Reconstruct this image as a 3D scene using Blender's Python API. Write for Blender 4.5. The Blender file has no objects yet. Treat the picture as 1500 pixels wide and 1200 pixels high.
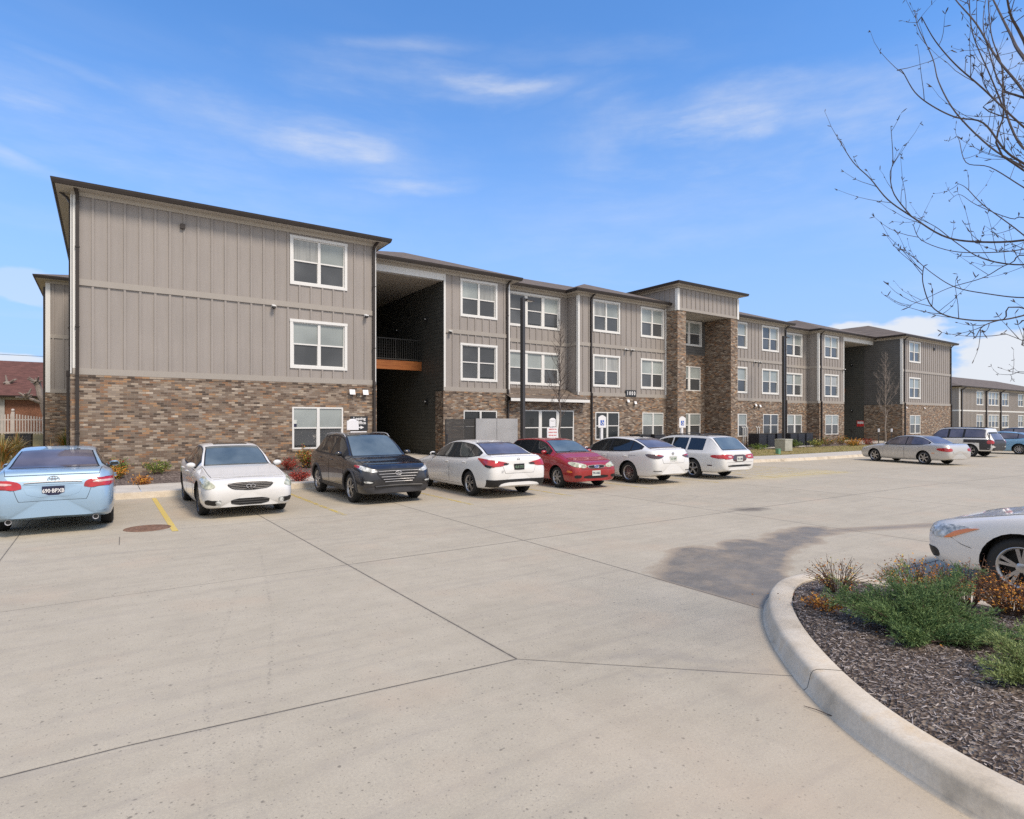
import bpy, math, random
from mathutils import Vector, Matrix
from mathutils.bvhtree import BVHTree
PI = math.pi
R = math.radians
rng = random.Random(7)
scene = bpy.context.scene
COL = scene.collection
FOCAL, SY, CY, EYE = 873.0, math.sin(R(34.4)), math.cos(R(34.4)), 1.95

def ground(px, py, z=0.0):
    """world point on level z seen at a photo position (used to measure the site plan)"""
    t = (px - 750) / FOCAL
    d = (EYE - z) * FOCAL / (py - 618)
    return d * (SY + CY * t), d * (CY - SY * t)

def at(px, py, d):
    t = (px - 750) / FOCAL
    return Vector((d * (SY + CY * t), d * (CY - SY * t), EYE + (618 - py) * d / FOCAL))

# ---------------------------------------------------------------- object helpers
def thing(name, label, cat, loc=(0, 0, 0), rz=0, group=None):
    o = bpy.data.objects.new(name, None)
    o.empty_display_size = .3
    COL.objects.link(o)
    o.location = loc
    o.rotation_euler = (0, 0, rz)
    o['label'] = label
    o['category'] = cat
    if group: o['group'] = group
    return o

def tag(o, label, cat, group=None, kind=None):
    if label: o['label'] = label
    if cat: o['category'] = cat
    if group: o['group'] = group
    if kind: o['kind'] = kind
    return o

def kids(o):
    return [c for c in bpy.data.objects if c.parent == o]

def dup(root, loc, rz=0, label=None, scale=None):
    r = root.copy(); COL.objects.link(r)
    r.location = loc; r.rotation_euler = (0, 0, rz)
    if label: r['label'] = label
    if scale: r.scale = (scale,) * 3
    for ch in kids(root):
        c = ch.copy(); COL.objects.link(c); c.parent = r
        for g in kids(ch):
            d = g.copy(); COL.objects.link(d); d.parent = c
    return r

class MB:
    """collects shapes and links them as ONE mesh object"""
    def __init__(s):
        s.v = []; s.f = []; s.m = []; s.sm = []
    def add(s, vs, fs, m=0, smooth=False):
        b = len(s.v)
        s.v += [tuple(p) for p in vs]
        for f in fs:
            s.f.append(tuple(b + i for i in f)); s.m.append(m); s.sm.append(smooth)
    def quad(s, a, b, c, d, m=0):
        s.add([a, b, c, d], [(0, 1, 2, 3)], m)
    def box(s, x0, x1, y0, y1, z0, z1, m=0):
        v = [(x0, y0, z0), (x1, y0, z0), (x1, y1, z0), (x0, y1, z0), (x0, y0, z1), (x1, y0, z1), (x1, y1, z1), (x0, y1, z1)]
        s.add(v, [(0, 3, 2, 1), (4, 5, 6, 7), (0, 1, 5, 4), (1, 2, 6, 5), (2, 3, 7, 6), (3, 0, 4, 7)], m)
    def bar(s, a, b, w, h, m=0, up=(0, 0, 1)):
        a, b = Vector(a), Vector(b)
        t = (b - a).normalized(); u = Vector(up)
        sd = t.cross(u)
        if sd.length < 1e-4: sd = t.cross(Vector((0, 1, 0)))
        sd.normalize(); u = sd.cross(t)
        vs = []
        for p in (a, b):
            for i, j in ((-1, -1), (1, -1), (1, 1), (-1, 1)):
                vs.append(p + sd * (w / 2 * i) + u * (h / 2 * j))
        s.add(vs, [(0, 3, 2, 1), (4, 5, 6, 7), (0, 1, 5, 4), (1, 2, 6, 5), (2, 3, 7, 6), (3, 0, 4, 7)], m)
    def tube(s, pts, rad, n=6, m=0, cap=True):
        pts = [Vector(p) for p in pts]
        if not hasattr(rad, '__len__'): rad = [rad] * len(pts)
        vs = []; fs = []
        ref = None
        for i, p in enumerate(pts):
            t = (pts[min(i + 1, len(pts) - 1)] - pts[max(i - 1, 0)])
            if t.length < 1e-9: t = Vector((0, 0, 1))
            t.normalize()
            if ref is None:
                ref = t.cross(Vector((0, 0, 1)))
                if ref.length < .1: ref = t.cross(Vector((1, 0, 0)))
            ref = (ref - t * ref.dot(t))
            if ref.length < 1e-6: ref = t.orthogonal()
            ref.normalize()
            w = t.cross(ref)
            for k in range(n):
                a = 2 * PI * k / n
                vs.append(p + (ref * math.cos(a) + w * math.sin(a)) * rad[i])
        for i in range(len(pts) - 1):
            for k in range(n):
                k2 = (k + 1) % n
                fs.append((i * n + k, i * n + k2, (i + 1) * n + k2, (i + 1) * n + k))
        if cap:
            fs.append(tuple(range(n - 1, -1, -1)))
            fs.append(tuple((len(pts) - 1) * n + k for k in range(n)))
        s.add(vs, fs, m, True)
    def lathe(s, prof, n=24, c=(0, 0, 0), ax='z', m=0, a0=0, a1=2 * PI, closed=True):
        vs = []; fs = []
        N = n if closed else n + 1
        for (r, h) in prof:
            for k in range(N):
                a = a0 + (a1 - a0) * k / n
                p = (r * math.cos(a), r * math.sin(a), h)
                if ax == 'x': p = (h, p[0], p[1])
                if ax == 'y': p = (p[0], h, p[1])
                vs.append((p[0] + c[0], p[1] + c[1], p[2] + c[2]))
        for i in range(len(prof) - 1):
            for k in range(n):
                k2 = (k + 1) % N
                fs.append((i * N + k, i * N + k2, (i + 1) * N + k2, (i + 1) * N + k))
        s.add(vs, fs, m, True)
    def ball(s, c, r, n=10, m=0):
        if not hasattr(r, '__len__'): r = (r, r, r)
        vs = []; fs = []
        for i in range(n + 1):
            th = PI * i / n
            for k in range(2 * n):
                a = PI * k / n
                vs.append((c[0] + r[0] * math.sin(th) * math.cos(a), c[1] + r[1] * math.sin(th) * math.sin(a), c[2] + r[2] * math.cos(th)))
        N = 2 * n
        for i in range(n):
            for k in range(N):
                k2 = (k + 1) % N
                fs.append((i * N + k, (i + 1) * N + k, (i + 1) * N + k2, i * N + k2))
        s.add(vs, fs, m, True)
    def grid(s, P, m=0, smooth=True, flip=False):
        """P[i][j] points"""
        ni, nj = len(P), len(P[0])
        vs = [p for row in P for p in row]; fs = []
        for i in range(ni - 1):
            for j in range(nj - 1):
                q = (i * nj + j, i * nj + j + 1, (i + 1) * nj + j + 1, (i + 1) * nj + j)
                fs.append(q[::-1] if flip else q)
        s.add(vs, fs, m, smooth)
    def build(s, name, mats, parent=None, origin=(0, 0, 0), sharp=40):
        me = bpy.data.meshes.new(name)
        ox, oy, oz = origin
        me.from_pydata([(x - ox, y - oy, z - oz) for x, y, z in s.v], [], s.f)
        if not isinstance(mats, (list, tuple)): mats = [mats]
        for m in mats: me.materials.append(m)
        me.polygons.foreach_set('material_index', s.m)
        me.polygons.foreach_set('use_smooth', s.sm)
        me.update()
        if any(s.sm):
            try: me.set_sharp_from_angle(angle=R(sharp))
            except Exception: pass
        o = bpy.data.objects.new(name, me); COL.objects.link(o)
        if parent: o.parent = parent
        return o

def text_mesh(txt, size, bold=0.0, extrude=.002):
    cu = bpy.data.curves.new('lettering', 'FONT')
    cu.body = txt; cu.size = size; cu.align_x = 'CENTER'; cu.align_y = 'CENTER'
    cu.extrude = extrude; cu.offset = bold; cu.resolution_u = 2
    o = bpy.data.objects.new('lettering', cu); COL.objects.link(o)
    dg = bpy.context.evaluated_depsgraph_get(); dg.update()
    me = bpy.data.meshes.new_from_object(o.evaluated_get(dg))
    bpy.data.objects.remove(o); bpy.data.curves.remove(cu)
    return me

def add_text(mb, txt, size, M, m=0, bold=0.0, sx=1.0):
    me = text_mesh(txt, size, bold)
    mb.add([M @ Vector((v.co.x * sx, v.co.y, v.co.z)) for v in me.vertices], [tuple(p.vertices) for p in me.polygons], m)
    bpy.data.meshes.remove(me)

def face_mat(p, normal):
    """text plane: local x -> right as seen from the front, y -> up, z -> normal"""
    n = Vector(normal).normalized(); up = Vector((0, 0, 1)); x = up.cross(n).normalized(); up = n.cross(x)
    M = Matrix((x, up, n)).transposed().to_4x4(); M.translation = Vector(p)
    return M

# ---------------------------------------------------------------- material helpers
def srgb(r, g, b):
    f = lambda c: ((c / 255 + .055) / 1.055) ** 2.4 if c > 10 else c / 255 / 12.92
    return (f(r), f(g), f(b), 1)

class NT:
    def __init__(s, name):
        s.mat = bpy.data.materials.new(name); s.mat.use_nodes = True
        s.t = s.mat.node_tree; s.n = s.t.nodes; s.l = s.t.links
        s.p = s.n['Principled BSDF']
    def node(s, typ, **k):
        n = s.n.new(typ)
        for a, b in k.items():
            if a.startswith('i_'):
                n.inputs[a[2:].replace('_', ' ')].default_value = b
            else: setattr(n, a, b)
        return n
    def ln(s, a, b):
        s.l.new(a, b)
    def coord(s, kind='Object', scale=None, rot=None):
        c = s.node('ShaderNodeTexCoord')
        out = c.outputs[kind]
        if scale or rot:
            mp = s.node('ShaderNodeMapping')
            if scale: mp.inputs['Scale'].default_value = scale
            if rot: mp.inputs['Rotation'].default_value = rot
            s.ln(out, mp.inputs[0]); out = mp.outputs[0]
        return out
    def noise(s, vec, scale=1, detail=4, rough=.55, dist=0):
        n = s.node('ShaderNodeTexNoise')
        n.inputs['Scale'].default_value = scale; n.inputs['Detail'].default_value = detail
        n.inputs['Roughness'].default_value = rough; n.inputs['Distortion'].default_value = dist
        s.ln(vec, n.inputs['Vector']); return n.outputs['Fac']
    def math(s, op, a, b=None, c=None, clamp=False):
        n = s.node('ShaderNodeMath', operation=op); n.use_clamp = clamp
        for i, x in enumerate((a, b, c)):
            if x is None: continue
            if isinstance(x, (int, float)): n.inputs[i].default_value = x
            else: s.ln(x, n.inputs[i])
        return n.outputs[0]
    def vmath(s, op, a, b=None, sc=None):
        n = s.node('ShaderNodeVectorMath', operation=op)
        for i, x in enumerate((a, b)):
            if x is None: continue
            if isinstance(x, (tuple, list)): n.inputs[i].default_value = x
            else: s.ln(x, n.inputs[i])
        if sc is not None:
            if isinstance(sc, (int, float)): n.inputs['Scale'].default_value = sc
            else: s.ln(sc, n.inputs['Scale'])
        return n.outputs['Value'] if op in ('DOT_PRODUCT', 'LENGTH', 'DISTANCE') else n.outputs[0]
    def ramp(s, fac, stops, interp='LINEAR'):
        n = s.node('ShaderNodeValToRGB'); cr = n.color_ramp; cr.interpolation = interp
        while len(cr.elements) < len(stops): cr.elements.new(.5)
        for e, (p, c) in zip(cr.elements, stops):
            e.position = p; e.color = c if len(c) == 4 else (*c, 1)
        s.ln(fac, n.inputs[0]); return n.outputs['Color']
    def mix(s, fac, a, b, mode='MIX'):
        n = s.node('ShaderNodeMix', data_type='RGBA', blend_type=mode)
        for i, x in ((0, fac), (6, a), (7, b)):
            if isinstance(x, (int, float)): n.inputs[i].default_value = x
            elif isinstance(x, tuple): n.inputs[i].default_value = x if len(x) == 4 else (*x, 1)
            else: s.ln(x, n.inputs[i])
        return n.outputs[2]
    def maprange(s, v, a, b, c=0, d=1):
        n = s.node('ShaderNodeMapRange'); s.ln(v, n.inputs[0])
        for i, x in zip((1, 2, 3, 4), (a, b, c, d)): n.inputs[i].default_value = x
        return n.outputs[0]
    def bump(s, h, strength=.3, dist=.01, prev=None):
        n = s.node('ShaderNodeBump'); n.inputs['Strength'].default_value = strength; n.inputs['Distance'].default_value = dist
        s.ln(h, n.inputs['Height'])
        if prev is not None: s.ln(prev, n.inputs['Normal'])
        return n.outputs[0]
    def out(s, col=None, rough=None, normal=None, metal=None):
        for k, x in (('Base Color', col), ('Roughness', rough), ('Metallic', metal)):
            if x is None: continue
            if isinstance(x, (int, float, tuple)): s.p.inputs[k].default_value = x
            else: s.ln(x, s.p.inputs[k])
        if normal is not None: s.ln(normal, s.p.inputs['Normal'])
        return s.mat

def simple(name, col, rough=.5, metal=0, spec=None, var=.12, scale=3, coat=0, ior=None):
    t = NT(name)
    if len(col) == 3: col = (*col, 1)
    c = t.coord()
    n = t.noise(c, scale, 5)
    lo = tuple(x * (1 - var) for x in col[:3]) + (1,); hi = tuple(min(1, x * (1 + var)) for x in col[:3]) + (1,)
    t.out(t.ramp(n, [(.3, lo), (.7, hi)]), rough, metal=metal)
    if coat: t.p.inputs['Coat Weight'].default_value = coat; t.p.inputs['Coat Roughness'].default_value = .03
    if spec is not None: t.p.inputs['Specular IOR Level'].default_value = spec
    if ior: t.p.inputs['IOR'].default_value = ior
    return t.mat

M = {}
def mats():
    # concrete pavement with saw-cut joints and stains laid out in site coordinates
    t = NT('lot_concrete'); P = t.coord('Object')
    sep = t.node('ShaderNodeSeparateXYZ'); t.ln(P, sep.inputs[0])
    flat = t.node('ShaderNodeCombineXYZ'); t.ln(sep.outputs[0], flat.inputs[0]); t.ln(sep.outputs[1], flat.inputs[1]); F = flat.outputs[0]
    big = t.noise(F, .35, 5, .6); mid = t.noise(F, 2.2, 6, .65); fine = t.noise(F, 60, 4, .7)
    st = t.node('ShaderNodeMapping'); st.inputs['Scale'].default_value = (.45, 7, 1); st.inputs['Rotation'].default_value = (0, 0, R(3)); t.ln(F, st.inputs[0])
    streak = t.noise(st.outputs[0], 1.0, 6, .62, .4)
    base = t.ramp(t.math('ADD', t.math('MULTIPLY', big, .5), t.math('MULTIPLY', mid, .5)), [(.3, (.36, .315, .232, 1)), (.5, (.46, .405, .305, 1)), (.7, (.55, .487, .375, 1))])
    base = t.mix(t.maprange(streak, .45, .75, 0, .40), base, (.54, .485, .375, 1))
    base = t.mix(t.maprange(streak, .47, .30, 0, .34), base, (.28, .25, .22, 1))
    base = t.mix(t.maprange(fine, .35, .68, 0, .42), base, (.24, .215, .185, 1))
    grit = t.noise(F, 190, 3, .7)
    base = t.mix(t.maprange(grit, .50, .70, 0, .55), base, (.20, .18, .155, 1))
    blot = t.noise(F, 5.5, 5, .7)
    base = t.mix(t.maprange(blot, .50, .72, 0, .42), base, (.30, .265, .22, 1))
    # slab-to-slab tone
    tone = None
    for ax_, v_, a_ in ((0, -1.2, .5), (0, 2.7, -.8), (0, 5.7, .6), (0, 11.1, -.5), (0, 16.5, .7), (0, 22.5, -.6), (0, 28.5, .5), (1, 4.25, .6), (1, 8.0, -.5), (1, 12.3, .55)):
        q_ = t.math('MULTIPLY', t.math('GREATER_THAN', sep.outputs[ax_], v_), a_); tone = q_ if tone is None else t.math('ADD', tone, q_)
    base = t.mix(t.maprange(tone, -1, 1, 0, .20), base, (.58, .52, .41, 1))
    # orange tint patches
    ot = t.noise(F, .8, 3, .5)
    base = t.mix(t.maprange(ot, .56, .72, 0, .28), base, (.52, .40, .29, 1))
    # pits / spots
    wob = t.node('ShaderNodeTexNoise'); wob.inputs['Scale'].default_value = 14; t.ln(F, wob.inputs['Vector'])
    fw = t.vmath('ADD', F, t.vmath('SCALE', wob.outputs['Color'], None, .035))
    for sc, th, amt, dk in ((7, .10, .75, (.15, .13, .105, 1)), (19, .19, .75, (.17, .15, .12, 1)), (44, .26, .6, (.19, .165, .135, 1)), (2.3, .035, .85, (.06, .05, .04, 1))):
        v = t.node('ShaderNodeTexVoronoi'); v.inputs['Scale'].default_value = sc; t.ln(fw, v.inputs['Vector'])
        sp = t.node('ShaderNodeSeparateColor'); t.ln(v.outputs['Color'], sp.inputs[0])
        keep = t.math('GREATER_THAN', sp.outputs[0], .66)
        fac = t.math('MULTIPLY', t.maprange(v.outputs['Distance'], th * .5, th, amt, 0), keep)
        base = t.mix(fac, base, dk)
    def seg(a, b, vec):
        d = Vector(b) - Vector(a); L2 = d.dot(d)
        pa = t.vmath('SUBTRACT', vec, (a[0], a[1], 0))
        h = t.math('DIVIDE', t.vmath('DOT_PRODUCT', pa, (d.x, d.y, 0)), L2, clamp=True)
        pr = t.vmath('SCALE', t.vmath('SUBTRACT', pa, t.vmath('SCALE', (d.x, d.y, 0), None, h)), None, 1.0)
        return t.vmath('LENGTH', pr), h
    n1 = t.node('ShaderNodeTexNoise'); n1.inputs['Scale'].default_value = 1.6; n1.inputs['Detail'].default_value = 6; t.ln(F, n1.inputs['Vector'])
    warp = t.vmath('ADD', F, t.vmath('SCALE', t.vmath('SUBTRACT', n1.outputs['Color'], (.5, .5, .5)), None, .8))
    # damp stain beside the island
    stain = None
    for a, b, r, soft in (((6.0, 4.3), (8.4, 5.55), .36, .22), ((5.9, 4.7), (7.3, 5.6), .42, .25), ((8.2, 5.3), (10.6, 5.8), .20, .25), ((6.0, 4.1), (6.9, 4.7), .42, .2)):
        dd, h = seg(a, b, warp)
        m = t.maprange(dd, r, r + soft, 1, 0)
        stain = m if stain is None else t.math('MAXIMUM', stain, m)
    dd, h = seg((10.2, 5.75), (15.5, 3.9), F)
    stain = t.math('MAXIMUM', stain, t.maprange(dd, .06, .25, .8, 0))
    keepside = t.maprange(sep.outputs[0], 5.62, 5.72, 0, 1)
    stain = t.math('MULTIPLY', t.math('MULTIPLY', stain, keepside), t.maprange(mid, .25, .55, .6, 1))
    sn = t.noise(F, 3.2, 6, .7)
    scol = t.ramp(sn, [(.3, (.115, .098, .075, 1)), (.55, (.165, .142, .112, 1)), (.8, (.25, .22, .175, 1))])
    base = t.mix(t.math('MULTIPLY', stain, .84), base, scol)
    rim = t.math('MULTIPLY', stain, t.math('SUBTRACT', 1, stain))
    base = t.mix(t.math('MULTIPLY', rim, 1.0), base, (.40, .27, .15, 1))
    # gutter wash along the kerb and in stalls
    for a, b, r, soft, col, amt in (((5.2, 3.2), (3.2, 1.2), .12, .55, (.56, .45, .33, 1), .30), ((2.7, 2.6), (3.3, -.5), .15, .6, (.52, .42, .31, 1), .22),
                                    ((1.6, 14), (1.9, 17), .2, .6, (.42, .30, .20, 1), .3), ((7.9, 13), (7.4, 16.8), .1, .7, (.30, .24, .2, 1), .4),
                                    ((11.7, 7.95), (12.1, 7.9), .05, .25, (.14, .12, .1, 1), .8), ((19, 12.2), (24, 12.5), .2, .8, (.60, .50, .24, 1), .35)):
        dd, h = seg(a, b, warp)
        base = t.mix(t.maprange(dd, r, r + soft, amt, 0), base, col)
    # faint tyre print of dark drops
    vv = t.node('ShaderNodeTexVoronoi'); vv.inputs['Scale'].default_value = 26; t.ln(F, vv.inputs['Vector'])
    dots = t.maprange(vv.outputs['Distance'], .22, .32, 1, 0)
    for a, b in (((2.0, 9.9), (1.42, 6.4)), ((1.42, 6.4), (1.02, 4.7)), ((1.02, 4.7), (.45, 2.7)), ((1.3, 7.6), (.64, 5.0)), ((.64, 5.0), (.36, 2.6))):
        dd, h = seg(a, b, F)
        base = t.mix(t.math('MULTIPLY', t.maprange(dd, .012, .03, .38, 0), t.math('ADD', t.math('MULTIPLY', dots, .9), .1)), base, (.12, .11, .10, 1))
    # tyre scuffs
    for a, b in (((3.6, 3.6), (4.35, 2.9)), ((3.5, 3.3), (4.3, 2.7)), ((4.4, 9.5), (7.5, 9.2)), ((2.0, 10.4), (-2, 10.9)), ((9, 9.6), (14, 10.2))):
        dd, h = seg(a, b, warp)
        base = t.mix(t.maprange(dd, .02, .10, .22, 0), base, (.22, .2, .19, 1))
    # joints
    jn = t.noise(F, 7, 4, .6)
    gap = None
    J = [((2.60, 17.9), (2.80, 4.02), .007), ((-40, 4.75), (.1, 4.27), .006), ((.1, 4.27), (2.8, 4.02), .006), ((2.8, 4.02), (4.4, 2.52), .004), ((-40, 8.3), (2.65, 7.98), .003),
         ((2.65, 7.98), (11.1, 8.0), .007), ((11.1, 8.0), (60, 7.9), .008), ((5.78, 17.9), (5.66, 3.7), .007), ((11.2, 17.9), (11.05, 3.5), .008), ((11.05, 3.5), (11.05, -20), .006), ((-1.2, 17.9), (-1.22, -6), .005),
         ((7.3, 3.6), (11.1, 3.5), .010), ((16.5, 17.9), (16.5, -20), .008), ((22.5, 17.9), (22.5, -20), .008), ((28.5, 17.9), (28.5, -20), .008), ((-6, 12.4), (60, 12.3), .004), ((34.5, 17.9), (34.5, -20), .008), ((11.1, 3.5), (60, 3.4), .008), ((.22, 12.1), (.2, 11.3), .004)]
    for a, b, w in J:
        dd, h = seg(a, b, F)
        ww = t.math('MULTIPLY', jn, w * 2.0)
        m = t.math('LESS_THAN', dd, ww)
        halo = t.maprange(dd, w, w * 4, .25, 0)
        m = t.math('MAXIMUM', m, halo)
        gap = m if gap is None else t.math('MAXIMUM', gap, m)
    base = t.mix(t.math('MULTIPLY', gap, .9), base, (.07, .06, .052, 1))
    bp = t.bump(fine, .35, .004)
    bp = t.bump(t.math('SUBTRACT', 1, gap), .5, .01, bp)
    rough = t.maprange(stain, 0, 1, .88, .5)
    M['lot'] = t.out(base, rough, bp)

    t = NT('kerb_concrete'); P = t.coord()
    n = t.noise(P, 2.2, 6, .65); f = t.noise(P, 45, 4, .7)
    c = t.ramp(n, [(.28, (.36, .31, .235, 1)), (.42, (.56, .48, .365, 1)), (.6, (.66, .585, .47, 1)), (.76, (.60, .46, .29, 1))])
    c = t.mix(t.maprange(f, .4, .7, 0, .25), c, (.25, .22, .19, 1))
    M['kerb'] = t.out(c, .85, t.bump(f, .4, .004))
    t = NT('walk_concrete'); P = t.coord()
    n = t.noise(P, 1.3, 6, .65); f = t.noise(P, 45, 4, .7)
    c = t.ramp(n, [(.3, (.45, .42, .37, 1)), (.7, (.60, .57, .52, 1))])
    M['walk'] = t.out(t.mix(t.maprange(f, .4, .7, 0, .15), c, (.3, .27, .24, 1)), .85, t.bump(f, .3, .004))

    # brick
    def brick(name, tint):
        t = NT(name); g = t.node('ShaderNodeNewGeometry')
        sp = t.node('ShaderNodeSeparateXYZ'); t.ln(g.outputs['Position'], sp.inputs[0])
        nn = t.node('ShaderNodeSeparateXYZ'); t.ln(g.outputs['True Normal'], nn.inputs[0])
        side = t.math('GREATER_THAN', t.math('ABSOLUTE', nn.outputs[0]), .5)
        u = t.math('ADD', t.math('MULTIPLY', sp.outputs[0], t.math('SUBTRACT', 1, side)), t.math('MULTIPLY', sp.outputs[1], side))
        cm = t.node('ShaderNodeCombineXYZ'); t.ln(u, cm.inputs[0]); t.ln(sp.outputs[2], cm.inputs[1])
        b = t.node('ShaderNodeTexBrick'); t.ln(cm.outputs[0], b.inputs['Vector'])
        for k, v in (('Color1', (0, 0, 0, 1)), ('Color2', (1, 1, 1, 1)), ('Mortar', (.5, .5, .5, 1)), ('Scale', 1), ('Mortar Size', .0045), ('Mortar Smooth', .1), ('Bias', 0), ('Brick Width', .20), ('Row Height', .0675)):
            b.inputs[k].default_value = v
        patch = t.noise(cm.outputs[0], 1.4, 3, .6)
        v = t.math('ADD', t.math('MULTIPLY', b.outputs['Color'], .93), t.math('MULTIPLY', patch, .07))
        k = tint
        cols = [(.0, (.06, .04, .028)), (.08, (.10, .066, .046)), (.2, (.15, .10, .07)), (.33, (.20, .145, .105)), (.43, (.26, .14, .075)), (.49, (.18, .135, .10)), (.58, (.30, .235, .175)), (.66, (.24, .16, .10)), (.72, (.36, .21, .11)), (.77, (.27, .215, .17)), (.87, (.38, .31, .24)), (.95, (.50, .43, .35))]
        c = t.ramp(v, [(p, tuple(x * k for x in q)) for p, q in cols], 'CONSTANT')
        nz = t.noise(cm.outputs[0], 38, 3, .7)
        c = t.mix(t.maprange(nz, .4, .75, 0, .25), c, (.36 * k, .30 * k, .25 * k, 1))
        c = t.mix(b.outputs['Fac'], c, (.26 * k, .225 * k, .19 * k, 1))
        inv = t.math('SUBTRACT', 1, b.outputs['Fac'])
        return t.out(c, .85, t.bump(inv, .7, .008, t.bump(nz, .3, .004)))
    M['brick'] = brick('mottled_brick', 1.0)
    # painted board siding
    def board(name, rgb, var=.05):
        t = NT(name); P = t.coord()
        mp = t.node('ShaderNodeMapping'); mp.inputs['Scale'].default_value = (6, 6, .5); t.ln(P, mp.inputs[0])
        n = t.noise(mp.outputs[0], 1.5, 5, .6); n2 = t.noise(P, .6, 3, .5)
        lo = tuple(x * (1 - var) for x in rgb); hi = tuple(x * (1 + var) for x in rgb)
        c = t.ramp(t.math('ADD', t.math('MULTIPLY', n, .5), t.math('MULTIPLY', n2, .5)), [(.3, (*lo, 1)), (.7, (*hi, 1))])
        return t.out(c, .6, t.bump(n, .06, .003))
    M['siding'] = board('taupe_siding', (.312, .284, .262), .10)
    M['soffit'] = board('cream_soffit', (.46, .42, .36))
    M['white'] = board('white_trim', (.74, .74, .72), .03)
    M['trim_taupe'] = board('taupe_trim', (.355, .325, .29))
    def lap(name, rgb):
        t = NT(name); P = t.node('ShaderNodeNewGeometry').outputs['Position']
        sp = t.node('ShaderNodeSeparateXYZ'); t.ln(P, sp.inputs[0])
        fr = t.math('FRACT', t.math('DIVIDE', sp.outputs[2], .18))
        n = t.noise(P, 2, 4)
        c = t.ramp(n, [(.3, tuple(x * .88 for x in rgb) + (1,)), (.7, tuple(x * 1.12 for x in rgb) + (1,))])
        c = t.mix(t.math('LESS_THAN', fr, .07), c, tuple(x * .3 for x in rgb) + (1,))  # shadow gap under each lap, painted into the colour as a dark line
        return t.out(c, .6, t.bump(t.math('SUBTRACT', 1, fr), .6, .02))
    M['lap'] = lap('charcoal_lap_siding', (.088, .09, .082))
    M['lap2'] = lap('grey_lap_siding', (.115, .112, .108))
    def shingle(name, rgb):
        t = NT(name); P = t.coord()
        sp = t.node('ShaderNodeSeparateXYZ'); t.ln(P, sp.inputs[0])
        b = t.node('ShaderNodeTexBrick')
        cm = t.node('ShaderNodeCombineXYZ'); t.ln(t.math('ADD', sp.outputs[0], t.math('MULTIPLY', sp.outputs[1], .37)), cm.inputs[0]); t.ln(t.math('MULTIPLY', sp.outputs[2], 3.1), cm.inputs[1]); t.ln(cm.outputs[0], b.inputs['Vector'])
        for k, v in (('Color1', (0, 0, 0, 1)), ('Color2', (1, 1, 1, 1)), ('Mortar', (0, 0, 0, 1)), ('Scale', 1), ('Mortar Size', .006), ('Brick Width', .3), ('Row Height', .14)): b.inputs[k].default_value = v
        n = t.noise(P, 22, 4, .7)
        v = t.math('ADD', t.math('MULTIPLY', b.outputs['Color'], .5), t.math('MULTIPLY', n, .5))
        return t.out(t.ramp(v, [(.1, tuple(x * .6 for x in rgb) + (1,)), (.9, tuple(min(1, x * 1.4) for x in rgb) + (1,))]), .9, t.bump(n, .4, .01))
    M['shingle'] = shingle('brown_shingle', (.145, .115, .092))
    M['red_shingle'] = shingle('red_shingle', (.125, .055, .045))
    M['bronze'] = simple('bronze_metal', (.036, .028, .024), .45, .1)
    M['lampblack'] = simple('black_pole_paint', (.05, .046, .044), .45)
    # window panes: vinyl glass over blinds
    def pane(name, rgb, slat, dark, fold=False):
        t = NT(name); g = t.node('ShaderNodeNewGeometry'); P = g.outputs['Position']
        sp = t.node('ShaderNodeSeparateXYZ'); t.ln(P, sp.inputs[0])
        fr = t.math('FRACT', t.math('DIVIDE', sp.outputs[2], .05))
        n = t.noise(P, .55, 2, .5); n2 = t.noise(P, 1.9, 3)
        c = t.ramp(n, [(.35, tuple(x * (1 - dark) for x in rgb) + (1,)), (.65, tuple(min(1, x * (1 + dark)) for x in rgb) + (1,))])
        c = t.mix(t.maprange(n2, .5, .7, 0, .25), c, tuple(x * .6 for x in rgb) + (1,))
        c = t.mix(t.maprange(g.outputs['Random Per Island'], 0, 1, .0, .42), c, tuple(x * .55 for x in rgb) + (1,))
        if fold:
            mp = t.node('ShaderNodeMapping'); mp.inputs['Scale'].default_value = (14, 14, .6); t.ln(P, mp.inputs[0]); fn = t.noise(mp.outputs[0], 1, 3)
            c = t.mix(t.maprange(fn, .4, .65, 0, .6), c, tuple(x * .5 for x in rgb) + (1,))
        c = t.mix(t.math('MULTIPLY', t.math('LESS_THAN', fr, .22), slat), c, tuple(x * .7 for x in rgb) + (1,))
        t.out(c, .25); t.p.inputs['Specular IOR Level'].default_value = .5
        t.p.inputs['Coat Weight'].default_value = .45; t.p.inputs['Coat Roughness'].default_value = .02
        return t.mat
    M['pane_hi'] = pane('glass_over_blinds', (.36, .40, .39), .45, .28)
    M['pane_lo'] = pane('screened_glass', (.085, .09, .095), .35, .4)
    M['pane_cur'] = pane('glass_over_curtain', (.42, .43, .41), .0, .15, True)
    M['pane_dark'] = pane('dark_glass', (.022, .025, .026), .5, .4)
    # mulch
    t = NT('bark_mulch'); P = t.coord()
    v = t.node('ShaderNodeTexVoronoi'); v.inputs['Scale'].default_value = 42; v.inputs['Randomness'].default_value = 1
    w = t.node('ShaderNodeTexNoise'); w.inputs['Scale'].default_value = 9; w.inputs['Detail'].default_value = 5; t.ln(P, w.inputs['Vector'])
    t.ln(t.vmath('ADD', P, t.vmath('SCALE', w.outputs['Color'], None, .05)), v.inputs['Vector'])
    sc = t.node('ShaderNodeSeparateColor'); t.ln(v.outputs['Color'], sc.inputs[0])
    c = t.ramp(sc.outputs[0], [(0, (.045, .030, .022, 1)), (.5, (.105, .075, .056, 1)), (.85, (.18, .14, .11, 1)), (1, (.30, .25, .2, 1))])
    M['mulch'] = t.out(c, .95, t.bump(v.outputs['Distance'], .9, .03))
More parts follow.
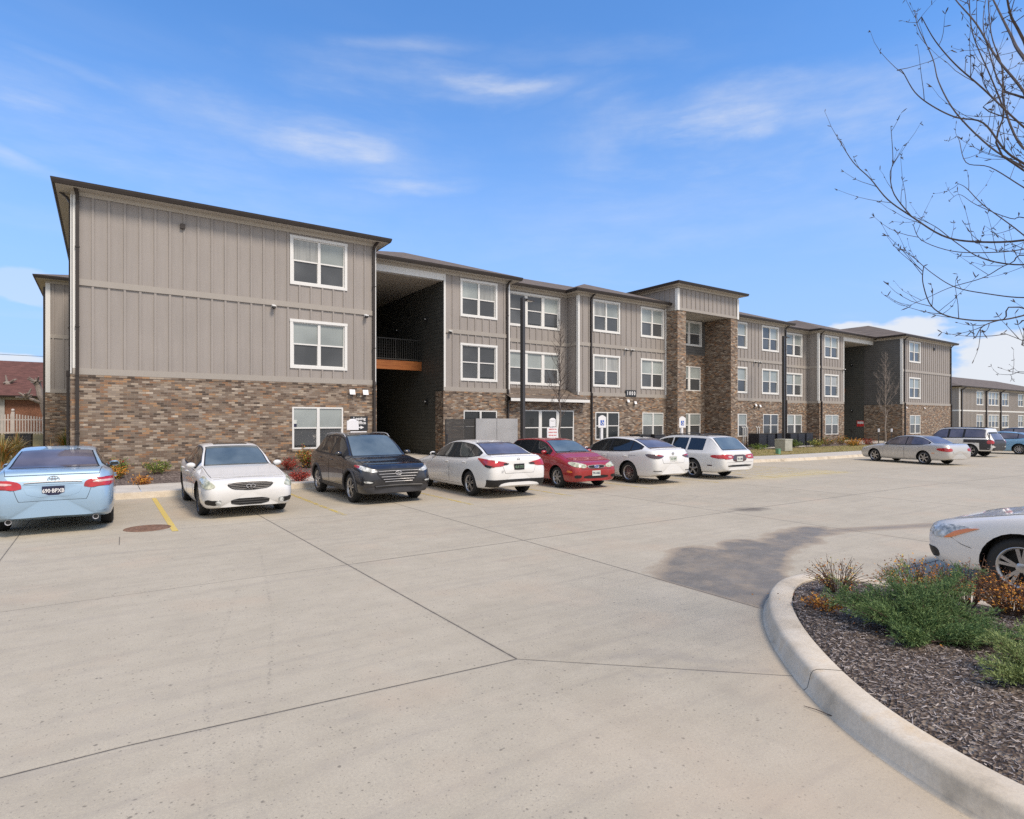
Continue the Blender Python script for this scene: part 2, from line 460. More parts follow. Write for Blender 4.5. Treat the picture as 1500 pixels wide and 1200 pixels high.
    # planted ground: mulch near the building, winter grass farther right
    t = NT('bed_ground'); P = t.node('ShaderNodeNewGeometry').outputs['Position']
    sp = t.node('ShaderNodeSeparateXYZ'); t.ln(P, sp.inputs[0])
    n = t.noise(P, .5, 4); nf = t.noise(P, 7, 5, .7)
    v = t.node('ShaderNodeTexVoronoi'); v.inputs['Scale'].default_value = 26; t.ln(P, v.inputs['Vector'])
    sc = t.node('ShaderNodeSeparateColor'); t.ln(v.outputs['Color'], sc.inputs[0])
    mul = t.ramp(sc.outputs[0], [(0, (.05, .036, .032, 1)), (.6, (.115, .088, .078, 1)), (1, (.23, .19, .17, 1))])
    gr = t.ramp(nf, [(.3, (.13, .115, .04, 1)), (.5, (.27, .21, .09, 1)), (.7, (.12, .16, .04, 1))])
    e = t.math('ADD', sp.outputs[0], t.math('MULTIPLY', n, 2))
    gm = t.maprange(e, 28.5, 29.5, 0, 1)
    yb = t.math('ADD', sp.outputs[1], t.math('MULTIPLY', n, 1.2))
    gm = t.math('MULTIPLY', gm, t.maprange(yb, 22.6, 22.9, 1, 0))
    gm = t.math('MAXIMUM', gm, t.maprange(sp.outputs[1], 26, 27, 0, 1))
    gm = t.math('MAXIMUM', gm, t.maprange(sp.outputs[0], -5.5, -5, 1, 0))
    gm = t.math('MAXIMUM', gm, t.maprange(sp.outputs[0], 65, 66, 0, 1))
    M['bed'] = t.out(t.mix(gm, mul, gr), .95, t.bump(nf, .6, .04))
    # car materials
    def paint(name, rgb, metal=0, rough=.3, flake=.03):
        t = NT(name); P = t.coord(); n = t.noise(P, 1.8, 4)
        dust = t.noise(P, 5, 5, .7)
        c = t.mix(t.maprange(dust, .5, .8, 0, .10), (*rgb, 1), (.42, .38, .33, 1))
        t.out(c, t.maprange(n, .3, .7, rough, rough + .1), metal=metal)
        t.p.inputs['Coat Weight'].default_value = 1; t.p.inputs['Coat Roughness'].default_value = .04
        return t.mat
    M['p_blue'] = paint('light_blue_paint', (.30, .44, .58), .25)
    M['p_blue2'] = paint('sky_blue_paint', (.20, .40, .60), .25)
    M['p_white'] = paint('white_paint', (.76, .755, .74))
    M['p_white2'] = paint('pearl_white_paint', (.75, .745, .73))
    M['p_black'] = paint('dark_grey_paint', (.018, .018, .022), .3)
    M['p_red'] = paint('red_paint', (.33, .012, .014))
    M['p_silver'] = paint('champagne_silver_paint', (.56, .545, .52), .35)
    M['p_subaru'] = paint('cream_white_paint', (.70, .68, .65))
    t = NT('car_glass'); t.out((.015, .018, .021, 1), .04); t.p.inputs['IOR'].default_value = 1.7; M['glass'] = t.mat
    t = NT('light_windscreen'); n = t.noise(t.coord(), 1.3, 3); t.out(t.ramp(n, [(.3, (.06, .085, .10, 1)), (.7, (.15, .19, .21, 1))]), .06); t.p.inputs['IOR'].default_value = 2.0; M['glass_l'] = t.mat  # pale blue-grey base stands in for sky reflected in the windscreen
    t = NT('tinted_glass'); n = t.noise(t.coord(), 1.1, 3); t.out(t.ramp(n, [(.3, (.05, .045, .06, 1)), (.7, (.16, .15, .19, 1))]), .06); t.p.inputs['IOR'].default_value = 1.9; M['glass_v'] = t.mat
    M['black'] = simple('black_plastic', (.012, .012, .013), .5)
    M['seam'] = simple('panel_gap', (.02, .02, .02), .8)
    M['cladding'] = simple('grey_plastic_cladding', (.045, .045, .05), .55)
    M['rubber'] = simple('tyre_rubber', (.018, .018, .018), .8)
    M['chrome'] = simple('chrome', (.40, .40, .41), .3, .15, var=.04)
    M['alloy'] = simple('alloy_wheel', (.42, .42, .43), .3, .9)
    M['alloy_d'] = simple('dark_alloy_wheel', (.10, .10, .105), .4, .7)
    t = NT('lamp_lens'); n = t.noise(t.coord(), 14, 3); t.out(t.ramp(n, [(.35, (.22, .23, .22, 1)), (.65, (.75, .76, .74, 1))]), .1); t.p.inputs['Coat Weight'].default_value = 1; M['lens'] = t.mat
    t = NT('aged_lens'); n = t.noise(t.coord(), 12, 3); t.out(t.ramp(n, [(.35, (.26, .28, .20, 1)), (.65, (.66, .66, .52, 1))]), .15); t.p.inputs['Coat Weight'].default_value = 1; M['lens_y'] = t.mat
    M['lens_red'] = simple('red_lamp_lens', (.42, .012, .016), .15, coat=1, var=.3, scale=12)
    M['lens_clear'] = simple('pink_white_lens', (.62, .40, .38), .15, coat=1, var=.2, scale=14)
    M['lens_dark'] = simple('smoked_lens', (.06, .03, .035), .15, coat=1)
    M['lens_amber'] = simple('amber_lens', (.75, .22, .04), .2, coat=1)
    M['plate_w'] = simple('plate_white', (.6, .62, .58), .4)
    M['plate_n'] = simple('plate_navy', (.02, .022, .06), .4)
    M['plate_g'] = simple('plate_green', (.16, .24, .17), .4)
    M['letter_w'] = simple('white_lettering', (.8, .8, .8), .5, var=.02)
    M['letter_k'] = simple('dark_lettering', (.03, .04, .09), .5)
    M['letter_r'] = simple('red_lettering', (.6, .04, .04), .5)
    M['sign_w'] = simple('white_sign_face', (.76, .76, .78), .4, var=.03)
    M['sign_b'] = simple('blue_sign_face', (.03, .12, .5), .4)
    M['sign_k'] = simple('dark_sign_face', (.022, .025, .03), .5)
    M['yellow'] = None
    t = NT('worn_yellow_paint'); P = t.coord(); n = t.noise(P, 16, 6, .75); n2 = t.noise(P, 2.5, 3)
    t.out(t.ramp(n2, [(.3, (.66, .48, .07, 1)), (.7, (.72, .58, .2, 1))]), .8)
    tr = t.node('ShaderNodeBsdfTransparent'); mx = t.node('ShaderNodeMixShader'); o = t.n['Material Output']
    t.ln(t.maprange(t.math('ADD', n, t.math('MULTIPLY', n2, .35)), .56, .74, 1, .05), mx.inputs[0]); t.ln(tr.outputs[0], mx.inputs[1]); t.ln(t.p.outputs[0], mx.inputs[2]); t.ln(mx.outputs[0], o.inputs[0])
    M['yellow_worn'] = t.mat
    t = NT('yellow_line_paint'); P = t.coord(); n = t.noise(P, 18, 6, .75)
    t.out(t.ramp(n, [(.38, (.66, .47, .05, 1)), (.62, (.56, .46, .22, 1))]), .7)
    M['yellow'] = t.mat
    M['rust'] = simple('rusty_iron', (.20, .115, .075), .85, var=.45, scale=14)
    M['galv'] = simple('galvanised_sheet', (.50, .49, .48), .38, .5, var=.12, scale=1.1)
    M['dgrey'] = simple('dark_grey_metal', (.05, .048, .046), .6)
    M['wood'] = None
    t = NT('stained_orange_beam'); P = t.coord('Object', scale=(.7, 9, 9)); n = t.noise(P, 2, 6, .65)
    M['wood'] = t.out(t.ramp(n, [(.3, (.26, .07, .014, 1)), (.7, (.46, .165, .04, 1))]), .55)
    M['box'] = simple('beige_utility_box', (.40, .40, .34), .6)
    M['boxg'] = simple('green_utility_box', (.14, .32, .20), .6)
    M['acdark'] = simple('condenser_metal', (.035, .036, .045), .5)
    M['bark'] = simple('grey_bark', (.16, .135, .12), .9, var=.35, scale=25)
    M['bark_d'] = simple('dark_twig_bark', (.075, .058, .052), .85, var=.4, scale=30)
    M['bark_p'] = simple('pale_bark', (.26, .22, .19), .9, var=.3, scale=25)
    def leaf(name, a, b, sc=3):
        t = NT(name); g = t.node('ShaderNodeNewGeometry'); n = t.noise(g.outputs['Position'], sc, 4, .7)
        r = g.outputs['Random Per Island']
        v = t.math('ADD', t.math('MULTIPLY', n, .5), t.math('MULTIPLY', r, .5))
        t.out(t.ramp(v, [(.25, (*a, 1)), (.75, (*b, 1))]), .7)
        t.p.inputs['Specular IOR Level'].default_value = .25
        return t.mat
    M['juniper'] = leaf('juniper_green', (.05, .11, .04), (.24, .33, .12))
    M['juniper_l'] = leaf('pale_juniper_green', (.12, .17, .06), (.28, .34, .13))
    M['l_orange'] = leaf('orange_leaf', (.42, .12, .02), (.68, .36, .06), 8)
    M['l_brown'] = leaf('brown_leaf', (.11, .05, .028), (.30, .15, .08), 8)
    M['l_yellow'] = leaf('yellow_leaf', (.38, .30, .06), (.60, .52, .16), 8)
    M['l_green'] = leaf('shrub_green', (.05, .10, .018), (.20, .27, .05), 6)
    M['l_red'] = leaf('red_leaf', (.20, .018, .015), (.42, .06, .04), 8)
    M['straw'] = leaf('dry_grass', (.28, .20, .08), (.52, .42, .22), 8)
    M['chip'] = leaf('wood_chip', (.07, .05, .042), (.50, .44, .40), 60)
    M['stem'] = simple('brown_stem', (.12, .075, .055), .85)
    M['picket'] = simple('white_vinyl', (.50, .46, .44), .6)
    M['redbrick'] = simple('house_brick', (.22, .10, .06), .85, var=.4, scale=9)
    M['stucco'] = simple('pale_stucco', (.38, .37, .35), .85)
    M['blackboard'] = simple('pale_blue_grey', (.3, .3, .3), .5)
mats()
# ================================================================ SITE
def zgap(X):
    u = min(1, max(0, (X - 18) / 16)); return -.18 * u * u * (3 - 2 * u)

def pchip(pts):
    q = []
    for p in sorted(pts):
        if not q or p[0] > q[-1][0] + 1e-4: q.append(p)
    pts = q
    xs = [p[0] for p in pts]; ys = [p[1] for p in pts]; n = len(xs)
    h = [xs[i + 1] - xs[i] for i in range(n - 1)]; d = [(ys[i + 1] - ys[i]) / h[i] for i in range(n - 1)]
    m = [d[0]] + [0] * (n - 2) + [d[-1]]
    for i in range(1, n - 1):
        if d[i - 1] * d[i] > 0:
            w1 = 2 * h[i] + h[i - 1]; w2 = h[i] + 2 * h[i - 1]
            m[i] = (w1 + w2) / (w1 / d[i - 1] + w2 / d[i])
    def f(x):
        if x <= xs[0]: return ys[0]
        if x >= xs[-1]: return ys[-1]
        i = 0
        while x > xs[i + 1]: i += 1
        t = (x - xs[i]) / h[i]
        return (ys[i] * (1 + 2 * t) * (1 - t) ** 2 + m[i] * h[i] * t * (1 - t) ** 2 + ys[i + 1] * t * t * (3 - 2 * t) + m[i + 1] * h[i] * t * t * (t - 1))
    return f

def site():
    # the lot
    mb = MB()
    xs = [-300, -100, -45, -20] + [x for x in range(-10, 70, 2)] + [80, 110, 200, 400]
    ys = [-300, -100, -40, -20, -10, 0, 6, 10, 14, 17.93]
    mb.grid([[(x, y, zgap(x) if x < 200 else zgap(200)) for x in xs] for y in ys])
    o = mb.build('parking_lot', M['lot']); o['kind'] = 'structure'
    # kerb along the stalls and the walk behind it
    mb = MB(); xs = [-60] + [-10 + 3 * i for i in range(29)] + [130]
    prof = [(-.02, -.02), (.0, .02), (.05, .135), (.09, .15), (.16, .152)]
    mb.grid([[(x, 17.88 + a, b + zgap(x)) for x in xs] for a, b in prof])
    o = mb.build('kerb', M['kerb']); o['kind'] = 'structure'
    mb = MB()
    i = 0; x = -60
    for i in range(125):
        x0 = -60 + i * 1.52; x1 = x0 + 1.505
        mb.grid([[(x0, y, .152 + zgap(x0) + e), (x1, y, .152 + zgap(x1) + e)] for y, e in ((18.043, -.03), (18.045, 0), (20.09, 0.004), (20.1, -.03))], smooth=False)
    o = mb.build('sidewalk', M['walk']); o['kind'] = 'structure'
    # planted terrain behind the walk
    def zt(X, Y):
        a = min(1, max(0, (Y - 20.1) / 1.8)); b = .13 + .22 * a * a * (3 - 2 * a)
        if Y > 27:
            u = min(1, (Y - 27) / 22); b += .75 * u * u * (3 - 2 * u)
        if X > 64: b = .1 + .5 * min(1, (Y - 20) / 10)
        return b + zgap(X) * .8
    mb = MB()
    xs = [-400, -150, -60, -30] + [-20 + i for i in range(0, 100, 1)] + [90, 120, 200, 500]
    ys = [20.05, 20.3, 20.6, 21, 21.4, 21.8, 22.5, 23.5, 25, 27, 30, 34, 38, 44, 50, 60, 90, 150, 500]
    r = random.Random(3)
    mb.grid([[(x, y, zt(x, y) + (r.uniform(-.02, .02) if 20.3 < y < 24 else 0)) for x in xs] for y in ys])
    o = mb.build('planting_ground', M['bed']); o['kind'] = 'structure'
    # island
    pts = [(3.45, -9), (3.45, -3), (3.45, .2), (3.50, 1.0), (3.68, 1.55), (3.96, 2.05), (4.38, 2.56), (4.90, 3.07), (5.43, 3.48), (6.00, 3.80), (6.5, 3.95), (6.95, 3.9), (7.25, 3.6), (7.38, 3.0), (7.42, 2.2), (7.42, -3), (7.42, -9)]
    P = []
    for i in range(len(pts) - 1):
        p0, p1, p2, p3 = [Vector(pts[min(max(j, 0), len(pts) - 1)]) for j in (i - 1, i, i + 1, i + 2)]
        for k in range(8):
            t = k / 8
            P.append(.5 * ((2 * p1) + (p2 - p0) * t + (2 * p0 - 5 * p1 + 4 * p2 - p3) * t * t + (3 * p1 - p0 - 3 * p2 + p3) * t ** 3))
    P.append(Vector(pts[-1]))
    def off(d):
        out = []
        for i, p in enumerate(P):
            t = (P[min(i + 1, len(P) - 1)] - P[max(i - 1, 0)]).normalized()
            out.append(p + Vector((t.y, -t.x)) * d)
        return out
    prof = [(-.03, -.01), (-.006, .003), (.012, .02), (.035, .115), (.048, .14), (.075, .153), (.12, .156), (.248, .152), (.262, .142), (.265, .08)]
    mb = MB(); mb.grid([[(p.x, p.y, z) for p in off(d)] for d, z in prof], flip=True)
    o = mb.build('island_kerb', M['kerb']); o['kind'] = 'structure'
    # joints across the island kerb
    mb = MB(); inner = off(0)
    for i in (45,):
        row = [off(d)[i] for d, z in prof[:9]]
        mb.tube([(p.x, p.y, z + .0005) for p, (d, z) in zip(row, prof)], .0025, 4)
    o = mb.build('kerb_joint', M['seam']); o['kind'] = 'structure'
    # mulch surface in the island
    I = off(.262); n = len(I); half = n // 2
    mb = MB(); rows = []
    for i in range(half + 1):
        a = I[i]; b = I[n - 1 - i]
        rows.append([(a.x + (b.x - a.x) * k / 40, a.y + (b.y - a.y) * k / 40, .12 + .055 * math.sin(PI * k / 40) ** .5 + r.uniform(-.008, .008) * (0 < k < 40)) for k in range(41)])
    mb.grid(rows, flip=True)
    o = mb.build('mulch_bed', M['mulch']); o['kind'] = 'structure'
    # chips
    def inside(x, y):
        c = False; j = n - 1
        for i in range(n):
            if (I[i].y > y) != (I[j].y > y) and x < (I[j].x - I[i].x) * (y - I[i].y) / (I[j].y - I[i].y) + I[i].x: c = not c
            j = i
        return c
    bvh = BVHTree.FromPolygons([v for v in mb.v], mb.f)
    cb = MB(); cnt = 0
    while cnt < 21000:
        x = r.uniform(3.7, 7.2); y = r.uniform(-.8, 3.7)
        if not inside(x, y): continue
        h = bvh.ray_cast(Vector((x, y, 1)), Vector((0, 0, -1)))
        if h[0] is None: continue
        cnt += 1
        L = r.uniform(.006, .024) * (1 if r.random() < .94 else 1.8); w = r.uniform(.0014, .005); a = r.uniform(0, PI); e = r.uniform(-.35, .35)
        d = Vector((math.cos(a) * math.cos(e), math.sin(a) * math.cos(e), math.sin(e))) * L
        s = Vector((-math.sin(a), math.cos(a), r.uniform(-.7, .7))).normalized() * w
        p = h[0] + Vector((0, 0, r.uniform(.001, .012)))
        cb.add([p - d - s, p + d - s * .4, p + d * .9 + s, p - d * .8 + s], [(0, 1, 2, 3)])
    o = cb.build('mulch_chips', M['chip']); tag(o, 'brown shredded bark chips covering the kerbed island bed', 'mulch', kind='stuff')
    return zt
zterr = site()

def line_paint():
    S = [(1.05, 12.15, 17.7, 'yellow'), (4.15, 12.2, 17.7, 'yellow_worn'), (7.15, 12.1, 17.7, 'yellow_worn'), (10.15, 12.0, 17.7, 'yellow_worn'), (13.2, 12.0, 17.7, 'yellow_worn'), (16.25, 12.0, 17.7, 'yellow_worn'), (-2.0, 12.1, 17.7, 'yellow_worn')]
    lab = ['bright yellow stall line between the blue and the first white sedan', 'worn yellow stall line left of the dark crossover', 'worn yellow stall line between dark crossover and white sedan', 'faded yellow stall line between white sedan and red hatchback', 'faded yellow stall line between red hatchback and white sedan with smoked lamps', 'faded yellow stall line between the last white sedan and the white wagon', 'worn yellow stall line left of the light blue sedan']
    for (x, y0, y1, m), l in zip(S, lab):
        mb = MB(); n = 12
        mb.grid([[(x - .05, y0 + (y1 - y0) * k / n, .004 + zgap(x)), (x + .05, y0 + (y1 - y0) * k / n, .004 + zgap(x))] for k in range(n + 1)], flip=True)
        o = mb.build('stall_line', M[m]); tag(o, l, 'road marking', 'yellow stall lines', 'structure')
    mb = MB()
    def q(a, b, w):
        a = Vector(a); b = Vector(b); t = (b - a).normalized(); s = Vector((-t.y, t.x)) * w / 2; n = 6
        mb.grid([[(*(a + (b - a) * k / n - s), .004 + zgap((a + (b - a) * k / n).x)), (*(a + (b - a) * k / n + s), .004 + zgap((a + (b - a) * k / n).x))] for k in range(n + 1)], flip=True)
    q((19.4, 12.1), (19.4, 17.6), .1); q((24.6, 12.1), (24.6, 17.6), .1); q((19.4, 12.1), (24.6, 12.1), .1)
    for k in range(7):
        q((19.6 + .72 * k, 12.25), (20.6 + .62 * k, 17.5), .1)
    o = mb.build('hatched_aisle_marking', M['yellow_worn']); o['kind'] = 'structure'
line_paint()
# patched slab corner beside the cover and the cover itself
def manhole():
    t = thing('manhole_cover', 'rusty round iron cover set flush in the concrete stall', 'manhole cover', (.66, 12.78, 0))
    mb = MB(); mb.lathe([(.0, .006), (.30, .006), (.33, .005), (.335, .001)], 40)
    for k in range(6):
        mb.lathe([(.05 * k + .015, .007), (.05 * k + .02, .010), (.05 * k + .035, .010), (.05 * k + .04, .007)], 30)
    mb.build('lid', M['rust'], t)
    mb = MB(); mb.lathe([(.337, .001), (.34, .0065), (.375, .0065), (.38, .001)], 40)
    mb.build('rim', M['rust'], t)
manhole()
# ================================================================ BUILDINGS
class Frame:
    """a vertical wall plane: a runs along it, z up, n outward"""
    def __init__(s, x, y, ux, uy):
        s.p = Vector((x, y, 0)); s.u = Vector((ux, uy, 0)).normalized(); s.n = Vector((s.u.y, -s.u.x, 0))
    def P(s, a, z, n=0):
        q = s.p + s.u * a + s.n * n; return (q.x, q.y, z)
def fbox(mb, F, a0, a1, z0, z1, n0, n1, m=0):
    c = [F.P(a, z, n) for z in (z0, z1) for n, a in ((n1, a0), (n1, a1), (n0, a1), (n0, a0))]
    mb.add(c, [(0, 3, 2, 1), (4, 5, 6, 7), (0, 1, 5, 4), (1, 2, 6, 5), (2, 3, 7, 6), (3, 0, 4, 7)], m)
def wall(mb, F, a0, a1, z0, z1, holes=(), m=0, depth=.1, n=0.0):
    A = sorted({a0, a1} | {min(max(h[i], a0), a1) for h in holes for i in (0, 1)})
    Z = sorted({z0, z1} | {min(max(h[i], z0), z1) for h in holes for i in (2, 3)})
    for i in range(len(A) - 1):
        for j in range(len(Z) - 1):
            ca, cz = (A[i] + A[i + 1]) / 2, (Z[j] + Z[j + 1]) / 2
            if any(h[0] < ca < h[1] and h[2] < cz < h[3] for h in holes): continue
            mb.quad(F.P(A[i], Z[j], n), F.P(A[i + 1], Z[j], n), F.P(A[i + 1], Z[j + 1], n), F.P(A[i], Z[j + 1], n), m)
    for h in holes:
        a, b, c, d = h[:4]
        if b <= a0 or a >= a1 or d <= z0 or c >= z1: continue
        for (p, q) in (((a, c), (b, c)), ((b, c), (b, d)), ((b, d), (a, d)), ((a, d), (a, c))):
            mb.quad(F.P(*p, n), F.P(*q, n), F.P(*q, n - depth), F.P(*p, n - depth), m)

Z_BR, Z_TRIM, Z_BELT0, Z_BELT1, Z_FR0, Z_SOF, Z_EAVE = 3.38, 3.57, 6.08, 6.27, 8.77, 8.90, 9.06

def siding(mb, F, a0, a1, z0, z1, wins, step=.41, start=None):
    """board-and-batten: panels plus real battens, broken at windows"""
    holes = [(w[0] + .1, w[1] - .1, w[2] + .1, w[3] - .1) for w in wins]
    wall(mb, F, a0, a1, z0, z1, holes)
    a = a0 + (start if start is not None else .26)
    while a < a1 - .08:
        cuts = sorted((w[2], w[3]) for w in wins if w[0] - .03 < a < w[1] + .03)
        z = z0
        for c, d in cuts + [(z1, z1)]:
            if c > z + .02: fbox(mb, F, a - .032, a + .032, z, min(c, z1), .001, .034)
            z = max(z, d)
        a += step

def window(parent, F, w, style='trim', units=2, dark=None, org=(0, 0, 0), seed=0):
    """w=(a0,a1,z0,z1) outer size; style trim has a white casing, brick none"""
    r = random.Random(seed + int(w[0] * 100) + int(w[2] * 10))
    a0, a1, z0, z1 = w
    mb = MB(); nb = .0 if style == 'trim' else .05
    if style == 'trim':
        t = .1
        fbox(mb, F, a0, a0 + t, z0 + t, z1 - t, -.02, .036); fbox(mb, F, a1 - t, a1, z0 + t, z1 - t, -.02, .036)
        fbox(mb, F, a0 - .01, a1 + .01, z1 - t, z1, -.02, .042); fbox(mb, F, a0, a1, z0, z0 + t, -.02, .042)
        A0, A1, Z0, Z1 = a0 + t, a1 - t, z0 + t, z1 - t; fr = .035
    else:
        A0, A1, Z0, Z1 = a0, a1, z0, z1; fr = .055
    base = -.045 if style == 'trim' else -.03
    # outer vinyl frame
    fbox(mb, F, A0, A0 + fr, Z0, Z1, base - .03, base + .035); fbox(mb, F, A1 - fr, A1, Z0, Z1, base - .03, base + .035)
    fbox(mb, F, A0 + fr, A1 - fr, Z1 - fr, Z1, base - .03, base + .034); fbox(mb, F, A0 + fr, A1 - fr, Z0, Z0 + fr, base - .03, base + .034)
    mull = .10 if units == 2 else .19
    span = (A1 - A0 - 2 * fr - mull * (units - 1)) / units
    zm = (Z0 + Z1) / 2
    P = MB()
    for k in range(units):
        x0 = A0 + fr + k * (span + mull); x1 = x0 + span
        if k < units - 1: fbox(mb, F, x1, x1 + mull, Z0 + fr, Z1 - fr, base - .03, base + .04)
        fbox(mb, F, x0, x1, zm - .024, zm + .024, base - .03, base + .025)
        fbox(mb, F, x0, x0 + .018, Z0 + fr, zm - .024, base - .02, base + .012); fbox(mb, F, x1 - .018, x1, Z0 + fr, zm - .024, base - .02, base + .012)
        hi, lo = 0, 1
        if dark: hi = 2; lo = 2
        elif r.random() < .12: hi = 1
        elif r.random() < .22: hi = 3
        e = r.uniform(-.004, .004)
        P.quad(F.P(x0, zm + .02, base + e), F.P(x1, zm + .02, base - e), F.P(x1, Z1 - fr, base - e), F.P(x0, Z1 - fr, base + e), hi)
        P.quad(F.P(x0, Z0 + fr, base - .015 + e), F.P(x1, Z0 + fr, base - .015 - e), F.P(x1, zm - .02, base - .015 - e), F.P(x0, zm - .02, base - .015 + e), lo)
        if lo == 1 and r.random() < .3:   # blind not fully down: dark gap at the sill
            P.quad(F.P(x0, Z0 + fr, base - .01), F.P(x1, Z0 + fr, base - .01), F.P(x1, Z0 + fr + .09, base - .01), F.P(x0, Z0 + fr + .09, base - .01), 2)
    o = mb.build('window', M['white'], parent, org)
    P.build('pane', [M['pane_hi'], M['pane_lo'], M['pane_dark'], M['pane_cur']], o, org)
    return o

def downspout(parent, F, a, z1, org, shoe=True, jog=0.5, n=.06):
    """gutter outlet at the eave, swan neck, then pipe down the wall"""
    mb = MB()
    o = .46
    fbox(mb, F, a - .045, a + .045, Z_BR + .12, z1 - .30, .03, .03 + .075)
    # swan neck
    pts = [F.P(a, z1 - .27, .065), F.P(a, z1 - .12, .15), F.P(a + jog * .25, z1 + .13, o - .02)]
    mb.bar(pts[0], pts[1], .09, .07); mb.bar(pts[1], pts[2], .09, .07)
    fbox(mb, F, a - .045, a + .045, Z_BR - .05, Z_BR + .13, .05, .05 + .12)
    fbox(mb, F, a - .045, a + .045, .0, Z_BR - .04, .085, .085 + .075)
    for z in (1.6, 4.8, 7.2):
        fbox(mb, F, a - .06, a + .06, z, z + .03, .05, .125 + (.05 if z < 3 else 0))
    return mb.build('downspout', M['bronze'], parent, org)

def flood_light(parent, F, a, z, org, n=.06, s=1.0, tilt=.35):
    mb = MB()
    fbox(mb, F, a - .03 * s, a + .03 * s, z - .14 * s, z - .04 * s, n, n + .09 * s, 0)
    c, sn = math.cos(tilt), math.sin(tilt)
    w, h = .105 * s, .10 * s
    def q(da, dv, dn): return F.P(a + da, z + dv * c - dn * sn * 0 + 0, n + .13 * s + dn + dv * sn * -1)
    vs = [q(-w, -h, 0), q(w, -h, 0), q(w, h, 0), q(-w, h, 0), q(-w, -h, .03 * s), q(w, -h, .03 * s), q(w, h, .03 * s), q(-w, h, .03 * s)]
    fs = [(0, 3, 2, 1), (4, 5, 6, 7), (0, 1, 5, 4), (1, 2, 6, 5), (2, 3, 7, 6), (3, 0, 4, 7)]
    mb.add(vs, fs, 1)
    mb.tube([F.P(a, z - .09 * s, n + .05 * s), F.P(a, z, n + .13 * s)], .02 * s, 6, 0)
    return mb.build('flood_light', [M['dgrey'], M['letter_w']], parent, org)

def camera_dome(parent, F, a, z, org, n=.03):
    mb = MB()
    fbox(mb, F, a - .05, a + .05, z - .04, z + .06, n, n + .05, 0)
    c = F.P(a, z - .05, n + .12); mb.ball(c, (.07, .07, .06), 6, 1)
    fbox(mb, F, a - .06, a + .06, z - .02, z + .02, n + .03, n + .20, 0)
    return mb.build('security_camera', [M['white'], M['dgrey']], parent, org)

def hip(mb, x0, x1, y0, y1, z, pitch, m=0, ridge_to_back=False):
    """hip roof on rectangle; optional ridge runs to the back edge"""
    hw = (x1 - x0) / 2; hy = (y1 - y0) / 2
    if hw <= hy or ridge_to_back:
        h = hw * pitch; cx = (x0 + x1) / 2
        a = (cx, y0 + hw, z + h); b = (cx, y1 if ridge_to_back else y1 - hw, z + h)
        mb.add([(x0, y0, z), (x1, y0, z), (x1, y1, z), (x0, y1, z), a, b], [(0, 1, 4), (1, 2, 5, 4), (2, 3, 5), (3, 0, 4, 5)], m)
    else:
        h = hy * pitch; cy = (y0 + y1) / 2
        a = (x0 + hy, cy, z + h); b = (x1 - hy, cy, z + h)
        mb.add([(x0, y0, z), (x1, y0, z), (x1, y1, z), (x0, y1, z), a, b], [(0, 1, 5, 4), (1, 2, 5), (2, 3, 4, 5), (3, 0, 4)], m)

def eave(parent, segs, org, z=Z_EAVE, ov=.5, soff=M['soffit'], gut=True, close=False):
    """segs: polyline of wall corners (x,y) walked with the outside on the right; builds soffit, fascia and gutter as parts"""
    n = len(segs)
    def offp(d):
        out = []
        for i in range(n):
            p = Vector(segs[i])
            d0 = (Vector(segs[i]) - Vector(segs[i - 1])).normalized() if i > 0 else None
            d1 = (Vector(segs[i + 1]) - Vector(segs[i])).normalized() if i < n - 1 else None
            if d0 is None: d0 = d1
            if d1 is None: d1 = d0
            n0 = Vector((d0.y, -d0.x)); n1 = Vector((d1.y, -d1.x))
            k = (n0 + n1); k = k / (1 + n0.dot(n1)) if n0.dot(n1) > -.9 else n0
            out.append(p + k * d)
        return out
    zs = z - .16
    def strip(rows, m, name):
        mb = MB(); mb.grid([[(p.x, p.y, h) for p in offp(d)] for d, h in rows], smooth=False)
        return mb.build(name, m, parent, org)
    strip([(0, zs), (ov - .1, zs), (ov - .1, zs + .11), (ov - .12, zs + .11)], soff, 'soffit')
    strip([(.02, zs - .13), (.045, zs - .13), (.045, zs - .002), (.02, zs - .002)], M['soffit'], 'frieze_board')
    g = strip([(ov - .095, z - .145), (ov - .03, z - .145), (ov + .0, z - .06), (ov + .01, z - .002), (ov - .02, z + .006), (ov - .12, z + .006)], M['bronze'], 'gutter')
    return offp(ov)

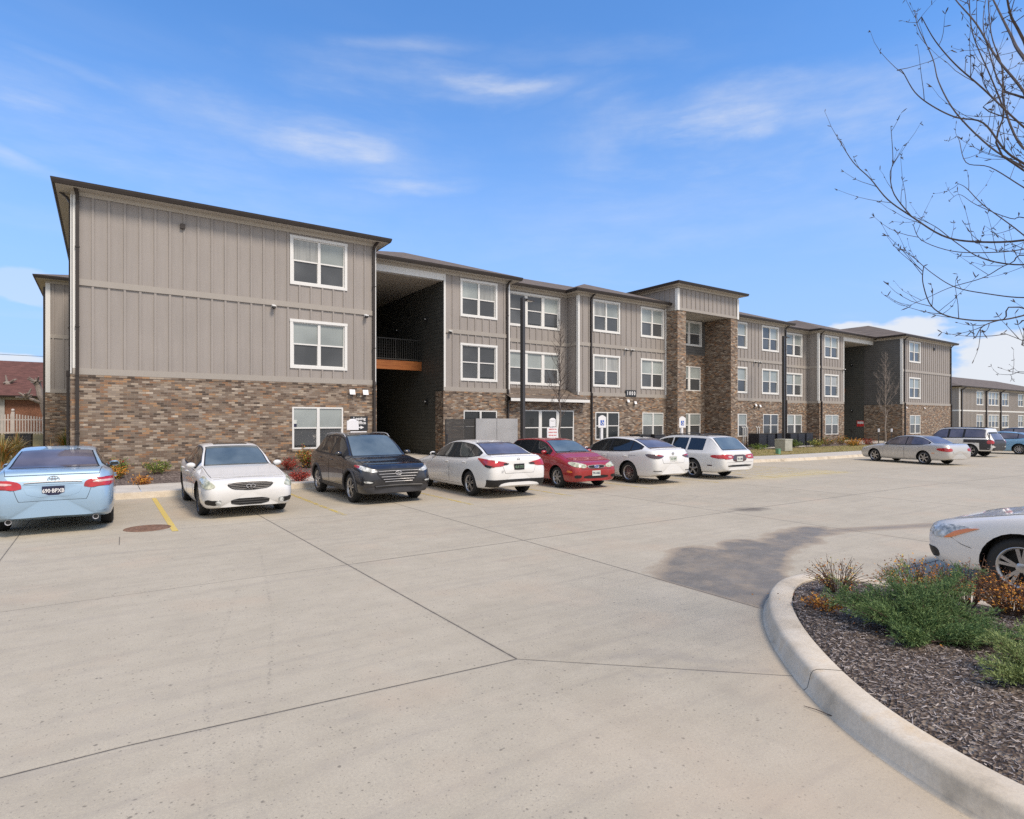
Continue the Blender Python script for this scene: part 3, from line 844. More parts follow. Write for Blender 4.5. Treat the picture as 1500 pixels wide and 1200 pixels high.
def building():
    ORG = (-.78, 22.25, 0)
    B = thing('apartment_building', 'long three storey apartment building with mottled brick base and taupe board and batten siding', 'building', ORG)
    FY, MY, RY = 22.25, 24.5, 25.4
    # ---- wings of the front: (X0, X1, Y, window spans, brick style)
    L0, L1 = -.78, 8.74
    W_up = [(3.89, 5.67), (6.92, 8.70)]
    wing = []
    def block(X0, X1, Y, wx, name, brick_holes, side_l=None, side_r=None, units=2, brick_y=None, cornerL=True, cornerR=True, start=None, xl=0, xr=0):
        F = Frame(X0, Y, 1, 0); L = X1 - X0
        wins = [(a - X0, b - X0, z0, z1) for (a, b) in wx for (z0, z1) in W_up]
        mb = MB()
        siding(mb, F, 0, L, Z_TRIM, Z_BELT0, [w for w in wins if w[2] < 6], start=start)
        siding(mb, F, 0, L, Z_BELT1, Z_SOF - .0, [w for w in wins if w[2] > 6], start=start)
        mb.build('siding', M['siding'], B, ORG)
        for u0, u1, u2 in ((Z_BELT0, Z_BELT1, .035), (Z_BR + .002, Z_TRIM, .045)):
            mb = MB(); fbox(mb, F, 0, L, u0, u1, -.01, u2 + .012); mb.build('belt_board', M['trim_taupe'], B, ORG)
        for w in wins: window(B, F, w, 'trim', units, org=ORG)
        # brick base
        Fb = Frame(X0, (brick_y or Y) - .05, 1, 0)
        hs = [(a - X0, b - X0, .96, 2.49) for a, b, dk, u in brick_holes]
        mb = MB(); wall(mb, Fb, -xl, L + xr, -.2, Z_BR, hs, depth=.12)
        # soldier sill course and cap
        for h in hs: fbox(mb, Fb, h[0] - .05, h[1] + .05, h[2] - .075, h[2] - .002, -.05, .015)
        mb.quad(Fb.P(-xl, Z_BR), Fb.P(L + xr, Z_BR), Fb.P(L + xr, Z_BR, -.08), Fb.P(-xl, Z_BR, -.08))
        fbox(mb, Fb, 0, L, Z_BR - .07, Z_BR - .002, -.01, .012)
        mb.build('brick_wall', M['brick'], B, ORG)
        for (a, b, dk, u), h in zip(brick_holes, hs): window(B, Fb, h, 'brick', u, dark=dk, org=ORG)
        for u0, u1 in ((-.02, .07), (L - .07, L + .02)):
            mb = MB(); fbox(mb, F, u0, u1, Z_BR + .02, Z_FR0, .0, .05); mb.build('corner_board', M['white'], B, ORG)
        return F
    def side(x, y0, y1, facing, z0=-.2, mat='siding', brick=True, z1=None, cb=True, belts=True, zsp=Z_BR):
        """side wall between y0<y1, facing -1 (left) or +1 (right)"""
        F = Frame(x, y1, 0, -1) if facing < 0 else Frame(x, y0, 0, 1)
        L = y1 - y0; mb = MB(); z1 = z1 or Z_SOF
        if mat == 'siding':
            siding(mb, F, 0, L, Z_TRIM, Z_BELT0, []); siding(mb, F, 0, L, Z_BELT1, z1, [])
            mb.build('siding', M['siding'], B, ORG)
            [(lambda q: (fbox(q, F, 0, L, u0, u1, -.01, u2 + .012), q.build('belt_board', M['trim_taupe'], B, ORG)))(MB()) for u0, u1, u2 in ((Z_BELT0, Z_BELT1, .034), (Z_BR + .002, Z_TRIM, .044))]
        else:
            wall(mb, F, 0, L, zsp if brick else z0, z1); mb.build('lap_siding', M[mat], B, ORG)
        if brick:
            mb = MB(); G = Frame(F.p.x + F.n.x * .05, F.p.y, F.u.x, F.u.y)
            wall(mb, G, (0 if facing < 0 else -.05), L + (.05 if facing < 0 else 0), z0, zsp)
            mb.quad(G.P(0, zsp), G.P(L, zsp), G.P(L, zsp, -.08), G.P(0, zsp, -.08))
            mb.build('brick_wall', M['brick'], B, ORG)
        if cb and mat == 'siding' or cb == 2:
            mb = MB()
            a = L if facing < 0 else 0
            fbox(mb, F, a - .1 if facing < 0 else 0, a + .05 if facing < 0 else .1, Z_BR + .02, Z_FR0, .0, .05)
            mb.build('corner_board', M['white'], B, ORG)
        return F
    # left end block
    F1 = block(L0, L1, FY, [(5.53, 7.63)], 'west', [(5.60, 7.46, None, 2)], start=.50, xl=.05, xr=.05)
    side(L0, FY, 37, -1); side(L1, FY, 37, 1, mat='lap', cb=2)
    # breezeway + block 2
    F2 = block(12.96, 16.6, MY, [(13.82, 15.89)], 'two', [(13.98, 15.85, True, 2)], start=.46, xl=.05)
    side(12.96, MY, 25.25, -1, mat='lap', z1=8.5, brick=True, cb=0)
    side(12.96, 25.25, 36, -1, mat='lap', z1=8.5, brick=False, cb=0)
    side(16.6, MY, RY, 1)
    # recess one: brick flush with the blocks, upper floors set back
    def recess(X0, X1, wx, flush, dk=None):
        F = Frame(X0, RY, 1, 0); L = X1 - X0
        wins = [(wx[0] - X0, wx[1] - X0, z0, z1) for z0, z1 in W_up]
        mb = MB(); siding(mb, F, 0, L, Z_TRIM, Z_BELT0, wins[:1], start=.3); siding(mb, F, 0, L, Z_BELT1, Z_SOF, wins[1:], start=.3); mb.build('siding', M['siding'], B, ORG)
        [(lambda q: (fbox(q, F, 0, L, u0, u1, -.01, u2 + .012), q.build('belt_board', M['trim_taupe'], B, ORG)))(MB()) for u0, u1, u2 in ((Z_BELT0, Z_BELT1, .035), (Z_BR + .002, Z_TRIM, .045))]
        for w in wins: window(B, F, w, 'trim', 3, org=ORG)
        Fb = Frame(X0, (MY if flush else RY) - .05, 1, 0)
        mb = MB(); h = (17.4 - X0, 20.75 - X0, .75, 2.55) if flush else (wx[0] - X0 + .1, wx[1] - X0 - .1, .96, 2.49)
        wall(mb, Fb, 0, L, -.2, Z_BR, [h], depth=.12)
        mb.quad(Fb.P(0, Z_BR), Fb.P(L, Z_BR), Fb.P(L, Z_BR, -.08), Fb.P(0, Z_BR, -.08)); mb.build('brick_wall', M['brick'], B, ORG)
        window(B, Fb, h, 'brick', 3, dark=dk, org=ORG)
    recess(16.6, 21.1, (17.15, 20.56), True, True)
    side(21.1, MY, RY, -1, brick=False)
    F4 = block(21.1, 28.05, MY, [(22.14, 24.2), (25.87, 27.87)], 'four', [(22.3, 24.1, True, 2), (25.98, 27.78, None, 2)], start=.35)
    # skirt roof over the shopfront glazing
    mb = MB(); y0, y1, x0, x1, za, zb = 23.95, 25.38, 16.35, 21.45, 3.12, 3.72
    mb.add([(x0, y0, za), (x1, y0, za), (x1 - .35, y1, zb), (x0, y1, zb), (x1, y1, za)], [(0, 1, 2, 3), (1, 4, 2)], 0)
    mb.box(x0, x1, y0, y0 + .03, za - .15, za - .005, 1); mb.box(x1 - .03, x1, y0 + .031, MY - .06, za - .15, za - .006, 1)
    mb.quad((x0, y0 + .03, za - .14), (x0, MY, za - .14), (x1 - .03, MY, za - .14), (x1 - .03, y0 + .03, za - .14), 1)
    mb.build('skirt_roof', [M['shingle'], M['white']], B, ORG)
    # tower
    TY, T0, T1, P0, P1, WY = 23.6, 28.05, 33.88, 28.80, 33.17, 25.6
    mb = MB(); TZ = 8.59
    for (a, b) in ((T0, P0), (P1, T1)):
        F = Frame(a, TY, 1, 0); wall(mb, F, 0, b - a, -.2, TZ)
        F = Frame(a, WY, 0, -1); wall(mb, F, 0, WY - TY, -.2, TZ)
        F = Frame(b, TY, 0, 1); wall(mb, F, 0, WY - TY, -.2, TZ)
    Fb = Frame(P0, WY, 1, 0)
    hs = [(.45, 3.9, .96, 2.49), (.45, 3.9, 3.98, 5.58)]
    wall(mb, Fb, 0, P1 - P0, -.2, 6.35, hs, depth=.12)
    mb.build('brick_pillar_wall', M['brick'], B, ORG)
    for h in hs: window(B, Fb, h, 'brick', 3, org=ORG)
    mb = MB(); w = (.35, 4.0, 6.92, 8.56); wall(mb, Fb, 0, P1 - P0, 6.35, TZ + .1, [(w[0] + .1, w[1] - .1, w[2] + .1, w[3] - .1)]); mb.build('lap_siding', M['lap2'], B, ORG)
    window(B, Fb, w, 'trim', 3, org=ORG)
    # tower header
    F = Frame(T0, TY, 1, 0); L = T1 - T0
    mb = MB(); siding(mb, F, 0, L, TZ + .16, 9.9, [], start=.44)
    G = Frame(T0, 29, 0, -1); siding(mb, G, 0, 29 - TY, TZ + .16, 9.9, []); G2 = Frame(T1, TY, 0, 1); siding(mb, G2, 0, 29 - TY, TZ + .16, 9.9, [])
    mb.build('siding', M['siding'], B, ORG)
    mb = MB(); fbox(mb, F, 0, L, TZ, TZ + .16, -.3, .03, 0); fbox(mb, G, 0, 29 - TY, TZ, TZ + .16, -.03, .03, 0); fbox(mb, G2, 0.001, 29 - TY, TZ, TZ + .16, -.03, .03, 0)
    mb.quad((P0 - .2, TY + .3, TZ + .02), (P0 - .2, WY, TZ + .02), (P1 + .2, WY, TZ + .02), (P1 + .2, TY + .3, TZ + .02), 1)
    mb.build('tower_beam', [M['trim_taupe'], M['soffit']], B, ORG)
    mb = MB(); fbox(mb, F, -.06, .12, TZ - .02, 9.87, .031, .06); fbox(mb, F, L - .12, L + .06, TZ - .02, 9.87, .031, .06); fbox(mb, G, 29 - TY - .14, 29 - TY + .03, TZ - .02, 9.87, .031, .06)
    mb.build('corner_board', M['white'], B, ORG)
    eave(B, [(T0, 30), (T0, TY), (T1, TY), (T1, 30)], ORG, z=10.20, ov=.5)
    mb = MB(); hip(mb, T0 - .49, T1 + .49, TY - .49, 30.2, 10.2, .2); mb.build('roof', M['shingle'], B, ORG)
    # right half
    F5 = block(33.88, 40.85, MY, [(34.1, 36.2), (37.9, 39.95)], 'five', [(34.2, 36.1, None, 2), (38.0, 39.85, None, 2)], start=.4)
    side(40.85, MY, RY, 1)
    recess(40.85, 45.35, (41.35, 44.6), False)
    side(45.35, MY, RY, -1)
    F7 = block(45.35, 49.1, MY, [(46.15, 48.3)], 'seven', [(46.25, 48.2, None, 2)], start=.4)
    side(49.1, MY, 36, 1, mat='lap', z1=8.5, brick=False, cb=0)
    R0, R1 = 54.0, 63.7
    F8 = block(R0, R1, FY, [(55.2, 57.4)], 'east', [(55.3, 57.3, None, 2)], start=.35, xl=.05, xr=.05)
    side(R0, FY, 25.2, -1, mat='lap2'); side(R0, 25.2, 36, -1, mat='lap', brick=False, cb=0); side(R1, FY, 37, 1)
    mb = MB(); G = Frame(R0, 25, 0, -1); fbox(mb, G, 2.62, 2.80, Z_BR + .02, Z_FR0, .0, .05); mb.build('corner_board', M['white'], B, ORG)
    # breezeways: ceiling, beam, back wall
    for (a, b, s) in ((L1, 12.96, 0), (49.1, R0, 1)):
        mb = MB(); mb.quad((a, MY, 8.5), (a, 36, 8.5), (b, 36, 8.5), (b, MY, 8.5)); mb.build('breezeway_ceiling', M['soffit'], B, ORG)
        mb = MB(); mb.box(a + .002, b - .002, MY - .03, MY + .25, 8.48, Z_SOF); mb.build('breezeway_beam', M['white'], B, ORG)
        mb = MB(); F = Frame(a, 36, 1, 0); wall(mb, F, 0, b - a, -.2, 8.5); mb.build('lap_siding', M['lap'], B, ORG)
        mb = MB(); mb.box(a, b, FY + 1.2, 36, .02, .36); mb.build('breezeway_floor', M['walk'], B, ORG)
        mb = MB(); 
        for z in (3.25, 6.25): mb.box(a, b, 32.6, 36, z, z + .2)
        mb.build('walkway_slab', M['dgrey'], B, ORG)
        # mid landing with orange beam, rail and stair flights
        mb = MB(); mb.box(a + .03, b - .02, 26.8, 26.94, 4.47, 4.90, 0); mb.box(a + .03, b - .02, 26.95, 28.4, 4.72, 4.80, 1); mb.build('landing', [M['wood'], M['dgrey']], B, ORG)
        mb = MB()
        for z in (4.98, 5.95): mb.bar((a + .05, 26.86, z), (b - .05, 26.86, z), .04, .04)
        x = a + .1
        while x < b - .05:
            mb.bar((x, 26.86, 4.9), (x, 26.86, 5.93), .035 if int((x - a) * 10) % 14 == 0 else .016, .016); x += .115
        mb.build('landing_railing', M['dgrey'], B, ORG)
        mb = MB()
        for k in range(8):
            z = 4.72 - .21 * (k + 1); y = 28.4 + .3 * k
            mb.box(a + .1, a + 2.0, y, y + .29, z - .05, z, 0); mb.box(a + .1, a + 2.0, y - .004, y + .03, z - .045, z + .004, 1)
        mb.bar((a + .08, 28.3, 4.55), (a + .08, 31.4, 2.5), .05, .28, 0); mb.bar((a + 2.03, 28.3, 4.55), (a + 2.03, 31.4, 2.5), .05, .28, 0)
        for k in range(8):
            z = 4.8 + .19 * (k + 1); y = 28.4 + .3 * k
            mb.box(a + 2.2, b - .1, y, y + .29, z - .05, z, 0)
        mb.build('staircase', [M['dgrey'], M['white']], B, ORG)
        mb = MB()
        dx = 8.95 if s == 0 else 50.2
        mb.box(dx, dx + .07, 29.9, 29.98, .3, 2.45); mb.box(dx + 2.0, dx + 2.07, 29.9, 29.98, .3, 2.45); mb.box(dx + .071, dx + 1.999, 29.905, 29.975, 2.38, 2.45)
        mb.box(dx + .09, dx + 1.98, 29.95, 29.97, .4, 2.37, 1)
        mb.build('gate_frame', [M['dgrey'], M['black']], B, ORG)
        mb = MB()
        for (y, z) in ((26.2, 2.9), (26.2, 6.9), (29.6, 6.8)):
            xx = b - .09
            mb.box(xx, xx + .085, y - .07, y + .07, z - .11, z + .11, 0); mb.ball((xx - .03, y, z + .03), .035, 5, 1)
        mb.build('wall_sconce', [M['black'], M['letter_w']], B, ORG)
    # right breezeway entry stairs rail + small red and white notice
    mb = MB(); mb.bar((51.2, 24.9, 1.25), (53.5, 26.2, 1.25), .05, .05); mb.bar((51.2, 24.9, .3), (51.2, 24.9, 1.25), .05, .05); mb.bar((50.0, 23.9, .75), (51.2, 24.9, 1.25), .05, .05); mb.bar((50, 23.9, .1), (50, 23.9, .75), .05, .05)
    mb.build('handrail', M['black'], B, ORG)
    mb = MB(); F = Frame(R0, 36, 0, -1); fbox(mb, F, 10.2, 10.8, 1.55, 2.05, .01, .03, 0); fbox(mb, F, 10.25, 10.75, 1.78, 1.98, .031, .034, 1)
    mb.build('wall_notice', [M['letter_r'], M['sign_w']], B, ORG)
    # rear wing seen past the left end
    F = Frame(-2.33, 37.1, 1, 0); mb = MB(); siding(mb, F, 0, 3, Z_TRIM, Z_BELT0, []); siding(mb, F, 0, 3, Z_BELT1, Z_SOF, []); G = Frame(-2.33, 52, 0, -1); siding(mb, G, 0, 14.9, Z_TRIM, Z_BELT0, []); siding(mb, G, 0, 14.9, Z_BELT1, Z_SOF, [])
    mb.build('siding', M['siding'], B, ORG)
    mb = MB(); fbox(mb, F, 0, 3, Z_BELT0, Z_BELT1, -.01, .035); fbox(mb, F, 0, 3, Z_BR + .002, Z_TRIM, -.01, .045); mb.build('belt_board', M['trim_taupe'], B, ORG)
    mb = MB(); F2b = Frame(-2.33, 37.05, 1, 0); wall(mb, F2b, -.05, 3, -.2, Z_BR); G2b = Frame(-2.38, 52, 0, -1); wall(mb, G2b, 0, 14.95, -.2, Z_BR); mb.build('brick_wall', M['brick'], B, ORG)
    mb = MB(); fbox(mb, F, -.04, .15, Z_BR + .02, Z_FR0, .0, .05); fbox(mb, G, 14.8, 14.93, Z_BR + .02, Z_FR0, .0, .04); mb.build('corner_board', M['white'], B, ORG)
    eave(B, [(-2.33, 52), (-2.33, 37.1), (1, 37.1)], ORG)
    mb = MB(); hip(mb, -2.82, 11, 36.6, 52, Z_EAVE, .3); mb.build('roof', M['shingle'], B, ORG)
    mb = MB(); G = Frame(-2.33, 37.1, 1, 0); fbox(mb, G, -.14, -.05, 0, 8.6, -.2, -.1); mb.build('downspout', M['bronze'], B, ORG)
    # eaves
    eave(B, [(L0, 38), (L0, FY), (L1, FY), (L1, 38)], ORG)
    eave(B, [(L1, MY), (16.6, MY), (16.6, RY), (21.1, RY), (21.1, MY), (T0 + .3, MY)], ORG)
    eave(B, [(T1 - .0, MY), (40.85, MY), (40.85, RY), (45.35, RY), (45.35, MY), (R0, MY)], ORG)
    eave(B, [(R0, 38), (R0, FY), (R1, FY), (R1, 38)], ORG)
    # roofs
    pitch = .36
    def roof(x0, x1, y0, y1, p, back=True):
        mb = MB(); hip(mb, x0, x1, y0, y1, Z_EAVE + .005, p, ridge_to_back=back); mb.build('roof', M['shingle'], B, ORG)
    roof(L0 - .5, L1 + .5, FY - .5, 38.5, .305, False)
    roof(R0 - .5, R1 + .5, FY - .5, 38.5, .345, False)
    roof(8.3, 17.1, MY - .5, 31, pitch); roof(20.6, 28.6, MY - .5, 31, pitch); roof(33.4, 41.35, MY - .5, 31, pitch); roof(44.85, 54.3, MY - .5, 31, pitch)
    mb = MB(); y0, yr, y1 = RY - .5, 31, 37.5; zr = 11.1
    mb.quad((8.9, y0, Z_EAVE), (R0 - .4, y0, Z_EAVE), (R0 - .4, yr, zr), (8.9, yr, zr)); mb.quad((8.9, yr, zr), (R0 - .4, yr, zr), (R0 - .4, y1, Z_EAVE), (8.9, y1, Z_EAVE)); mb.build('roof', M['shingle'], B, ORG)
    # back closure
    mb = MB(); mb.box(L0, R1, 36.95, 37.0, -.2, Z_SOF); mb.build('rear_wall', M['siding'], B, ORG)
    # downspouts
    downspout(B, F1, .12, Z_SOF, ORG, jog=-.3); downspout(B, F1, 9.52 - .07, Z_SOF, ORG, jog=.6)
    S = Frame(L0, FY + 5, 0, -1); downspout(B, S, 4.65, Z_SOF, ORG, jog=-.3)
    downspout(B, F2, 3.50, Z_SOF, ORG, jog=.5); downspout(B, F4, .88, Z_SOF, ORG, jog=.5); downspout(B, F5, 6.9, Z_SOF, ORG, jog=.6); downspout(B, F7, .25, Z_SOF, ORG, jog=.5)
    downspout(B, F8, .3, Z_SOF, ORG, jog=.4); downspout(B, F8, 9.62, Z_SOF, ORG, jog=.3)
    # fittings
    Fb = Frame(L0, FY - .05, 1, 0)
    flood_light(B, Fb, 7.77 - L0, 3.08, ORG, .0); flood_light(B, Fb, 8.29 - L0, 3.08, ORG, .0)
    mb = MB(); fbox(mb, Fb, 7.98 - L0, 8.12 - L0, 2.95, 3.05, 0, .05); mb.build('junction_box', M['dgrey'], B, ORG)
    camera_dome(B, F1, 4.95 - L0, 6.04, ORG); camera_dome(B, F1, 8.34 - L0, 6.04, ORG); camera_dome(B, F2, .27, 6.14, ORG)
    Fm = Frame(0, MY - .05, 1, 0)
    for a, z in ((21.5, 3.15), (24.72, 3.14), (25.3, 3.05), (37.0, 3.1), (37.5, 3.05)): flood_light(B, Fm, a, z, ORG, 0, .85)
    for a in (24.6, 25.1, 37.0, 37.55): camera_dome(B, Frame(0, MY, 1, 0), a, 6.08, ORG)
    camera_dome(B, Frame(0, MY, 1, 0), 48.95, 6.15, ORG)
    Fe = Frame(0, FY - .05, 1, 0)
    flood_light(B, Fe, 54.5, 3.12, ORG, 0, .7); flood_light(B, Fe, 57.9, 3.12, ORG, 0, .7)
    mb = MB(); fbox(mb, F1, 2.06 - L0, 2.20 - L0, 8.27, 8.43, .0, .09); mb.build('wall_vent', M['bronze'], B, ORG)
    mb = MB(); fbox(mb, Frame(0, FY, 1, 0), 60.0, 60.16, 8.2, 8.42, .0, .09); mb.build('wall_vent', M['bronze'], B, ORG)
    # 1000 sign
    Fs = Frame(0, MY, 1, 0); mb = MB(); fbox(mb, Fs, 24.60, 25.44, 3.39, 3.77, .046, .085, 0)
    add_text(mb, '1 0 0 0', .30, face_mat(Fs.P(25.02, 3.58, .087), (0, -1, 0)), 1, .010, .80)
    mb.build('number_sign', [M['sign_k'], M['letter_w']], B, ORG)
    # leasing office sign on the brick by the breezeway
    mb = MB(); fbox(mb, Fb, 7.74 - L0, 8.42 - L0, 1.62, 2.16, .0, .03, 0)
    add_text(mb, 'Leasing', .165, face_mat(Fb.P(8.09 - L0, 2.07, .032), (0, -1, 0)), 1, .004); add_text(mb, 'Office', .165, face_mat(Fb.P(8.14 - L0, 1.91, .032), (0, -1, 0)), 1, .004)
    a0 = 7.85 - L0
    fbox(mb, Fb, a0, a0 + .3, 1.715, 1.755, .031, .034, 1)
    mb.add([Fb.P(a0 + .28, 1.67, .033), Fb.P(a0 + .42, 1.735, .033), Fb.P(a0 + .28, 1.80, .033)], [(0, 1, 2)], 1)
    mb.build('office_sign', [M['sign_k'], M['letter_w']], B, ORG)
    # small sticker at the corner of the ground floor window
    mb = MB(); fbox(mb, Fb, 5.62 - L0, 5.76 - L0, 1.88, 2.02, -.02, -.012, 0); fbox(mb, Fb, 5.62 - L0, 5.76 - L0, 1.77, 1.88, -.02, -.012, 1); mb.build('window_sticker', [M['plate_w'], M['plate_n']], B, ORG)
    # conduits
    mb = MB()
    for x in (35.6, 35.8, 36.1, 37.2, 37.45): mb.tube([(x, MY - .12, .3), (x, MY - .12, 1.55)], .03, 6); mb.tube([(x, MY - .12, 1.55), (x, MY - .02, 1.6)], .04, 6)
    mb.build('conduit', M['white'], B, ORG)
    return B
BUILDING = building()

def building_two():
    ORG = (82.5, 28.0, 0)
    B = thing('apartment_building', 'two storey taupe sided apartment building with brown hip roof beyond the long building', 'building', ORG)
    Y = 28.0; X0, X1 = 82.5, 125; F = Frame(X0, Y, 1, 0); L = X1 - X0
    W = [(87.8, 90.0, 2), (91.7, 95.3, 3), (96.4, 98.9, 2), (102.5, 104.7, 2), (108, 110.2, 2), (113, 115.2, 2)]
    W1 = [(a - X0, b - X0, 3.98, 5.75) for a, b, u in W]; W0 = [(a - X0, b - X0, 1.15, 2.85) for a, b, u in W]
    mb = MB(); siding(mb, F, 0, L, -.2, 3.2, W0); siding(mb, F, 0, L, 3.36, 6.0, W1)
    G = Frame(X0, Y + 14, 0, -1); siding(mb, G, 0, 14, -.2, 3.2, []); siding(mb, G, 0, 14, 3.36, 6.0, [])
    mb.box(X0 + .1, X1, Y + 13.8, Y + 14, -.2, 6); mb.quad((X1, Y, -.2), (X1, Y + 14, -.2), (X1, Y + 14, 6), (X1, Y, 6))
    mb.build('siding', M['siding'], B, ORG)
    mb = MB(); fbox(mb, F, 0, L, 3.2, 3.36, -.01, .04); fbox(mb, G, 0, 14, 3.2, 3.36, -.01, .04); mb.build('belt_board', M['white'], B, ORG)
    for (a, b, u), w0, w1 in zip(W, W0, W1):
        window(B, F, w0, 'trim', u, org=ORG, seed=9); window(B, F, w1, 'trim', u, org=ORG, seed=4)
    eave(B, [(X0, Y + 14), (X0, Y), (X1, Y)], ORG, z=6.16)
    mb = MB(); hip(mb, X0 - .5, X1 + .5, Y - .5, Y + 14.5, 6.17, .30); mb.build('roof', M['shingle'], B, ORG)
    mb = MB(); fbox(mb, F, .1, .3, -.1, 5.95, .0, .05); mb.build('corner_board', M['white'], B, ORG)
    for a in (.7, 8.4, 13.4, 23):
        mb = MB(); fbox(mb, F, a - .09, a + .09, -.1, 5.75, .02, .14); mb.bar(F.P(a, 5.7, .08), F.P(a + .3, 6.05, .45), .16, .1); mb.build('downspout', M['bronze'], B, ORG)
building_two()

def left_yard():
    ORG = (-4, 58, 0)
    H = thing('brick_house', 'red roofed single storey brick house behind the white picket fence', 'house', ORG)
    mb = MB(); F = Frame(-26, 58, 1, 0); hs = [(17.6, 19.2, 1.7, 3.0)]
    wall(mb, F, 0, 32, .5, 3.75, hs); mb.box(-26, 6, 66, 66.2, .5, 3.75); G = Frame(6, 58, 0, 1); wall(mb, G, 0, 8, .5, 3.75); G = Frame(-26, 66, 0, -1); wall(mb, G, 0, 8, .5, 3.75)
    mb.build('wall', M['redbrick'], H, ORG)
    mb = MB(); fbox(mb, F, 16.6, 19.9, 1.0, 3.7, .03, .08, 0); fbox(mb, F, 23.0, 27.5, 1.0, 3.7, .03, .08, 0); mb.build('stucco_panel', M['stucco'], H, ORG)
    window(H, F, (17.4, 19.2, 1.9, 3.2), 'trim', 2, dark=True, org=ORG)
    eave(H, [(-26, 66), (-26, 58), (6, 58), (6, 66)], ORG, z=3.9, ov=.6)
    mb = MB(); hip(mb, -26.6, 6.6, 57.4, 66.8, 3.91, .62); mb.build('roof', M['red_shingle'], H, ORG)
    mb = MB(); mb.tube([(1.5, 62, 6.0), (1.5, 62, 7.1)], .12, 8); mb.build('roof_vent', M['dgrey'], H, ORG)
    # picket fence
    FN = thing('picket_fence', 'white vinyl picket fence with scalloped tops in front of the red roofed house', 'fence', (-8, 51.5, 1.0))
    org = (-8, 51.5, 1.0); Y = 51.5
    def top(x):
        u = abs(x + 5.0) % 3.0; u = min(u, 3.0 - u); return 2.28 + .22 * (1 - u / 1.5) ** 1.2
    mb = MB(); x = -24.0
    while x < -2.9:
        mb.box(x - .035, x + .035, Y - .02, Y, 1.02, top(x)); x += .15
    mb.build('picket_panel', M['picket'], FN, org)
    mb = MB(); mb.box(-24, -2.9, Y + .001, Y + .05, 1.2, 1.28); mb.box(-24, -2.9, Y + .001, Y + .05, 2.05, 2.13); mb.build('rail', M['picket'], FN, org)
    for x in (-20, -17, -14, -11, -8, -5.0):
        mb = MB(); mb.box(x - .09, x + .09, Y - .09, Y + .09, .9, 2.62); mb.ball((x, Y, 2.72), .1, 6); mb.build('post', M['picket'], FN, org)
    # pollarded trees
    def pollard(px, d, lab, seed, lean=1):
        r = random.Random(seed); base = at(px, 640, d); b = Vector((base.x, base.y, .8))
        T = thing('pruned_tree', lab, 'tree', b)
        mb = MB()
        def limb(p, q, r0, r1):
            pts = []; n = 5; 
            for i in range(n + 1):
                t = i / n; k = p.lerp(q, t) + Vector((r.uniform(-.08, .08), r.uniform(-.08, .08), 0)) * (0 < i < n); pts.append(k)
            mb.tube(pts, [r0 + (r1 - r0) * i / n for i in range(n + 1)], 8)
        z = Vector((0, 0, 0))
        fork = Vector((-.9 * lean, 0, 2.5)); limb(z, fork, .34, .25)
        tips = [(fork, Vector((-1.7 * lean, .3, 4.0)), .22, .20), (fork, Vector((-2.8 * lean, -.2, 2.9)), .14, .09), (z + Vector((0, 0, .9)), Vector((1.0 * lean, .5, 3.9)), .22, .16)]
        for p, q, a, c in tips:
            limb(p, q, a, c); mb.ball(q, c * 1.25, 6)
            for k in range(9):
                dd = Vector((r.uniform(-1, 1), r.uniform(-1, 1), r.uniform(-.1, 1.1))).normalized() * r.uniform(.35, .75)
                mb.tube([q, q + dd * .6, q + dd], [.09, .06, .035], 6)
        mb.build('trunk', M['bark_p'], T)
    pollard(52, 46, 'thick pruned grey tree with knobby cut ends before the red roof', 2)
    pollard(18, 50, 'pruned grey tree with forked cut limbs at the left edge of the red roof', 5, .9)
    pollard(75, 44, 'pruned grey tree half hidden behind the corner of the apartment building', 9, .5)
    for px, d, hh, sd, lab in ((28, 49, 2.6, 3, 'tangled leafless shrub behind the picket fence before the red roofed house'), (6, 50, 2.2, 6, 'low leafless shrub behind the picket fence at the left edge')):
        q = at(px, 640, d + 4); r2 = random.Random(sd); T = thing('leafless_shrub', lab, 'shrub', (q.x, q.y, 1.0), 0, 'leafless shrubs by the house'); mb = MB()
        for k in range(160):
            a = r2.uniform(0, 2 * PI); o = Vector((math.cos(a), math.sin(a), 0)) * r2.uniform(.2, 1.5); t_ = Vector((0, 0, hh * r2.uniform(.5, 1)))
            mb.tube([o * .15, o * .5 + t_ * .5 + Vector((r2.gauss(0, .1), r2.gauss(0, .1), 0)), o + t_], [.03, .018, .008], 4, cap=False)
        mb.build('stem', M['bark'], T)
    # power lines
    for (ya, yb, lab) in ((520, 528, 'lower dark power line crossing the sky above the red roof'), (508, 514, 'upper thin power line crossing the sky above the red roof')):
        a = at(-300, ya - 20, 90); b = at(200, yb + 12, 90)
        mb = MB(); n = 16; mb.tube([a.lerp(b, i / n) - Vector((0, 0, .9 * math.sin(PI * i / n))) for i in range(n + 1)], .03, 5)
        o = mb.build('power_line', M['black']); tag(o, lab, 'power line', 'power lines')
left_yard()
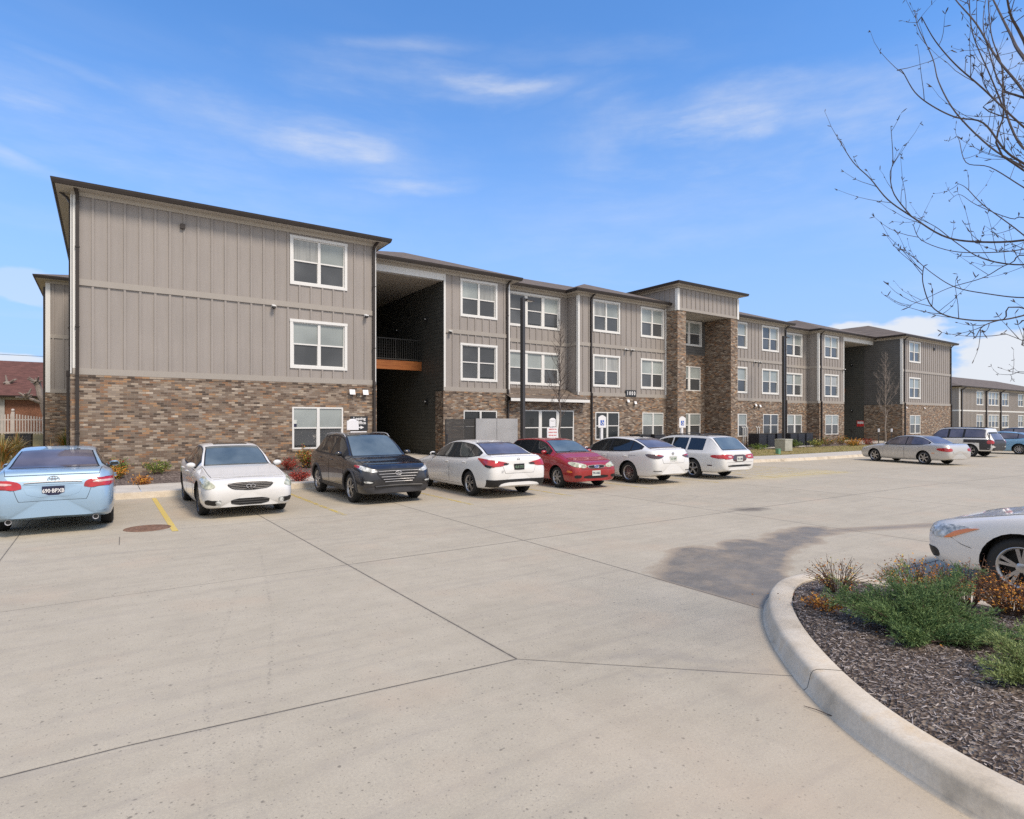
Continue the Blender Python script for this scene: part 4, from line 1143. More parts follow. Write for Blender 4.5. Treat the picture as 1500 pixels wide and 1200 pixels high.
# ================================================================ CARS
def shape_body(c):
    """c: spec dict -> (MB of a closed body, helper functions). Local axes: nose at +Y, s = distance back from the nose"""
    L, W, H = c['L'], c['W'] / 2, c['H']
    zt = pchip(c['zt']); zs = pchip(c['zs']); zb = pchip(c['zb'])
    wf = pchip(c.get('wf') or [(0, .72), (.02, .79), (.07, .86), (.16, .92), (.35, .965), (.8, .99), (L * .45, 1), (L - .9, .99), (L - .4, .965), (L - .17, .925), (L - .06, .87), (L - .015, .80), (L, .72)])
    wr = pchip(c['wr'])
    fr, rr = c['axles']
    ss = [0, .012, .03, .06, .10, .15, .2]
    while ss[-1] < L - .26: ss.append(ss[-1] + .065)
    ss += [L - .2, L - .15, L - .10, L - .06, L - .03, L - .012, L]
    rings = []
    for s in ss:
        w = W * wf(s); b = zb(s); sh = zs(s); top = max(zt(s), sh + .02); hh = top - sh
        w_r = W * wr(s) * min(1, wf(s) * 1.02 + .0)
        fl = .012 * (math.exp(-((s - fr) / .36) ** 2) + math.exp(-((s - rr) / .36) ** 2))
        lo = sh - b
        tuck = c.get('tuck', .0)
        ctrl = [(0, b + .01), (.70 * w, b + .0), (.90 * w, b + .015), (.955 * w, b + .07), (.985 * w + fl, b + .20 * lo + .03), (w * .997 + fl, b + .42 * lo), (w + fl * .6, b + .62 * lo), (w * (.992 - tuck), b + .80 * lo), (w * (.972 - tuck), b + .92 * lo), (w * .935, sh)]
        ws = w * .935
        for (u, v) in ((.35, .30), (.72, .64), (.95, .87), (1.0, .925)):
            ctrl.append((ws + (w_r - ws) * u, sh + hh * v))
        ctrl += [(w_r * .90, sh + hh * .965), (w_r * .65, sh + hh * .99), (w_r * .33, top), (0, top)]
        # resample
        pts = []
        for i in range(len(ctrl) - 1):
            p0 = ctrl[max(i - 1, 0)]; p1 = ctrl[i]; p2 = ctrl[i + 1]; p3 = ctrl[min(i + 2, len(ctrl) - 1)]
            if i + 2 > len(ctrl) - 1: p3 = (-p1[0], p1[1])
            for k in range(2):
                t = k / 2
                pts.append(tuple(.5 * ((2 * p1[q]) + (p2[q] - p0[q]) * t + (2 * p0[q] - 5 * p1[q] + 4 * p2[q] - p3[q]) * t * t + (3 * p1[q] - p0[q] - 3 * p2[q] + p3[q]) * t ** 3) for q in (0, 1)))
        pts.append(ctrl[-1])
        fb = c.get('front_bow', .10); rb = c.get('rear_bow', .07); zf = c.get('zf', .50); zr_ = c.get('zr', .55)
        ring = []
        for (x, z) in pts:
            ds = fb * ((z - zf) / .35) ** 2 * math.exp(-s / .28) - rb * ((z - zr_) / .4) ** 2 * math.exp(-(L - s) / .25)
            ring.append((x, L / 2 - (s + ds), z))
        rings.append(ring)
    full = []
    for r_ in rings:
        full.append(r_ + [(-x, y, z) for x, y, z in reversed(r_[1:-1])])
    n = len(full[0]); mb = MB(); vs = [p for r_ in full for p in r_]; fs = []
    for i in range(len(full) - 1):
        for j in range(n):
            j2 = (j + 1) % n
            fs.append((i * n + j, i * n + j2, (i + 1) * n + j2, (i + 1) * n + j))
    # end caps: fan
    def cen(r_): return (0, sum(p[1] for p in r_) / n, sum(p[2] for p in r_) / n)
    vs.append(cen(full[0])); a = len(vs) - 1
    vs.append(cen(full[-1])); b = len(vs) - 1
    for j in range(n):
        j2 = (j + 1) % n
        fs.append((a, j2, j)); k = (len(full) - 1) * n; fs.append((b, k + j, k + j2))
    mb.add(vs, fs, 0, True)
    return mb, zt, zs, zb, (lambda s: W * wf(s)), (lambda s: W * wr(s) * min(1, wf(s) * 1.02))

def chaikin(pts, k=2, closed=True):
    for _ in range(k):
        out = []; n = len(pts)
        for i in range(n if closed else n - 1):
            a, b = Vector(pts[i]), Vector(pts[(i + 1) % n]); out += [a * .78 + b * .22, a * .22 + b * .78]
        pts = out if closed else [Vector(pts[0])] + out + [Vector(pts[-1])]
    return pts

class Car:
    def __init__(s, name, label, spec, group=None, cat='car'):
        s.c = spec; s.T = thing(name, label, cat, (0, 0, 0), 0, group)
        s.mb, s.zt, s.zs, s.zb, s.w, s.wr = shape_body(spec)
        s.bvh = BVHTree.FromPolygons([Vector(v) for v in s.mb.v], s.mb.f)
        s.L = spec['L']; s.W = spec['W']; s.H = spec['H']
    def hit(s, o, d):
        h = s.bvh.ray_cast(Vector(o), Vector(d)); return (h[0], h[1]) if h[0] is not None else (None, None)
    def finish_body(s, paint, arch=1.0):
        # cut the wheel arches out of the closed shell
        o = s.mb.build('body', [M[paint], M['black']], s.T, sharp=35)
        r = s.c['wheel'] ; W = s.W / 2
        cut = MB()
        for y in (s.L / 2 - s.c['axles'][0], s.L / 2 - s.c['axles'][1]):
            for sx in (-1, 1):
                n = 28; R1 = r * 1.14 + .012; vs = []; 
                for x in (sx * (W + .2), sx * (W - .30)):
                    for k in range(n):
                        a = 2 * PI * k / n; vs.append((x, y + R1 * math.cos(a), r + R1 * math.sin(a) * 1.0))
                fs = [tuple(range(n)), tuple(range(2 * n - 1, n - 1, -1))] + [(k, n + k, n + (k + 1) % n, (k + 1) % n) for k in range(n)]
                if sx < 0: fs = [f[::-1] for f in fs]
                fs = [f[::-1] for f in fs]
                cut.add(vs, fs, 0)
        co = cut.build('cutter', [M['black']])
        import bmesh
        for q in (o, co):
            bm = bmesh.new(); bm.from_mesh(q.data); bmesh.ops.remove_doubles(bm, verts=bm.verts, dist=1e-5); bmesh.ops.recalc_face_normals(bm, faces=bm.faces); bm.to_mesh(q.data); bm.free(); q.data.update()
        m = o.modifiers.new('b', 'BOOLEAN'); m.operation = 'DIFFERENCE'; m.object = co; m.solver = 'EXACT'; m.material_mode = 'TRANSFER'
        dg = bpy.context.evaluated_depsgraph_get(); dg.update()
        me = bpy.data.meshes.new_from_object(o.evaluated_get(dg))
        if len(me.polygons) > 500:
            o.modifiers.clear(); old = o.data; o.data = me; me.name = 'body'
            me.polygons.foreach_set('use_smooth', [True] * len(me.polygons)); me.set_sharp_from_angle(angle=R(32))
        else: o.modifiers.clear()
        bpy.data.objects.remove(co)
        s.body = o
        # arch lips
        return o
    def patch(s, rows, lift, mat, name, parent=None, ring=True, label=None):
        """rows of (origin, dir): ray cast on the shell, lifted; drops missing"""
        G = []
        for row in rows:
            g = []
            for o, d in row:
                p, nrm = s.hit(o, d)
                if p is None: g.append(None); continue
                if nrm.dot(Vector(d)) > 0: nrm = -nrm
                g.append(p + nrm * lift)
            G.append(g)
        mb = MB(); ni = len(G); nj = len(G[0]); idx = {}
        vs = []
        for i in range(ni):
            for j in range(nj):
                if G[i][j] is not None: idx[(i, j)] = len(vs); vs.append(G[i][j])
        fs = []
        for i in range(ni - 1):
            for j in range(nj - 1):
                q = [(i, j), (i, j + 1), (i + 1, j + 1), (i + 1, j)]
                if all(k in idx for k in q):
                    f = [idx[k] for k in q]
                    fs.append(f)
        if not fs: return None
        # orient towards the rays
        d = Vector(rows[0][0][1]); f = max(fs, key=lambda f: (vs[f[1]] - vs[f[0]]).cross(vs[f[2]] - vs[f[0]]).length)
        if (vs[f[1]] - vs[f[0]]).cross(vs[f[2]] - vs[f[0]]).dot(d) > 0: fs = [g[::-1] for g in fs]
        mb.add(vs, fs, 0, True)
        # skirt back to the shell
        if ring and lift > .002:
            loop = [(0, j) for j in range(nj)] + [(i, nj - 1) for i in range(1, ni)] + [(ni - 1, j) for j in range(nj - 2, -1, -1)] + [(i, 0) for i in range(ni - 2, 0, -1)]
            loop = [k for k in loop if k in idx]
            dd = d.normalized() * (lift + .006)
            v2 = []; f2 = []
            for k in loop: v2 += [vs[idx[k]], vs[idx[k]] + dd]
            n = len(loop)
            for a in range(n):
                b = (a + 1) % n; f2.append((2 * a, 2 * b, 2 * b + 1, 2 * a + 1))
            mb.add(v2, f2, 0, False)
        o = mb.build(name, M[mat] if isinstance(mat, str) else mat, parent or s.T)
        if label: o['label'] = label
        return o
    def poly(s, outline, az, el, lift, mat, name, nu=14, nv=7, round_=2, parent=None, vert=False, label=None):
        """outline: 3D points (x, s, z); projected along direction given by azimuth (deg, 0 = looking from the nose rearwards, 90 = from +x) and elevation"""
        d = Vector((-math.sin(R(az)) * math.cos(R(el)), -math.cos(R(az)) * math.cos(R(el)), -math.sin(R(el))))
        U = Vector((0, 0, 1)).cross(d)
        if U.length < .05: U = Vector((1, 0, 0))
        U.normalize(); V = d.cross(U).normalized()
        if V.z < 0 or (abs(V.z) < .01 and V.y < 0): V = -V
        P = []
        for x, ss, z in outline:
            p = Vector((x, s.L / 2 - ss, z)); P.append(Vector((p.dot(U), p.dot(V))))
        if round_: P = chaikin(P, round_)
        rows = []; a = 1 if not vert else 0; b = 1 - a
        lo = min(p[a] for p in P); hi = max(p[a] for p in P); n = len(P)
        for i in range(nv + 1):
            v = lo + (hi - lo) * (i / nv); v = min(max(v, lo + (hi - lo) * .012), hi - (hi - lo) * .012)
            xs = []
            for k in range(n):
                p, q = P[k], P[(k + 1) % n]
                if (p[a] > v) != (q[a] > v): xs.append(p[b] + (q[b] - p[b]) * (v - p[a]) / (q[a] - p[a]))
            if len(xs) < 2: continue
            x0, x1 = min(xs), max(xs); row = []
            for j in range(nu + 1):
                u = x0 + (x1 - x0) * j / nu
                uv = (u, v) if a == 1 else (v, u)
                o = U * uv[0] + V * uv[1] - d * 6
                row.append((o, d))
            rows.append(row)
        return s.patch(rows, lift, mat, name, parent, label=label)
    def both(s, outline, az, el, lift, mat, name, **k):
        a = s.poly(outline, az, el, lift, mat, name, **k)
        b = s.poly([(-x, q, z) for x, q, z in outline], -az, el, lift, mat, name, **k)
        return a, b
    def glass(s):
        c = s.c; zt, zs = s.zt, s.zs
        y = lambda q: s.L / 2 - q
        # windscreen / rear screen / sunroof : dropped from above
        def top(s0, s1, name, mat, k=.90, lift=.006, n=12, inset=.0):
            rows = []
            for i in range(n + 1):
                q = s0 + (s1 - s0) * i / n; wd = s.wr(q) * k - inset
                rows.append([(Vector((wd * (-1 + 2 * j / 14), y(q), 3)), Vector((0, 0, -1))) for j in range(15)])
            return s.patch(rows, lift, mat, name)
        def rim(s0, s1, name, mat, k, e):
            top(s0 - e, s1 + e, name, mat, k, .003)
        ws = c['screen']
        top(ws[0] - .02, ws[1] + .02, 'windscreen_seal', 'black', .945, .003)
        top(ws[0] + .02, ws[1] - .02, 'windscreen', c.get('g_front', 'glass_l'), .905, .007)
        if c.get('rear'):
            rs = c['rear']
            top(rs[0] - .02, rs[1] + .02, 'rear_screen_seal', 'black', .93, .003)
            top(rs[0] + .015, rs[1] - .015, 'rear_screen', c.get('g_rear', 'glass_v'), .89, .007)
        if c.get('sunroof'):
            top(c['sunroof'][0], c['sunroof'][1], 'sunroof', 'glass', .62, .006)
        for sx in (-1, 1):
            # dark surround then panes
            def side(s0, s1, lo, hi, lift, mat, name, n=14, slant=(0, 0)):
                rows = []
                for i in range(n + 1):
                    t = i / n; row = []
                    for j in range(7):
                        q = s0 + (s1 - s0) * t; v = lo + (hi - lo) * j / 6
                        q += slant[0] * (1 - t) * (v - lo) + slant[1] * t * (v - lo)
                        b = zs(q) + .035; tp = zs(q) + (zt(q) - zs(q)) * .86
                        b2, t2 = b, max(tp, b + .004)
                        z = b2 + (t2 - b2) * v
                        row.append((Vector((sx * 2, y(q), z)), Vector((-sx, 0, 0))))
                    rows.append(row)
                return s.patch(rows, lift, mat, name)
            w0, w1 = c['dlo']
            side(w0 - .03, w1 + .03, -.06, 1.03, .002, c.get('dlo_trim', 'black'), 'window_surround', 24)
            for (a, b) in c['side']:
                side(a, b, .03, .96, .006, c.get('g_side', 'glass'), 'side_window')
    def doors(s, cuts, z0=.30, handles=(), sill=None, paint=None, hz=None):
        """cuts: list of (s_front, s_rear) per door"""
        zs = s.zs
        for sx in (-1, 1):
            for i, (a, b) in enumerate(cuts):
                def side(e, lift, mat, name):
                    rows = []
                    for k in range(13):
                        q = a + (b - a) * k / 12; q = min(max(q, a - e), b + e)
                        if k == 0: q -= e
                        if k == 12: q += e
                        row = []
                        for j in range(9):
                            lo = z0 - e; hi = zs(q) - .01 + e
                            z = lo + (hi - lo) * j / 8; qq = q
                            # rear door edge follows the arch
                            for ax in s.c['axles']:
                                rr = s.c['wheel'] * 1.14 + .07; dz = z - s.c['wheel']
                                if abs(dz) < rr:
                                    dx = math.sqrt(rr * rr - dz * dz)
                                    if abs(qq - ax) < dx: qq = ax + (dx if (a + b) / 2 > ax else -dx)
                            row.append((Vector((sx * 2, s.L / 2 - qq, z)), Vector((-sx, 0, 0))))
                        rows.append(row)
                    return s.patch(rows, lift, mat, name, ring=(lift > .003))
                side(.008, .0016, 'seam', 'door_gap')
                d = side(0, .0045, paint, 'door')
                if d is not None:
                    q = b - .16; z = (hz or zs(q) - .09)
                    p, nrm = s.hit((sx * 2, s.L / 2 - q, z), (-sx, 0, 0))
                    if p is not None:
                        mb = MB(); pts = [p + Vector((0, .09 - .18 * t, 0)) + Vector((sx * (.012 + .028 * math.sin(PI * t)), 0, 0)) for t in [k / 6 for k in range(7)]]
                        mb.tube(pts, .013, 6); mb.build('handle', M[s.c.get('handle', paint)], d)
    def mirror(s, sm, paint, z=None):
        for sx in (-1, 1):
            q = sm; z_ = z or s.zs(q) + .05
            p, _ = s.hit((sx * 2, s.L / 2 - q, z_), (-sx, 0, 0))
            x = abs(p.x) if p else s.W / 2 * .9
            mb = MB(); mb.ball((sx * (x + .105), s.L / 2 - q + .01, z_ + .045), (.095, .06, .062), 8, 0)
            mb.tube([(sx * (x - .02), s.L / 2 - q - .01, z_ - .01), (sx * (x + .08), s.L / 2 - q, z_ + .02)], .026, 6, 1)
            mb.add([(sx * (x + .035), s.L / 2 - q - .05, z_ + .01), (sx * (x + .18), s.L / 2 - q - .05, z_ + .015), (sx * (x + .18), s.L / 2 - q - .05, z_ + .08), (sx * (x + .035), s.L / 2 - q - .05, z_ + .08)], [(0, 1, 2, 3)], 2)
            mb.build('side_mirror', [M[paint], M['black'], M['glass']], s.T)
    def wheels(s, style='alloy', spokes=6, twin=False, wide=.42, rimmat='alloy'):
        r = s.c['wheel']; wd = .205; tr = s.c.get('track', s.W / 2 - .035)
        rr = r * s.c.get('rimk', .69)
        tm = MB(); tm.lathe([(rr - .02, -wd / 2 + .02), (rr, -wd / 2 + .008), (r * .86, -wd / 2), (r * .96, -wd / 2 + .016), (r, -wd / 2 + .045), (r, wd / 2 - .045), (r * .96, wd / 2 - .016), (r * .86, wd / 2), (rr, wd / 2 - .008), (rr - .02, wd / 2 - .02)], 40, ax='x')
        for k in range(-2, 3): tm.lathe([(r + .0005, k * .03 - .004), (r + .004, k * .03), (r + .0005, k * .03 + .004)], 40, ax='x')
        rm = MB()
        e = wd / 2 - .012
        rm.lathe([(rr - .035, e - .03), (rr - .022, e - .004), (rr - .008, e + .004), (rr + .004, e)], 40, ax='x')
        rm.lathe([(rr - .034, e - .032), (rr - .03, -.05), (.0, -.05)], 32, ax='x', m=1)
        rm.lathe([(.0, e - .006), (.03, e - .006), (.055, e - .014), (.06, e - .05)], 20, ax='x')
        for k in range(spokes):
            subs = (-.5, .5) if twin else (0,)
            for u in subs:
                a = 2 * PI * (k + .25) / spokes
                da = u * (.36 if spokes < 8 else .26)
                w0 = .030 if not twin else .014; w1 = (rr * PI / spokes * wide) * (.42 if twin else 1) * .5
                c0 = Vector((0, math.cos(a + da * .55), math.sin(a + da * .55))); c1 = Vector((0, math.cos(a + da), math.sin(a + da)))
                t0 = Vector((0, -c0.z, c0.y)); t1 = Vector((0, -c1.z, c1.y))
                p0 = c0 * .045; p1 = c1 * (rr - .02)
                vs = []
                for p, t, w, h in ((p0, t0, w0, e - .012), (p0.lerp(p1, .55), t0.lerp(t1, .5), (w0 + w1) / 2, e - .010), (p1, t1, w1, e - .008)):
                    for q, hh in ((-1, h), (1, h), (1, h - .035), (-1, h - .035)):
                        v = p + t * (w * q); vs.append((hh, v.y, v.z))
                fs = []
                for b in (0, 4): fs += [(b, b + 1, b + 5, b + 4), (b + 1, b + 2, b + 6, b + 5), (b + 2, b + 3, b + 7, b + 6), (b + 3, b, b + 4, b + 7)]
                rm.add(vs, fs, 0)
        tyre = rim = None
        for ax in s.c['axles']:
            for sx in (-1, 1):
                if tyre is None:
                    tyre = tm.build('wheel', M['rubber'], s.T, sharp=50); rim = rm.build('rim', [M[rimmat], M['black']], tyre); T_, R_ = tyre, rim
                else:
                    T_ = tyre.copy(); COL.objects.link(T_); T_.parent = s.T; R_ = rim.copy(); COL.objects.link(R_); R_.parent = T_
                T_.location = (sx * (tr - wd / 2), s.L / 2 - ax, r)
                T_.rotation_euler = (rng.uniform(0, 6) if False else 0, 0, 0 if sx > 0 else PI)
    def plate(s, q_front, z, txt, mat, front=False, x=0, tmat='letter_w', w=.31, h=.155):
        d = Vector((0, -1, 0)) if front else Vector((0, 1, 0))
        o = Vector((x, 4 if front else -4, z)); p, n = s.hit(o, d)
        if p is None: return
        y = p.y + (.014 if front else -.016); nrm = (0, 1, 0) if front else (0, -1, 0)
        mb = MB(); mb.box(x - w / 2, x + w / 2, y - .006, y + .006, z - h / 2, z + h / 2, 0)
        add_text(mb, txt, .095, face_mat((x, y + (.007 if front else -.007), z - .005), nrm), 1, .002, .78)
        mb.build('licence_plate', [M[mat], M[tmat]], s.T)
    def emblem(s, z, kind, front, size=.06, mat='chrome', x=0, el=0):
        d = Vector((0, -1, 0)) if front else Vector((0, 1, 0))
        p, n = s.hit((x, 4 if front else -4, z), d)
        if p is None: return
        y = p.y + (.028 if front else -.014); sg = 1 if front else -1
        mb = MB(); C = Vector((x, y, z))
        def ell(rx, rz, c=(0, 0), w=.006, a0=0, a1=2 * PI):
            pts = [C + Vector((c[0] + rx * math.cos(a0 + (a1 - a0) * k / 24), 0, c[1] + rz * math.sin(a0 + (a1 - a0) * k / 24))) for k in range(25)]
            mb.tube(pts, w, 5, cap=False)
        S = size
        if kind == 'three':   # nested ovals
            ell(S * 1.25, S * .85); ell(S * .38, S * .82); ell(S * .9, S * .34, (0, S * .42))
        elif kind == 'twin':  # two open ovals meeting below
            ell(S * .72, S * .55, (-S * .62, 0), .009, -.9, 4.6); ell(S * .72, S * .55, (S * .62, 0), .009, -1.45, 4.05)
        elif kind == 'slantH':
            ell(S * 1.3, S * .75, (0, 0), .008)
            for a in (-.42, .42): mb.tube([C + Vector((sg * -1 * (a * S) - .0, 0, -S * .55)), C + Vector((sg * -1 * (a * S) - S * .18 * sg, 0, S * .55))], .008, 5)
            mb.tube([C + Vector((-S * .4, 0, -.006)), C + Vector((S * .4, 0, .006))], .007, 5)
        elif kind == 'oval':
            ell(S * 1.3, S * .55, (0, 0), .006); mb.lathe([(.0, .0), (.001, .001)], 8, (x, y, z)); 
            vs = [C + Vector((S * 1.28 * math.cos(2 * PI * k / 24), 0, S * .53 * math.sin(2 * PI * k / 24))) for k in range(24)]; mb.add(vs, [tuple(range(24))], 1)
            add_text(mb, 'Ford', S * .8, face_mat(C + Vector((0, sg * .004, 0)), (0, sg, 0)), 0, .001)
        elif kind == 'ringbar':
            ell(S, S, (0, 0), .007); mb.box(x - S * 1.2, x + S * 1.2, y - .004, y + .004, z - .012, z + .012)
        elif kind == 'vw':
            ell(S, S, (0, 0), .006)
            for pts in (((-.4, .85), (0, .15), (.4, .85)), ((-.8, .5), (-.4, -.75), (0, .0), (.4, -.75), (.8, .5))):
                mb.tube([C + Vector((a * S, 0, b * S)) for a, b in pts], .0055, 5)
        else:
            ell(S, S * .7, (0, 0), .008)
        mb.build('emblem', [M[mat], M['sign_b']], s.T)
    def bars(s, outline_rows, lift, mat, name, rad=.009, front=True):
        """horizontal bars: list of (x0, x1, z) hugging the shell"""
        mb = MB()
        for (x0, x1, z, bow) in outline_rows:
            pts = []
            for k in range(13):
                x = x0 + (x1 - x0) * k / 12; zz = z + bow * (1 - (2 * k / 12 - 1) ** 2)
                p, n = s.hit((x, 4 if front else -4, zz), (0, -1 if front else 1, 0))
                if p is not None: pts.append(p + Vector((0, lift if front else -lift, 0)))
            if len(pts) > 2: mb.tube(pts, rad, 6)
        if mb.v: return mb.build(name, M[mat], s.T)
    def strip(s, pts, lift, mat, name, rad=.006, d=(0, 0, -1)):
        mb = MB(); out = []
        d = Vector(d)
        for x, q, z in pts:
            o = Vector((x, s.L / 2 - q, z)) - d * 4; p, n = s.hit(o, d)
            if p is not None: out.append(p - d * lift)
        if len(out) > 1: mb.tube(out, rad, 5); return mb.build(name, M[mat], s.T)
    def boot(s, xt, zt_, xb, zb_, mat):
        for e, lift, mt, nm, rg in ((.006, .0018, 'seam', 'boot_gap', False), (0, .005, mat, 'boot_panel', True)):
            rows = []
            for i in range(9):
                t = i / 8; z = zb_ - e + (zt_ + e - zb_) * t; w = xb + (xt - xb) * t ** .8 + e
                rows.append([(Vector((w * (-1 + 2 * j / 24), -5, z)), Vector((0, 1, 0))) for j in range(25)])
            s.patch(rows, lift, mt, nm, ring=rg)
    def lid(s, s0, s1, k, mat, name):
        """bonnet or boot lid outlined by a fine gap"""
        for e, lift, mt, nm in ((.008, .0022, 'seam', name + '_gap'), (0, .007, mat, name)):
            rows = []
            for i in range(31):
                q = s0 - e + (s1 - s0 + 2 * e) * i / 30; wd = (s.w(q) * k + e)
                rows.append([(Vector((wd * (-1 + 2 * j / 36), s.L / 2 - q, 3)), Vector((0, 0, -1))) for j in range(37)])
            s.patch(rows, lift, mt, nm, ring=lift > .003)
    def place(s, x, y, deg=0, z=0):
        s.T.location = (x, y, z); s.T.rotation_euler = (0, 0, R(deg))

def sedan_spec(L, W, H, fr, wb, r, hood=.98, nose=.66, cowl=1.30, hdr=2.05, peak=2.75, rhdr=3.35, bl=4.1, deck=1.10, tail=.95, belt=.90, **k):
    rr = fr + wb
    c = dict(L=L, W=W, H=H, wheel=r, axles=(fr, rr),
             zt=[(0, nose), (.05, nose + .05), (.2, nose + .10), (.6, hood - .13), (cowl - .15, hood - .015), (cowl, hood), (cowl + (hdr - cowl) * .5, hood + (H - .07 - hood) * .56), (hdr, H - .065), ((hdr + peak) / 2, H - .012), (peak, H), (rhdr, H - .055), ((rhdr + bl) / 2, H - .055 - (H - .055 - deck) * .44), (bl, deck), (L - .25, deck - .02), (L - .07, deck - .05), (L, tail)],
             zs=[(0, nose - .06), (.3, nose + .06), (cowl - .3, belt - .04), (cowl + .3, belt), (rhdr, belt + .045), (bl, deck - .06), (L - .2, deck - .09), (L, tail - .06)],
             zb=[(0, .23), (.3, .19), (fr, .20), (L / 2, .19), (rr, .21), (L - .35, .24), (L, .32)],
             wr=[(0, .84), (cowl - .3, .83), (cowl, .80), ((cowl + hdr) / 2, .73), (hdr, .655), (peak, .64), (rhdr, .645), ((rhdr + bl) / 2, .70), (bl, .78), (L, .84)],
             screen=(cowl, hdr), rear=(rhdr + .02, bl), dlo=(cowl + .22, bl - .22), side=[(cowl + .30, peak - .14), (peak - .06, rhdr + .08), (rhdr + .13, bl - .30)])
    c.update(k); return c

def cars():
    GR = 'cars parked nose or tail to the kerb along the building'
    # ---- light blue sedan, seen from the rear
    c = sedan_spec(4.81, 1.82, 1.47, .96, 2.775, .325, hood=1.0, nose=.68, cowl=1.28, hdr=2.12, peak=2.8, rhdr=3.42, bl=4.22, deck=1.13, tail=.93, belt=.93, g_rear='glass_v', zr=.50)
    k = Car('parked_car', 'light blue sedan seen from the back, two chrome exhausts and navy plate', c, GR); k.finish_body('p_blue'); k.glass(); L = k.L
    k.doors([(1.45, 2.62), (2.66, 3.62)], paint='p_blue'); k.mirror(1.62, 'p_blue'); k.wheels(spokes=5); k.lid(4.30, 4.66, .78, 'p_blue', 'boot_lid')
    k.both([(.52, L - .02, .935), (.80, L - .12, .97), (.905, L - .45, .965), (.90, L - .40, .88), (.78, L - .1, .80), (.46, L, .785), (.47, L, .86)], 180 - 28, 0, .012, 'lens_red', 'tail_light', nu=18, nv=8, round_=1)
    k.both([(.58, L - .03, .905), (.86, L - .25, .925), (.86, L - .25, .885), (.58, L - .03, .865)], 180 - 28, 0, .016, 'lens_clear', 'reversing_lamp', round_=1)
    # boot number-plate recess, lip lines, bumper gap
    k.bars([(-.40, .40, .905, .012)], .006, 'chrome', 'boot_trim', .012, False)
    k.poly([(-.42, L, .86), (.42, L, .86), (.34, L, .66), (-.34, L, .66)], 180, 0, .009, 'p_blue', 'plate_recess', round_=1)
    k.boot(.53, .80, .46, .60, 'p_blue')
    k.bars([(-.42, .42, .868, 0)], -.001, 'seam', 'recess_edge', .003, False)
    k.plate(0, .765, '690·BPXB', 'plate_n'); k.emblem(.955, 'three', False, .065)
    k.bars([(-.17, .17, 1.145, .0)], .0, 'chrome', 'lip', .004, False)
    for sx in (-1, 1):
        mb = MB()
        mb.lathe([(.032, -L / 2 + .25), (.036, -L / 2 + .045), (.047, -L / 2 + .035), (.047, -L / 2 + .045), (.04, -L / 2 + .06)], 16, (sx * .60, 0, .265), 'y', 0)
        mb.lathe([(.0, -L / 2 + .06), (.042, -L / 2 + .06)], 16, (sx * .60, 0, .265), 'y', 1)
        mb.build('exhaust', [M['chrome'], M['black']], k.T)
    mb = MB(); mb.tube([(.30, -.95, 1.42), (.32, -1.12, 1.58)], .004, 5); mb.box(.28, .34, -.98, -.9, 1.40, 1.43); mb.build('antenna', M['black'], k.T)
    # wide reflector strips under bumper
    k.both([(.62, L, .40), (.80, L - .1, .42), (.80, L - .1, .385), (.62, L, .365)], 180 - 15, 0, .004, 'p_blue', 'bumper_moulding', round_=1)
    k.place(-.72, 12.98 + L / 2 - .06, 0)
    # ---- white coupe-like sedan facing us
    c = sedan_spec(4.75, 1.80, 1.45, .92, 2.85, .335, hood=.99, nose=.70, cowl=1.50, hdr=2.25, peak=2.9, rhdr=3.45, bl=4.22, deck=1.06, tail=.92, belt=.90, sunroof=(2.42, 2.85), rimk=.76, zf=.50, front_bow=.13)
    k = Car('parked_car', 'white sedan facing the camera with sunroof, oval grille and black lower intake', c, GR); k.finish_body('p_white2'); k.glass()
    k.doors([(1.55, 2.68), (2.72, 3.62)], paint='p_white2'); k.mirror(1.75, 'p_white2'); k.wheels(spokes=7, twin=True, rimmat='alloy_d'); k.lid(.32, 1.46, .80, 'p_white2', 'bonnet')
    k.both([(.60, .08, .66), (.84, .52, .86), (.87, .62, .80), (.86, .48, .66), (.78, .22, .585), (.66, .1, .60)], 32, 8, .012, 'lens_y', 'headlight', nu=14, nv=10, round_=2)
    k.poly([(-.40, 0, .715), (.40, 0, .715), (.45, 0, .67), (.33, 0, .575), (0, 0, .555), (-.33, 0, .575), (-.45, 0, .67)], 0, 0, .010, 'black', 'grille', round_=2)
    k.bars([(-.41, .41, .69, .012), (-.40, .40, .66, .008), (-.37, .37, .63, .0), (-.33, .33, .60, -.008)], .014, 'alloy_d', 'grille_bar', .0045)
    k.bars([(-.42, .42, .718, .012)], .014, 'chrome', 'grille_surround', .008)
    k.emblem(.642, 'twin', True, .062)
    k.poly([(-.38, 0, .40), (.38, 0, .40), (.35, 0, .26), (-.35, 0, .26)], 0, 0, .008, 'black', 'lower_intake', round_=1)
    k.bars([(-.34, .34, .355, 0), (-.34, .34, .305, 0)], .012, 'cladding', 'intake_bar', .006)
    k.both([(.56, .05, .385), (.80, .25, .40), (.80, .25, .29), (.60, .08, .275)], 20, 0, .008, 'black', 'fog_lamp_recess', round_=1)
    for sx in (-1, 1):
        p, n = k.hit((sx * .60, 4, .335), (0, -1, 0)); mb = MB(); mb.lathe([(.0, .012), (.035, .012), (.045, .004), (.05, .02), (.056, .0)], 18, tuple(p + Vector((0, .012, 0))), 'y', 0); mb.build('fog_lamp', M['lens'], k.T)
    k.bars([(-.80, .80, .775, .03)], -.001, 'seam', 'bumper_gap', .004)
    k.place(2.48, 13.05 + 4.75 / 2, 180)
    # ---- dark crossover facing us
    c = sedan_spec(4.48, 1.85, 1.66, .90, 2.67, .355, hood=1.09, nose=.84, cowl=1.28, hdr=2.12, peak=2.65, rhdr=3.6, bl=4.20, deck=1.18, tail=.85, belt=1.05, g_front='glass_l', g_side='glass', front_bow=.10, zf=.55, zr=.8)
